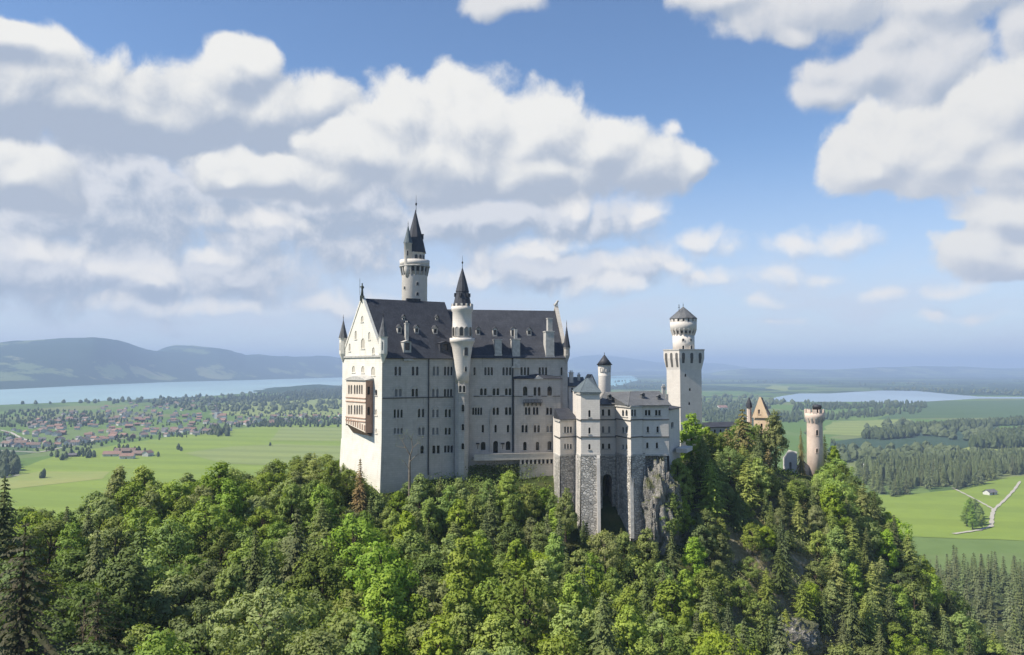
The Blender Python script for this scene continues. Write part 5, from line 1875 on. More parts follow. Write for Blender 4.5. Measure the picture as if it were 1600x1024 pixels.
LM = {
    'fresh': leaf_mat('fresh_beech_leaves', (0.144, 0.244, 0.025), (0.206, 0.306, 0.037), (0.106, 0.188, 0.022)),
    'mid': leaf_mat('maple_leaves', (0.119, 0.203, 0.028), (0.175, 0.259, 0.039), (0.084, 0.154, 0.022)),
    'olive': leaf_mat('olive_green_leaves', (0.123, 0.187, 0.042), (0.176, 0.237, 0.062), (0.096, 0.144, 0.037)),
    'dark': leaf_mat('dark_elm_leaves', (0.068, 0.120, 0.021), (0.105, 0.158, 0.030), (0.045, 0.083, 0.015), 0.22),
    'silver': leaf_mat('silvery_willow_leaves', (0.156, 0.210, 0.078), (0.222, 0.270, 0.120), (0.120, 0.168, 0.060)),
    'spruce': leaf_mat('spruce_needles', (0.060, 0.096, 0.027), (0.093, 0.129, 0.036), (0.039, 0.066, 0.019), 0.12),
    'spruce_far': leaf_mat('valley_spruce_needles', (0.077, 0.112, 0.042), (0.106, 0.144, 0.054), (0.054, 0.083, 0.032), 0.12),
    'larch': leaf_mat('larch_needles', (0.137, 0.195, 0.039), (0.189, 0.247, 0.055), (0.101, 0.150, 0.031), 0.25),
    'brown': leaf_mat('brownish_spruce_needles', (0.108, 0.108, 0.035), (0.155, 0.142, 0.049), (0.074, 0.084, 0.027), 0.15),
    'reddish': leaf_mat('reddish_conifer_needles', (0.150, 0.120, 0.039), (0.195, 0.137, 0.055), (0.104, 0.107, 0.031), 0.15),
    'pine': leaf_mat('dark_pine_needles', (0.041, 0.055, 0.019), (0.062, 0.074, 0.026), (0.055, 0.041, 0.022), 0.10),
    'scrub': leaf_mat('dry_scrub_leaves', (0.182, 0.202, 0.065), (0.260, 0.234, 0.111), (0.143, 0.156, 0.052), 0.2),
    'farwood': leaf_mat('far_wood_leaves', (0.048, 0.080, 0.032), (0.072, 0.109, 0.042), (0.038, 0.064, 0.026), 0.1),
}


def leaf_quads(cen, nrm, size, rng, long_dir=None, aspect=0.62, jitter=0.75):
    """Leaf clusters: one small bent card per entry. Returns verts, faces, normals."""
    n = len(cen)
    nn = nrm + rng.normal(0, jitter * 0.5, (n, 3))
    nn /= np.linalg.norm(nn, axis=1, keepdims=True) + 1e-9
    if long_dir is None:
        t = rng.normal(0, 1, (n, 3))
    else:
        t = long_dir + rng.normal(0, 0.18, (n, 3))
    t -= nn * np.sum(t * nn, 1, keepdims=True)
    t /= np.linalg.norm(t, axis=1, keepdims=True) + 1e-9
    b = np.cross(nn, t)
    s = size[:, None] if isinstance(size, np.ndarray) else size
    L_ = t * s
    Bv = b * (s * aspect)
    # irregular five sided cards
    k = rng.uniform(0.55, 1.0, (5, n, 1))
    p = [cen - L_ * 0.5 * k[0], cen - Bv * 0.5 * k[1] + L_ * 0.1, cen + L_ * 0.5 * k[2], cen + Bv * 0.5 * k[3] + L_ * 0.06]
    v = np.stack(p, 1).reshape(-1, 3)
    f = np.arange(4 * n, dtype=np.int32).reshape(n, 4)
    nv = np.repeat(nrm * 0.75 + nn * 0.45, 4, axis=0)
    nv /= np.linalg.norm(nv, axis=1, keepdims=True) + 1e-9
    return v, f, nv


def foliage_mesh(name, parts, mat):
    V, Fc, N, off = [], [], [], 0
    for v, f, nv in parts:
        V.append(v)
        Fc.append(f + off)
        N.append(nv)
        off += len(v)
    v, f, nv = np.concatenate(V), np.concatenate(Fc), np.concatenate(N)
    me = np_mesh(name, v, f, mat, smooth=True)
    me.normals_split_custom_set_from_vertices([tuple(x) for x in nv])
    return me


def broad_crown(seed, h=13.0, r=5.0, base=0.28, nclump=46, per=95, leaf=0.62, mat='mid', shape='round'):
    """Crown of leaf clumps set on spreading boughs; gaps between the clumps."""
    rng = np.random.RandomState(seed)
    C, R = [], []
    lob = rng.uniform(0, 6.28, 3)
    tries = 0
    while len(C) < nclump and tries < 4000:
        tries += 1
        t = rng.uniform(0, 1) ** 0.85
        a = rng.uniform(0, 2 * math.pi)
        if shape == 'round':
            prof = math.sin(math.pi * min(1, 0.18 + 0.82 * t) ** 0.9) ** 0.55
        elif shape == 'tall':
            prof = (1 - t) ** 0.55 * min(1.0, 0.45 + 2.2 * t)
        else:
            prof = (1 - 0.55 * t) * math.sin(math.pi * (0.12 + 0.84 * t)) ** 0.4
        prof *= 1 + 0.22 * math.sin(2 * a + lob[0]) + 0.14 * math.sin(3 * a + lob[1])
        rad = r * prof * math.sqrt(rng.uniform(0.25, 1.0))
        c = np.array([rad * math.cos(a), rad * math.sin(a), h * (base + (0.94 - base) * t)])
        cr = r * rng.uniform(0.22, 0.38) * (1.0 - 0.30 * t)
        if C and np.min(np.linalg.norm(np.array(C) - c, axis=1) / (np.array(R) + cr)) < 0.50:
            continue
        C.append(c)
        R.append(cr)
    parts = []
    for c, cr in zip(C, R):
        n = int(per * rng.uniform(0.7, 1.3))
        d = rng.normal(0, 1, (n, 3))
        d[:, 2] = d[:, 2] * 0.85 + 0.30
        d /= np.linalg.norm(d, axis=1, keepdims=True)
        rr = cr * rng.uniform(0.62, 1.12, (n, 1)) * (1 + 0.25 * np.sin(5 * d[:, :1] + 4 * d[:, 1:2] + rng.uniform(0, 6)))
        p = c + d * rr * np.array([1, 1, 0.78])
        out = d.copy()
        ax = np.array([c[0], c[1], c[2] - h * 0.55]) / (r * 1.2)
        out = out * 0.8 + ax * 0.5 + np.array([0, 0, 0.25])
        out /= np.linalg.norm(out, axis=1, keepdims=True)
        parts.append(leaf_quads(p, out, leaf * rng.uniform(0.65, 1.35, n), rng))
    # stray twigs on the outline
    n = nclump * 6
    i = rng.randint(0, len(C), n)
    d = rng.normal(0, 1, (n, 3)) + np.array([0, 0, 0.4])
    d /= np.linalg.norm(d, axis=1, keepdims=True)
    p = np.array(C)[i] + d * np.array(R)[i][:, None] * rng.uniform(1.0, 1.45, (n, 1))
    parts.append(leaf_quads(p, d, leaf * 0.6 * rng.uniform(0.6, 1.2, n), rng))
    return foliage_mesh('crown', parts, LM[mat]), C


def trunk_mesh(seed, h, r, base, C, mat='bark'):
    rng = random.Random(seed)
    m = MB()
    k = []
    for i in range(7):
        t = i / 6
        k.append(Vector((0.25 * math.sin(3 * t + seed), 0.25 * math.sin(2.3 * t + seed * 2), h * 0.9 * t - 1.5 * (1 - t))))
    rad = [max(0.05, 0.042 * h * (1 - 0.92 * i / 6) * 0.8) for i in range(7)]
    rad[0] *= 1.35
    m.tube(k, rad, 7)
    for c in C[:: max(1, len(C) // 9)]:
        z = max(h * base * 0.7, c[2] - rng.uniform(0.12, 0.26) * h)
        t = min(1.0, (z + 1.5) / (h * 0.9 + 1.5))
        a = Vector((0.25 * math.sin(3 * t + seed), 0.25 * math.sin(2.3 * t + seed * 2), z))
        b = Vector(c)
        m.tube([a, a.lerp(b, 0.5) + Vector((0, 0, 0.25)), b], [0.14, 0.09, 0.03], 5)
    return m.mesh('trunk', M[mat])


def spruce_crown(seed, h=20.0, r=3.6, base=0.08, tiers=22, mat='spruce', card=0.95, droop=0.35, ragged=0.25, power=0.85, dens=1.0):
    rng = np.random.RandomState(seed)
    cen, nrm, ld, sz = [], [], [], []
    for i in range(tiers):
        t = i / (tiers - 1)
        z = h * (base + (0.97 - base) * t)
        R = r * (1 - t) ** power * min(1.0, 0.55 + 3.0 * t) + 0.18
        nb = max(4, int((6 + 7 * (1 - t)) * dens))
        a0 = rng.uniform(0, 6.28)
        for b in range(nb):
            a = a0 + 2 * math.pi * b / nb + rng.normal(0, 0.16)
            Rb = R * (1 + rng.normal(0, ragged))
            if rng.rand() < 0.06:
                continue
            ns = max(2, int(Rb / (card * 0.42)))
            d = np.array([math.cos(a), math.sin(a), 0.0])
            s_ = np.array([-d[1], d[0], 0.0])
            for k in range(ns):
                q = (k + 0.6) / ns
                zz = z - droop * Rb * q * q * 1.1 + 0.22 * Rb * max(0, q - 0.7)
                for side in ((-1, 1) if q < 0.8 else (0,)):
                    w = side * card * (0.30 * (1.05 - q) + 0.12)
                    p = d * Rb * q + s_ * w + np.array([0, 0, zz - abs(w) * 0.25 + rng.normal(0, 0.08)])
                    cen.append(p)
                    nrm.append(d * 0.55 + s_ * side * 0.25 + np.array([0, 0, 0.75]))
                    ld.append(d * 0.8 + s_ * side * 0.6 + np.array([0, 0, -droop * q]))
                    sz.append(card * rng.uniform(0.7, 1.3) * (0.75 + 0.45 * (1 - t)))
    n = 14
    for k in range(n):
        t = rng.uniform(0.9, 1.0)
        a = rng.uniform(0, 6.28)
        d = np.array([math.cos(a), math.sin(a), 0])
        cen.append(d * 0.12 + np.array([0, 0, h * t]))
        nrm.append(d + np.array([0, 0, 0.3]))
        ld.append(np.array([0, 0, 1.0]))
        sz.append(card * 0.6)
    nrm = np.array(nrm)
    nrm /= np.linalg.norm(nrm, axis=1, keepdims=True)
    return foliage_mesh('crown', [leaf_quads(np.array(cen), nrm, np.array(sz), rng, np.array(ld), 0.55, 0.5)], LM[mat])


def pole_trunk(h, r, mat='bark'):
    m = MB()
    m.tube([Vector((0, 0, -1.5)), Vector((0.05, 0.05, h * 0.5)), Vector((0, 0, h * 0.96))], [r * 1.2, r * 0.7, 0.04], 7)
    for k in range(10):
        a, z = k * 2.4, h * (0.08 + 0.028 * k)
        m.tube([Vector((0, 0, z)), Vector((math.cos(a) * 1.2, math.sin(a) * 1.2, z - 0.2))], [0.05, 0.015], 4)
    return m.mesh('trunk', M[mat])


PROTO = {}


def proto(key, crown, trunk, h, r):
    PROTO.setdefault(key, []).append((crown, trunk, h, r))


for mat, shape, n, h, r in (('fresh', 'round', 3, 13, 5.2), ('fresh', 'tall', 2, 15, 4.2), ('mid', 'round', 3, 13.5, 5.3), ('mid', 'tall', 2, 15, 4.4), ('olive', 'round', 2, 12, 4.8),
                            ('olive', 'tall', 2, 13.5, 4.0), ('dark', 'round', 2, 13, 5.0), ('dark', 'tall', 1, 15, 4.4), ('silver', 'round', 2, 10, 4.4)):
    for k in range(n):
        sd = hash((mat, shape, k)) % 1000 if False else (len(PROTO) * 17 + k * 7 + {'round': 3, 'tall': 5}[shape])
        cr, C = broad_crown(sd, h, r, 0.22 if shape == 'round' else 0.14, 44 if shape == 'round' else 50, 112, 0.66 if mat != 'silver' else 0.55, mat, shape)
        proto(mat if shape == 'round' else mat + '_tall', cr, trunk_mesh(sd, h, r, 0.25, C, 'bark' if mat != 'silver' else 'bark_grey'), h, r)
for key, mat, n, h, r, dr, rag, pw, dens, card in (('spruce', 'spruce', 3, 18, 4.3, 0.40, 0.24, 0.75, 1.3, 1.0), ('larch', 'larch', 3, 16, 4.4, 0.15, 0.28, 0.52, 1.5, 0.85),
                                                   ('brown', 'brown', 2, 24, 5.6, 0.45, 0.30, 0.60, 1.5, 1.1), ('reddish', 'reddish', 1, 15, 3.0, 0.4, 0.25, 0.8, 1.1, 0.8),
                                                   ('pine', 'pine', 2, 20, 5.4, 0.22, 0.45, 0.45, 1.5, 0.66)):
    for k in range(n):
        sd = 300 + len(PROTO) * 11 + k
        proto(key, spruce_crown(sd, h, r, 0.06, 26 if key != 'pine' else 17, mat, card, dr, rag, pw, dens), pole_trunk(h, 0.30), h, r)
for k in range(4):
    proto('far_spruce', spruce_crown(500 + k, 20, 3.9, 0.03, 16, 'spruce_far', 1.7, 0.45, 0.25, 0.68, 1.0), pole_trunk(20, 0.3), 20, 3.9)

KIND = {'fresh': 'broadleaf_tree', 'fresh_tall': 'broadleaf_tree', 'mid': 'broadleaf_tree', 'mid_tall': 'broadleaf_tree', 'olive': 'broadleaf_tree', 'olive_tall': 'broadleaf_tree',
        'dark': 'broadleaf_tree', 'dark_tall': 'broadleaf_tree', 'silver': 'broadleaf_tree', 'spruce': 'spruce_tree', 'larch': 'larch_tree', 'brown': 'spruce_tree', 'reddish': 'spruce_tree',
        'pine': 'pine_tree', 'far_spruce': 'spruce_tree'}
LOOK = {'fresh': 'bright fresh green broadleaf tree', 'fresh_tall': 'bright green tall-crowned broadleaf tree', 'mid': 'mid green round-crowned broadleaf tree', 'mid_tall': 'mid green tall-crowned broadleaf tree',
        'olive': 'pale olive green round broadleaf tree', 'olive_tall': 'pale olive green narrow broadleaf tree', 'dark': 'dark green round broadleaf tree', 'dark_tall': 'dark green tall broadleaf tree',
        'silver': 'silvery green feathery tree', 'spruce': 'dark green pointed spruce', 'larch': 'light green conical larch', 'brown': 'brownish green tall spruce', 'reddish': 'reddish brown tinged conifer',
        'pine': 'dark brownish ragged pine', 'far_spruce': 'slim grey green spruce'}
treernd = random.Random(42)
placed = []


def plant(key, x, y, h, label, group=None, z=None, wid=1.0, var=None, parts=True):
    cr, tk, ph, pr = PROTO[key][treernd.randrange(len(PROTO[key])) if var is None else var % len(PROTO[key])]
    if z is None:
        z = float(hgt(x, y)[0]) - 0.3
    s = h / ph
    if parts:
        o = thing(KIND[key], label, 'tree', (x, y, z), treernd.uniform(0, 6.28), group)
        o.scale = (s * wid, s * wid, s)
        a = bpy.data.objects.new('trunk', tk)
        b = bpy.data.objects.new('crown', cr)
        for c in (a, b):
            COL.objects.link(c)
            c.parent = o
    placed.append((x, y, pr * s * wid))
    return o


# skyline that the near trees may not overtop (photo pixels)
SKY_X = [-200, 0, 25, 60, 120, 150, 185, 230, 262, 300, 345, 385, 430, 490, 545, 575, 600, 640, 660, 700, 740, 780, 820, 860, 900, 925, 950, 985, 1012, 1040, 1050, 1060, 1080, 1105, 1130, 1148,
         1160, 1172, 1180, 1200, 1210, 1216, 1221, 1262, 1285, 1320, 1345, 1370, 1400, 1440, 1480, 1500, 1560, 1800]
SKY_Y = [760, 748, 775, 792, 790, 745, 728, 735, 752, 728, 722, 738, 714, 698, 722, 752, 775, 748, 738, 742, 738, 722, 735, 762, 795, 815, 835, 812, 838, 800, 720, 690, 645, 668, 672, 660, 640, 650, 662,
         652, 642, 655, 744, 746, 735, 716, 735, 765, 800, 822, 852, 880, 900, 905]


def limit(px):
    return float(np.interp(px, SKY_X, SKY_Y))


def top_ok(x, y, z, h, r):
    """Largest height (and whether it is enough) so that the crown stays under the skyline."""
    lo = h
    for dx, fh in ((0, 1.0), (-r * 0.55, 0.80), (r * 0.55, 0.80), (-r * 0.9, 0.55), (r * 0.9, 0.55)):
        px, _ = to_px((x + dx, y, z))
        zl = P(px, limit(px), y)[2]
        lo = min(lo, (zl - z) / fh)
    return lo


FOOT = [(-40, 218, 26, 30), (-20, 222, 60, 30)]


def blocked(x, y):
    # footprints of the buildings
    for pl, dep in ((PA, 26), (PB, 26)):
        v = Vector((x, y, 0)) - pl.o
        u, b = v.dot(pl.d), -v.dot(pl.n)
        if -1.5 < u < pl.len + 1 and -1.2 < b < dep:
            return True
    if 12 < x < 45 and 208.5 < y < 236:
        return True
    if 43 < x < 72 and 224 < y < 290 and not (y < 250 and x > 53):
        return True
    if 84 < x < 97 and 294 < y < 312:
        return True
    if abs(x - 111) < 4.5 and abs(y - 297) < 4.5:
        return True
    if 97 < x < 110 and 289.5 < y < 300:
        return True
    return False


def zone_of(x, y):
    px, py = to_px((x, y, float(hgt(x, y)[0]) + 8))
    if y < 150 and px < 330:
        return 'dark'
    if px < 540 and y > 185:
        return 'ridge'
    if px < 560:
        return 'west'
    if px < 880:
        return 'front' if y > 185 else 'mid'
    if px < 1050:
        return 'bower'
    if y > 262:
        return 'gate'
    return 'spur'


ZONE = {
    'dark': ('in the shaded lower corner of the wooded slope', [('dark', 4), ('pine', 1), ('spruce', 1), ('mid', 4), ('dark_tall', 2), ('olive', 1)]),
    'ridge': ('on the wooded ridge west of the palace', [('mid', 4), ('olive', 3), ('fresh', 3), ('larch', 2), ('mid_tall', 3), ('olive_tall', 2), ('dark', 1)]),
    'west': ('on the slope below the western ridge', [('mid', 5), ('fresh', 2), ('olive', 4), ('dark', 2), ('mid_tall', 2), ('silver', 1), ('spruce', 1)]),
    'front': ('close below the palace walls', [('olive_tall', 3), ('fresh_tall', 3), ('mid_tall', 3), ('dark_tall', 2), ('spruce', 2), ('fresh', 1)]),
    'mid': ('in the hollow below the palace', [('fresh', 6), ('fresh_tall', 3), ('mid', 3), ('olive', 2), ('silver', 1), ('dark', 1)]),
    'bower': ('on the steep ground below the bower wing', [('fresh', 3), ('fresh_tall', 4), ('mid_tall', 3), ('olive_tall', 2), ('spruce', 3), ('dark', 1)]),
    'gate': ('on the rock round the gatehouse', [('fresh', 4), ('fresh_tall', 3), ('mid', 3), ('spruce', 2), ('dark_tall', 2)]),
    'spur': ('on the rocky spur below the gatehouse', [('fresh', 3), ('mid', 2), ('fresh_tall', 2), ('spruce', 2), ('olive', 2), ('dark', 1), ('larch', 2)]),
}
NEARGROUP = 'trees of the castle woods'


def pick(lst):
    t = treernd.uniform(0, sum(w for _, w in lst))
    for k, w in lst:
        t -= w
        if t <= 0:
            return k
    return lst[-1][0]


# trees with a look of their own ------------------------------------------------
def special(key, px, py_top, Y, h, label, wid=1.0, var=0, group=None):
    top = P(px, py_top, Y)
    z = top.z - h
    return plant(key, top.x, Y, h, label, group, z=z, wid=wid, var=var)


special('brown', 1160, 636, 262, 34, 'tallest brownish spruce standing before the gatehouse', 1.15, 0)
special('olive_tall', 1210, 640, 279, 20, 'broad olive-brown tree hiding the foot of the gatehouse', 0.8, 1)
special('olive', 1184, 664, 280, 18, 'olive crown in front of the orange gatehouse wall', 0.8, 0)
special('brown', 1135, 668, 268, 22, 'second brownish spruce hiding the long low gallery house', 1.0, 1)
special('fresh_tall', 1105, 664, 264, 18, 'bright green tree between square tower and brown spruces', 1.1, 1)
special('brown', 1200, 700, 268, 19, 'shorter brownish spruce below the gatehouse gable', 1.1, 0)
special('fresh_tall', 1080, 642, 246, 17, 'bright green tree rising just below the square tower', 1.0, 0)
special('reddish', 563, 716, 207, 15, 'reddish tinged conifer against the west foot of the palace', 0.9, 0)
special('pine', 40, 812, 92, 21, 'dark ragged pine with reddish trunk at the edge of the wood', 1.1, 0)
special('mid_tall', 225, 724, 206, 17, 'twin-topped light green conical tree on the far end of the ridge', 0.95, 1)
special('olive_tall', 185, 726, 204, 16, 'slim light green conical tree at the outer end of the ridge', 0.95, 2)
special('mid_tall', 345, 720, 205, 18, 'broad mid green tree topping the middle of the ridge', 1.25, 0)
special('mid_tall', 260, 752, 207, 13, 'small dark pointed tree between two conical trees on the ridge', 0.8, 1)
special('olive_tall', 655, 738, 207, 15, 'light green bushy tree touching the palace south wall', 0.95, 0)
special('brown', 1251, 668, 290, 19, 'thin dark brown spruce between gate wall and gate turret', 0.42, 1)
special('fresh', 1310, 716, 290, 15, 'brightest yellow-green tree on the shoulder beyond the gate turret', 1.0, 0)
special('silver', 1205, 758, 258, 11, 'grey-green feathery tree on the rock below the gatehouse', 0.9, 0)
special('fresh_tall', 1303, 694, 296, 13, 'yellow-green tree close against the outer side of the gate turret', 1.0, 0)
special('fresh_tall', 1060, 712, 224, 17, 'green tree beside the rock at the bower corner', 1.0, 1)
special('mid_tall', 1050, 768, 212, 13, 'leafy tree climbing the side of the grey outcrop', 1.0, 0)
special('olive_tall', 1010, 822, 205, 13, 'olive tree at the foot of the grey outcrop', 0.9, 0)
special('spruce', 1288, 680, 312, 22, 'grey green spruce tip behind the gate turret', 0.9, 0)
special('olive_tall', 885, 762, 202, 12, 'light green leaning tree at the foot of the bower end wall', 0.8, 1)
special('silver', 945, 830, 196, 11, 'pale feathery tree in front of the great arch', 0.85, 1)
special('spruce', 105, 790, 178, 13, 'small dark spruce on the low saddle of the ridge', 0.9, 1)
special('spruce', 8, 745, 165, 22, 'tall dark conifer cut by the picture edge on the ridge', 1.1, 0)
special('silver', 410, 918, 118, 12, 'pale silvery tree low on the slope amid dark crowns', 1.1, 0)
special('silver', 495, 985, 108, 11, 'silvery bush-like tree lowest on the slope under the ridge', 1.1, 1)
special('fresh_tall', 808, 838, 176, 15, 'bright green pointed crown alone in the hollow below the terrace', 1.0, 1)

# leafless tree against the south wall
dt = thing('bare_tree', 'nearly leafless forked tree against the shaded palace wall', 'tree', (P(640, 760, 212).x, 212, 144))
db = MB()
tp = lambda px, py, dy=0: P(px, py, 212 + dy)
db.tube([tp(640, 790), tp(640, 725), tp(641, 712)], [0.42, 0.30, 0.24], 7)
for pts, r in (([(641, 712), (634, 700), (629, 690), (624, 684)], 0.17), ([(641, 712), (645, 700), (643, 688), (645, 678)], 0.16), ([(634, 700), (626, 699), (618, 697)], 0.09), ([(629, 690), (632, 682), (630, 676)], 0.07),
               ([(645, 700), (652, 694), (655, 686)], 0.09), ([(640, 722), (650, 712), (656, 709)], 0.12), ([(643, 688), (638, 682), (637, 676)], 0.06), ([(652, 694), (658, 692)], 0.05), ([(640, 735), (632, 722), (628, 718)], 0.10)):
    db.tube([tp(a, b, 0.4 * math.sin(a)) for a, b in pts], [r * (1 - 0.7 * i / (len(pts) - 1)) for i in range(len(pts))], 5)
db.build('trunk', M['bark_grey'], dt)
rng = np.random.RandomState(5)
ends = [(624, 684), (645, 678), (618, 697), (630, 676), (655, 686), (656, 709), (637, 676), (658, 692), (628, 718), (640, 684), (648, 690)]
cc = np.array([tuple(tp(a, b, 0.4 * math.sin(a))) for a, b in ends])
pp = cc[rng.randint(0, len(cc), 90)] + rng.normal(0, 0.55, (90, 3))
dd = rng.normal(0, 1, (90, 3))
dd /= np.linalg.norm(dd, axis=1, keepdims=True)
link('crown', foliage_mesh('crown', [leaf_quads(pp, dd, 0.3 * rng.uniform(0.6, 1.2, 90), rng)], LM['olive']), dt)

# woods on the castle hill: scatter with spacing, keeping to the skyline
cand = []
for _ in range(22000):
    Y = 84 + 228 * treernd.random() ** 0.9
    px = treernd.uniform(-130, 1560)
    X = (px - 800) / F * Y
    cand.append((X, Y))
count = {}
for X, Y in cand:
    if sum(count.values()) >= 900:
        break
    px0 = 800 + F * X / Y
    z = float(hgt(X, Y)[0])
    if z < 62 or blocked(X, Y):
        continue
    if Y > 240 and px0 < 1050:
        continue
    if Y > 205 and px0 > 590 and px0 < 870 and Y > 216:
        continue
    _, pyg = to_px((X, Y, z + 12))
    if pyg > 1075:
        continue
    zn = zone_of(X, Y)
    # open scrub and rock on the spur
    sp_px, sp_py = to_px((X, Y, z))
    if 1130 < sp_px < 1300 and 810 < sp_py < 1100 and treernd.random() < 0.70:
        continue
    if 1005 < sp_px < 1052 and 705 < sp_py < 835 and Y > 195:
        continue
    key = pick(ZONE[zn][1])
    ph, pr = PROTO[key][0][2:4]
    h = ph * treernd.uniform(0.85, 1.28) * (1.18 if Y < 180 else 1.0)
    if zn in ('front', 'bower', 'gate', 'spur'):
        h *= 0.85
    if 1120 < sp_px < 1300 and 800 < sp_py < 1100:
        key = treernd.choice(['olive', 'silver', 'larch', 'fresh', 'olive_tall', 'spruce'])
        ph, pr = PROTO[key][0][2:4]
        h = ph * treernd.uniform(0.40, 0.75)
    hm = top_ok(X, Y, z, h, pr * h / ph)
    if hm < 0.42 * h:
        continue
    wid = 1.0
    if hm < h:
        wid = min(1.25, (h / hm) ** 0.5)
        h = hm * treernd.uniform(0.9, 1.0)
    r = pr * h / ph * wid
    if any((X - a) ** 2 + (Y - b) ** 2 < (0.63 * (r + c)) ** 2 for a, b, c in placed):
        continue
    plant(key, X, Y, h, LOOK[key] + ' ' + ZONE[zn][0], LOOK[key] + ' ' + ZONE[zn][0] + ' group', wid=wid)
    count[key] = count.get(key, 0) + 1
print('NEAR TREES', count, sum(count.values()))

# conifers on the low wooded foot and across the valley on the right
n_far = 0
fplaced = []
tries = 0
FARPOLY1 = [(1430, 850), (1470, 842), (1520, 836), (1600, 812), (1720, 800), (1720, 1090), (1380, 1090)]
while n_far < 210 and tries < 20000:
    tries += 1
    Y = 250 + 420 * treernd.random() ** 0.8
    px = treernd.uniform(1330, 1680)
    X = (px - 800) / F * Y
    z = float(hgt(X, Y)[0])
    if z > 72 or z < 4:
        continue
    pxx, pyy = to_px((X, Y, z))
    if pyy < 842 or pyy > 1140:
        continue
    h = treernd.uniform(17, 27)
    topy = to_px((X, Y, z + h))[1]
    lim = np.interp(px, [1330, 1400, 1440, 1490, 1540, 1600, 1700], [1000, 900, 850, 826, 822, 816, 806])
    if topy < lim or topy > 1030:
        continue
    dmin = 4.6 if Y > 400 else 5.2
    if any((X - a) ** 2 + (Y - b) ** 2 < dmin ** 2 for a, b in fplaced) or any((X - a) ** 2 + (Y - b) ** 2 < (0.5 * (c + 3)) ** 2 for a, b, c in placed[:400]):
        continue
    fplaced.append((X, Y))
    if Y < 330 and treernd.random() < 0.45:
        key = treernd.choice(['fresh', 'mid', 'fresh_tall', 'mid_tall'])
        h *= 0.62
        plant(key, X, Y, h, LOOK[key] + ' among conifers at the foot of the spur', LOOK[key] + ' at the foot of the spur')
    else:
        plant('far_spruce', X, Y, h, 'slim grey green spruce in the wood at the foot of the castle spur', 'spruces at the foot of the castle spur')
    n_far += 1
print('FOOT TREES', n_far)


def inside(pt, poly):
    x, y = pt
    c = False
    for i in range(len(poly)):
        (x0, y0), (x1, y1) = poly[i], poly[i - 1]
        if (y0 > y) != (y1 > y) and x < (x1 - x0) * (y - y0) / (y1 - y0) + x0:
            c = not c
    return c


W1 = [(1340, 752), (1350, 742), (1420, 736), (1500, 731), (1640, 718), (1640, 741), (1580, 744), (1560, 750), (1500, 766), (1460, 762), (1440, 769), (1395, 777), (1365, 768)]
w1 = 0
wp = []
tries = 0
while w1 < 130 and tries < 9000:
    tries += 1
    px = treernd.uniform(1340, 1640)
    py = 715 + 63 * treernd.random() ** 0.6
    if not inside((px, py), W1):
        continue
    g = G(px, py, 0.0)
    if any((g.x - a) ** 2 + (g.y - b) ** 2 < 11 ** 2 for a, b in wp):
        continue
    wp.append((g.x, g.y))
    plant('far_spruce', g.x, g.y, treernd.uniform(22, 36), 'tall slim spruce in the dark wood edging the far meadow', 'spruces edging the far meadow', z=0.0, wid=1.15)
    w1 += 1
for i, (px, py, h) in enumerate([(1524, 812, 20), (1516, 818, 24), (1530, 821, 17), (1511, 823, 18), (1535, 826, 13), (1520, 828, 19), (1533, 808, 10)]):
    g = G(px, py, 0.0)
    plant('mid_tall', g.x, g.y, h * 1.25, 'bushy dull green tree in the clump beside the forked track', 'clump beside the forked track', z=0.0)

# ------------------------------------------------------------------ undergrowth on the hill: nobody could count it
rng = np.random.RandomState(77)
N = 60000
Yr = rng.uniform(84, 318, N)
pxr = rng.uniform(-120, 1540, N)
Xr = (pxr - 800) / F * Yr
Zr = hgt(Xr, Yr)
bl = np.array([blocked(a, b) for a, b in zip(Xr, Yr)])
nzv = fbm(Xr / 9.0 + 3, Yr / 9.0, 3)
keep = (~bl) & (Zr > 62) & (nzv > 0.36)
Xr, Yr, Zr = Xr[keep], Yr[keep], Zr[keep]


def shrubs(name, X, Y, Z, mat, seed, size=0.65, hgt_=1.6):
    rng = np.random.RandomState(seed)
    n = len(X)
    k = 4
    c = np.stack([X, Y, Z], -1).repeat(k, 0)
    h = hgt_ * rng.uniform(0.2, 1.0, (n, 1)).repeat(k, 0).reshape(-1)
    c[:, :2] += rng.normal(0, 0.7, (n * k, 2))
    c[:, 2] += h * rng.uniform(0.1, 1.0, n * k)
    d = rng.normal(0, 1, (n * k, 3)) * 0.6 + np.array([0, -0.15, 0.8])
    d /= np.linalg.norm(d, axis=1, keepdims=True)
    o = link(name, foliage_mesh(name, [leaf_quads(c, d, size * rng.uniform(0.6, 1.3, n * k), rng)], LM[mat]))
    return tag(o, kind='stuff')


pxs_, pys_ = zip(*[to_px(q) for q in zip(Xr, Yr, Zr)])
pxs_, pys_ = np.array(pxs_), np.array(pys_)
onsp = (pxs_ > 1080) & (pxs_ < 1340) & (pys_ > 770)
sc = onsp & (fbm(Xr / 6.0, Yr / 6.0, 3) > 0.40)
Xe = rng.uniform(-42, 40, 9000)
Ye = rng.uniform(200, 237, 9000)
ke = np.array([not blocked(a, b) for a, b in zip(Xe, Ye)]) & (fbm(Xe / 5.0, Ye / 5.0, 3) > 0.42)
Xe, Ye = Xe[ke], Ye[ke]
shrubs('bushes', Xe, Ye, hgt(Xe, Ye) - 0.2, 'mid', 15, 0.62, 3.4)
shrubs('undergrowth', Xr[~onsp], Yr[~onsp], Zr[~onsp], 'dark', 5)
Xs = rng.uniform(42, 108, 42000)
Ys = rng.uniform(185, 266, 42000)
Zs = hgt(Xs, Ys)
qx, qy = zip(*[to_px(q) for q in zip(Xs, Ys, Zs)])
qx, qy = np.array(qx), np.array(qy)
nf = fbm(Xs / 5.0 + 2, Ys / 5.0, 4)
ks = (qx > 1105) & (qx < 1325) & (qy > 775) & (nf > 0.43)
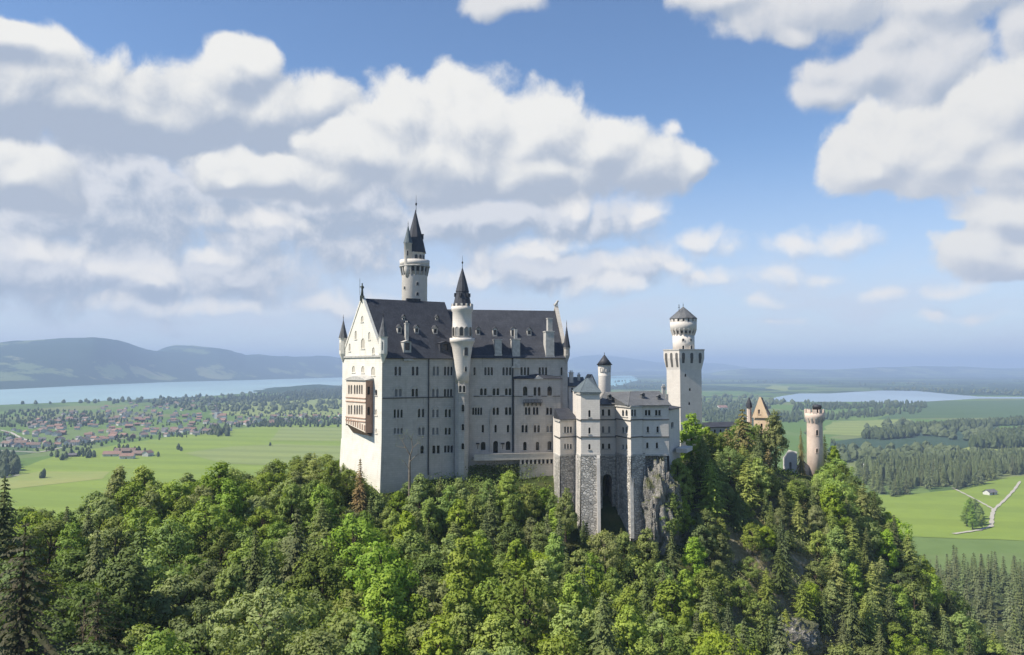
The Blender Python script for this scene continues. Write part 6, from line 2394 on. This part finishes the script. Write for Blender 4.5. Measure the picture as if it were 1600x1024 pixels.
k1, k2 = ks & (nf < 0.55), ks & (nf >= 0.55)
shrubs('scrub', Xs[k1], Ys[k1], Zs[k1] - 0.1, 'scrub', 6, 0.50, 1.1)
shrubs('scrub', Xs[k2], Ys[k2], Zs[k2] - 0.1, 'olive', 7, 0.62, 2.8)
iv = [PB.pt(u, 0, rng.uniform(0.3, 3.6)) for u in rng.uniform(1.5, 21, 900)]
ivz = np.array([float(hgt(p.x, p.y)[0]) for p in iv])
ivt = zt0 - 1.0 - 4.0 * np.abs(rng.normal(0, 0.5, 900))
shrubs('ivy', np.array([p.x for p in iv]), np.array([p.y for p in iv]), ivt - 1.5, 'dark', 8, 0.6, 1.4)


# ------------------------------------------------------------------ rock outcrops
def outcrop(name, label, c, size, seed, rot=0.0):
    rng = np.random.RandomState(seed)
    import bmesh
    bm = bmesh.new()
    bmesh.ops.create_icosphere(bm, subdivisions=5, radius=1.0)
    vs = np.array([v.co[:] for v in bm.verts])
    f1 = fbm(vs[:, 0] * 1.6 + seed + vs[:, 2] * 0.7, vs[:, 1] * 1.6 + vs[:, 2] * 1.3, 4)
    f2 = fbm(vs[:, 0] * 5 + 7 + seed + vs[:, 2] * 2.1, vs[:, 2] * 4 + vs[:, 1] * 3.3, 4)
    f3 = np.abs(fbm(vs[:, 0] * 3.1 + vs[:, 1] * 2.0 + seed, vs[:, 2] * 1.0 + seed, 3) - 0.5)
    f4 = np.round(fbm(vs[:, 0] * 2.3 + vs[:, 1] * 1.7 + 3 * seed, vs[:, 2] * 1.2 - vs[:, 1], 2) * 7) / 7
    s = 0.55 + 0.55 * f1 + 0.50 * (f2 - 0.5) + 0.55 * f4 * 0.6 - 2.2 * np.clip(0.07 - f3, 0, 1)
    vs = vs * s[:, None] * np.array(size)
    vs[:, 2] = np.round(vs[:, 2] / 0.9 + (f2 - 0.5) * 1.2) * 0.9 * 0.35 + vs[:, 2] * 0.65
    for v, p in zip(bm.verts, vs):
        v.co = p
    me = bpy.data.meshes.new(name)
    bm.to_mesh(me)
    bm.free()
    me.materials.append(M['rock'])
    me.update()
    o = link(name, me, None, c)
    o.rotation_euler = (0, 0, rot)
    return tag(o, label, 'rock')


def at(px, py, Y):
    return tuple(P(px, py, Y))


outcrop('rock_outcrop', 'big grey limestone outcrop carrying the east end of the bower wing', at(1031, 800, 214.5), (5.2, 4.4, 13.0), 3)
outcrop('rock_outcrop', 'pale narrow rock rib dropping from the bower corner', at(1019, 830, 211), (1.5, 2.2, 8.0), 5)
outcrop('rock_outcrop', 'pale cliff streak on the spur below the tall brown spruce', at(1142, 848, 243), (5.0, 4.5, 11.0), 11)
outcrop('rock_outcrop', 'whitish rock knob among dry scrub low on the spur', at(1235, 1000, 207), (7.5, 4.0, 5.5), 14)
outcrop('rock_outcrop', 'pale grey rock step half way down the scrubby spur', at(1180, 905, 224), (6.0, 3.5, 4.0), 19)

# ------------------------------------------------------------------ leave out the trees that nothing shows of, keep the rest
bpy.context.view_layer.update()
dg = bpy.context.evaluated_depsgraph_get()
rv = random.Random(3)
seen = {}
roots = [o for o in bpy.data.objects if o.get('category') == 'tree' and o.type == 'EMPTY' and o.name.split('.')[0] != 'bare_tree']
owner = {}
for o in roots:
    seen[o.name] = 0
org = Vector((0, 0, CAM_Z))
STEP = 5.0
px = 0.0
py_ = 600.0
while py_ < 1024:
    px = 0.0
    while px < 1600:
        d = ray(px + rv.uniform(0, STEP), py_ + rv.uniform(0, STEP)).normalized()
        hit, loc, nr2, fi, ob, mx = scene.ray_cast(dg, org, d, distance=3000)
        if hit and ob is not None and ob.parent is not None and ob.parent.name in seen:
            seen[ob.parent.name] += 1
        px += STEP
    py_ += STEP
kinds = {}
for o in roots:
    kinds.setdefault(o.name.split('.')[0], []).append(o)
lost = []
for k, lst in kinds.items():
    lst.sort(key=lambda o: -seen[o.name] - (5 if o.location.y > 700 else 0))
    print('KIND', k, len(lst), 'seen', sum(1 for o in lst if seen[o.name] > 0), 'hits at 300', seen[lst[min(299, len(lst) - 1)].name], 'big', seen[lst[0].name])
    for n_, o in enumerate(lst):
        if (seen[o.name] == 0 and o.location.y < 700) or n_ >= 300:
            lost.append(o)
gone = [c for o in lost for c in o.children] + lost
bpy.data.batch_remove(gone)

# ------------------------------------------------------------------ far woods: masses of trees, thousands of them
def tree_mass(name, pts, hs, mat, seed, slim=0.30, bl=1.0):
    """One mesh of many small rough crowns; pts Nx3 feet, hs heights."""
    rng = np.random.RandomState(seed)
    n = len(pts)
    m = 7
    rings = [(0.0, 0.55), (0.22, 1.0), (0.55, 0.72), (0.82, 0.38), (1.0, 0.02)]
    a = np.linspace(0, 2 * np.pi, m, endpoint=False)
    w = hs * slim * rng.uniform(0.8, 1.25, n)
    blunt = rng.uniform(0, 1, n) * bl
    V = []
    for t, r in rings:
        rr = r * (1 - blunt * 0.0) + blunt * (np.sqrt(max(0.0, 1 - (2 * t - 0.9) ** 2 / 1.3)) - r) * 0.75
        ang = a[None, :] + rng.uniform(0, 1, (n, 1))
        rad = (w * rr)[:, None] * rng.uniform(0.7, 1.25, (n, m))
        V.append(np.stack([pts[:, 0:1] + rad * np.cos(ang), pts[:, 1:2] + rad * np.sin(ang), pts[:, 2:3] + (hs * t)[:, None] + rng.normal(0, 0.03, (n, m)) * hs[:, None]], -1))
    V = np.stack(V, 1)                      # n, rings, m, 3
    nr_ = len(rings)
    k = np.arange(m)
    base = []
    for i in range(nr_ - 1):
        base.append(np.stack([i * m + k, i * m + (k + 1) % m, (i + 1) * m + (k + 1) % m, (i + 1) * m + k], -1))
    base = np.concatenate(base)
    fc = (base[None] + (np.arange(n) * nr_ * m)[:, None, None]).reshape(-1, 4)
    o = link(name, np_mesh(name, V.reshape(-1, 3), fc, LM[mat], smooth=False))
    return tag(o, kind='stuff')


rw = np.random.RandomState(9)


def fill(poly, n, seed=0, power=1.0):
    """n ground points inside a pixel polygon, even in the picture."""
    r = random.Random(seed)
    xs, ys = [p[0] for p in poly], [p[1] for p in poly]
    out = []
    t = 0
    while len(out) < n and t < n * 60:
        t += 1
        q = (r.uniform(min(xs), max(xs)), r.uniform(min(ys), max(ys)))
        if inside(q, poly):
            g = G(q[0], q[1], 0)
            out.append((g.x, g.y, 0.0))
    return np.array(out)


WOODS = [
    # polygon, count, height range
    ([(1515, 702), (1535, 694), (1560, 686), (1660, 676), (1660, 694), (1560, 702)], 500, (22, 32)),
    ([(1415, 677), (1425, 672), (1480, 667), (1570, 661), (1660, 656), (1660, 661), (1560, 667), (1480, 675)], 420, (16, 26)),
    ([(1345, 686), (1360, 679), (1425, 675), (1428, 684), (1380, 688)], 220, (16, 24)),
    ([(1100, 655), (1200, 648), (1330, 645), (1440, 640), (1440, 646), (1330, 655), (1290, 658), (1200, 664), (1120, 670)], 420, (12, 22)),
    ([(1240, 634), (1340, 632), (1445, 630), (1450, 638), (1240, 642)], 260, (14, 22)),
    ([(1060, 636), (1140, 628), (1200, 632), (1190, 645), (1080, 655)], 260, (12, 22)),
    ([(440, 618), (470, 612), (540, 611), (600, 613), (600, 620), (480, 624)], 500, (18, 30)),
    ([(330, 628), (370, 622), (450, 617), (540, 619), (540, 623), (400, 629)], 400, (14, 22)),
    ([(-60, 745), (-60, 722), (-10, 716), (22, 722), (30, 740), (10, 748)], 120, (16, 26)),
    ([(0, 668), (0, 645), (60, 640), (140, 645), (200, 660), (130, 668), (60, 668)], 300, (9, 15)),
    ([(150, 645), (200, 640), (300, 650), (360, 665), (355, 684), (300, 678), (200, 660)], 130, (7, 12)),
    ([(0, 700), (0, 680), (60, 690), (160, 690), (200, 680), (350, 672), (352, 680), (200, 692), (120, 704), (60, 706)], 150, (6, 11)),
    ([(318, 684), (330, 672), (358, 672), (358, 682)], 40, (14, 20)),
    ([(200, 632), (300, 624), (330, 626), (420, 640), (535, 645), (535, 662), (440, 664), (380, 660), (330, 640)], 250, (7, 14)),
    ([(355, 668), (440, 656), (535, 655), (640, 655), (640, 667), (440, 668)], 300, (8, 16)),
    ([(75, 716), (90, 700), (110, 706), (150, 706), (148, 715), (100, 720)], 26, (9, 15)),
    ([(160, 716), (160, 702), (200, 700), (240, 702), (240, 712), (200, 708)], 16, (8, 13)),
    ([(1290, 690), (1340, 700), (1345, 712), (1300, 712)], 14, (8, 14)),
    ([(1330, 735), (1352, 722), (1480, 710), (1480, 716), (1360, 735)], 60, (8, 16)),
    ([(880, 640), (1100, 630), (1200, 640), (1100, 660), (880, 660)], 400, (12, 22)),
]
allp, allh = [], []
for i, (poly, n, (h0, h1)) in enumerate(WOODS):
    p = fill(poly, n, 100 + i)
    allp.append(p)
    allh.append(rw.uniform(h0, h1, len(p)))
for px, py, h in ((68, 747, 15), (64, 748, 12), (279, 703, 14), (283, 705, 10), (422, 697, 9), (247, 714, 11), (130, 714, 10), (140, 712, 14), (1303, 718, 12), (1320, 702, 10), (1395, 700, 8)):
    g = G(px, py, 0)
    allp.append(np.array([(g.x, g.y, 0)]))
    allh.append(np.array([float(h)]))
W1B = [(1345, 745), (1352, 733), (1420, 727), (1500, 722), (1640, 712), (1640, 738), (1560, 742), (1500, 758), (1420, 762)]
tree_mass('spruce_wood', fill(W1B, 420, 71), rw.uniform(18, 30, 420), 'spruce_far', 6, 0.17, 0.15)
pw = fill([(1400, 868), (1440, 848), (1490, 842), (1600, 826), (1660, 820), (1660, 905), (1400, 905)], 260, 72)
kz_ = hgt(pw[:, 0], pw[:, 1])
pw[:, 2] = kz_
tree_mass('far_woods', np.concatenate(allp), np.concatenate(allh), 'farwood', 3)
# scattered copses and hedgerows over the plain out to the lakes
n = 9000
yy = np.exp(rw.uniform(np.log(1500), np.log(11000), n))
xx = yy * rw.uniform(-0.75, 0.75, n)
dn = fbm(xx / 900.0 + 40, yy / 1500.0 + 3, 4)
k = dn > np.interp(yy, [1500, 4000, 11000], [0.64, 0.55, 0.46])
xx, yy = xx[k], yy[k]


def wet(x, y):
    px, py = to_px((x, y, 1.0))
    if inside((px, py), lk) or inside((px, py), lk2):
        return True
    return px < 660 and y < 3300


k = np.array([not wet(a, b) for a, b in zip(xx, yy)])
xx, yy = xx[k], yy[k]
tree_mass('copses', np.stack([xx, yy, hgt(xx, yy)], -1), rw.uniform(14, 26, len(xx)), 'farwood', 4, 0.5)


# ------------------------------------------------------------------ houses
def house_mesh(name, w, d, h, rise, wall_m, roof_m, annex=False, detail=True):
    mb = MB()
    mb.frame_box((-w / 2, -d / 2, -0.5), (w, 0, 0), (0, d, 0), (0, 0, h + 0.5), 0)
    o = 0.9
    A, B = (-w / 2 - o, -d / 2 - o, h - 0.35), (w / 2 + o, -d / 2 - o, h - 0.35)
    C, D = (w / 2 + o, d / 2 + o, h - 0.35), (-w / 2 - o, d / 2 + o, h - 0.35)
    R0, R1 = (-w / 2 - o, 0, h + rise), (w / 2 + o, 0, h + rise)
    mb.poly([A, B, R1, R0], 1)
    mb.poly([C, D, R0, R1], 1)
    mb.poly([(-w / 2, -d / 2, h), (-w / 2, 0, h + rise - 0.3), (-w / 2, d / 2, h)], 0)
    mb.poly([(w / 2, d / 2, h), (w / 2, 0, h + rise - 0.3), (w / 2, -d / 2, h)], 0)
    mb.frame_box((w * 0.2, -0.4, h + rise * 0.4), (0.8, 0, 0), (0, 0.8, 0), (0, 0, rise * 0.6 + 1.0), 0)
    if detail:
        for fz in (0.9, 3.4):
            if fz + 1.4 < h:
                for k in range(4):
                    x = -w / 2 + w * (k + 0.5) / 4
                    mb.poly([(x - 0.5, -d / 2 - 0.03, fz), (x + 0.5, -d / 2 - 0.03, fz), (x + 0.5, -d / 2 - 0.03, fz + 1.3), (x - 0.5, -d / 2 - 0.03, fz + 1.3)], 2)
    if annex:
        mb.frame_box((w / 2, -d * 0.3, -0.5), (w * 0.5, 0, 0), (0, d * 0.55, 0), (0, 0, h * 0.6 + 0.5), 0)
        mb.poly([(w / 2, -d * 0.3 - 0.5, h * 0.6), (w + 0.5, -d * 0.3 - 0.5, h * 0.6), (w + 0.5, d * 0.25 + 0.5, h * 0.6 + 1.6), (w / 2, d * 0.25 + 0.5, h * 0.6 + 1.6)], 1)
    return mb.mesh(name, [M[wall_m], M[roof_m], M['glass']])


HP = [(house_mesh('village_house', 13, 10, 6.0, 3.6, 'whitewash', 'red_tile'), 'white walled village house with red tiled roof', 'red roofed village houses'),
      (house_mesh('village_house', 15, 11, 6.5, 4.0, 'whitewash', 'brown_tile'), 'white walled village house with brown tiled roof', 'brown roofed village houses'),
      (house_mesh('village_house', 12, 10, 5.5, 3.2, 'whitewash', 'grey_tile'), 'white walled village house with grey roof', 'grey roofed village houses'),
      (house_mesh('village_house', 20, 12, 7.0, 4.2, 'whitewash', 'brown_tile', True), 'larger white village house with side wing and brown roof', 'larger village houses'),
      (house_mesh('village_house', 17, 11, 6.0, 4.0, 'timber', 'red_tile'), 'timber walled farmhouse with red roof in the village', 'timber farmhouses in the village')]
VILL = [([(0, 700), (0, 668), (60, 655), (140, 640), (200, 632), (330, 626), (352, 640), (362, 672), (345, 680), (220, 684), (150, 694), (70, 702)], 245),
        ([(352, 655), (420, 650), (535, 650), (535, 664), (440, 664), (362, 668)], 48)]
hr = random.Random(12)
nh = 0
for poly, n in VILL:
    pts = []
    t = 0
    while len(pts) < n and t < 20000:
        t += 1
        q = (hr.uniform(0, 540), hr.uniform(624, 704))
        if not inside(q, poly):
            continue
        g = G(q[0], q[1], 0)
        if any((g.x - a) ** 2 + (g.y - b) ** 2 < 19 ** 2 for a, b in pts):
            continue
        pts.append((g.x, g.y))
    for x, y in pts:
        me, lab, grp = HP[hr.choices(range(5), (5, 6, 4, 1, 2))[0]]
        o = link('village_house', me, None, (x, y, 0.2))
        s = hr.uniform(0.9, 1.25)
        o.scale = (s, s, s)
        o.rotation_euler = (0, 0, hr.choice([0.2, 0.25, 1.75, 1.8, -0.5]) + hr.uniform(-0.25, 0.25))
        tag(o, lab + ' by the lake', 'house', grp)
        nh += 1
# church of the village
cp = G(338, 655, 0)
ch = thing('village_church', 'pale village church with pointed spire near the edge of the houses', 'church', cp)
m = MB()
m.frame_box(cp + Vector((-5, -5, 0)), (10, 0, 0), (0, 10, 0), (0, 0, 26))
m.build('steeple', M['whitewash'], ch)
m = MB()
m.lathe((cp.x, cp.y), [(7.4, 26), (3.4, 36), (0.1, 50)], 4, 0, False, math.pi / 4)
m.build('spire', M['grey_tile'], ch)
m = MB()
m.frame_box(cp + Vector((5, -6, 0)), (30, 0, 0), (0, 13, 0), (0, 0, 12))
m.build('nave', M['whitewash'], ch)
roof_slab([[cp + Vector((4.9, -7, 12)), cp + Vector((36, -7, 12)), cp + Vector((36, 0.5, 20)), cp + Vector((4.9, 0.5, 20))], [cp + Vector((36, 8, 12)), cp + Vector((4.9, 8, 12)), cp + Vector((4.9, 0.5, 20)), cp + Vector((36, 0.5, 20))]], 0.3, 'roof', 'red_tile', ch)


def farm(name, label, px, py, rz, w, d, h, rise, wm, rm, cat='barn'):
    """Farm building with its own walls, roof, doors and windows."""
    g = G(px, py, 0)
    t = thing(name, label, cat, (g.x, g.y, 0.3), rz)
    def loc(o):
        o.matrix_parent_inverse = Matrix()
        return o
    mb = MB()
    mb.frame_box((-w / 2, -d / 2, -0.5), (w, 0, 0), (0, d, 0), (0, 0, h + 0.5))
    mb.poly([(-w / 2, -d / 2, h), (-w / 2, 0, h + rise - 0.2), (-w / 2, d / 2, h)])
    mb.poly([(w / 2, d / 2, h), (w / 2, 0, h + rise - 0.2), (w / 2, -d / 2, h)])
    loc(mb.build('wall', M[wm], t))
    mb = MB()
    o = 1.0
    for s in (-1, 1):
        a, b = Vector((-w / 2 - o, s * (d / 2 + o), h - 0.4)), Vector((w / 2 + o, s * (d / 2 + o), h - 0.4))
        c, e = Vector((w / 2 + o, 0, h + rise)), Vector((-w / 2 - o, 0, h + rise))
        q = [a, b, c, e] if s < 0 else [b, a, e, c]
        mb.poly(q)
        mb.poly([p - Vector((0, 0, 0.25)) for p in q][::-1])
        mb.poly([q[1], q[0], q[0] - Vector((0, 0, 0.25)), q[1] - Vector((0, 0, 0.25))])
    loc(mb.build('roof', M[rm], t))
    mb = MB()
    mb.frame_box((-1.6, -d / 2 - 0.08, 0), (3.2, 0, 0), (0, 0.1, 0), (0, 0, min(3.2, h - 0.5)))
    loc(mb.build('door', M['timber'], t))
    for x in (-0.36, -0.2, 0.2, 0.36):
        mb = MB()
        mb.frame_box((w * x - 0.6, -d / 2 - 0.06, 1.4), (1.2, 0, 0), (0, 0.08, 0), (0, 0, 1.3))
        loc(mb.build('window', M['glass'], t))
    return t


farm('farm_barn', 'long barn with pale red roof, westernmost of the meadow farm', 176, 713, 0.15, 34, 15, 5, 5.5, 'whitewash', 'red_tile')
farm('farmhouse', 'farmhouse with bright orange-red roof in the middle of the meadow farm', 199, 717, 0.1, 26, 14, 6, 5, 'whitewash', 'red_tile', 'farmhouse')
farm('farm_barn', 'brown roofed barn behind the orange-red farmhouse', 196, 708, 0.2, 40, 15, 5, 5.5, 'timber', 'brown_tile')
farm('farm_barn', 'long grey-brown barn at the village-facing end of the meadow farm', 222, 712, -0.1, 36, 15, 5, 5, 'timber', 'brown_tile')
farm('farmhouse', 'white ended farmhouse at the eastern end of the meadow farm', 231, 713, 1.5, 22, 13, 7, 5, 'whitewash', 'red_tile', 'farmhouse')
farm('farm_shed', 'small dark shed among trees west of the meadow farm', 112, 714, 0.3, 18, 10, 4, 3.5, 'timber', 'grey_tile', 'shed')
farm('field_barn', 'grey roofed white field barn beside the forked track', 1547, 773, 0.45, 17, 10, 4.0, 3.4, 'whitewash', 'grey_tile')
farm('farmhouse', 'pale house with wide roof before the far spruce wood', 1362, 730, 0.3, 26, 14, 6, 5, 'whitewash', 'grey_tile', 'farmhouse')
farm('farmhouse', 'smaller pale house next to the spruce wood edge', 1388, 730, 0.2, 20, 12, 6, 4, 'whitewash', 'brown_tile', 'farmhouse')
farm('farmhouse', 'white long house furthest along the spruce wood edge', 1404, 727, 0.1, 30, 12, 6, 4, 'whitewash', 'grey_tile', 'farmhouse')
farm('farmhouse', 'white house in the trees beside the square tower', 1128, 642, 0.3, 40, 26, 14, 9, 'whitewash', 'red_tile', 'farmhouse')

# ------------------------------------------------------------------ air
hz = MB()
hz.frame_box((-36000, -600, -4.0), (72000, 0, 0), (0, 36000, 0), (0, 0, 4.0 + 560.0))
vm = bpy.data.materials.new('haze_air')
vm.use_nodes = True
vt = vm.node_tree
vt.nodes.clear()
pv = vt.nodes.new('ShaderNodeVolumePrincipled')
pv.inputs['Color'].default_value = (0.52, 0.69, 0.96, 1)
pv.inputs['Density'].default_value = 9.2e-5
pv.inputs['Anisotropy'].default_value = 0.0
vo = vt.nodes.new('ShaderNodeOutputMaterial')
vt.links.new(pv.outputs[0], vo.inputs['Volume'])
haze = hz.build('haze', vm)
tag(haze, kind='stuff')
haze.visible_shadow = True
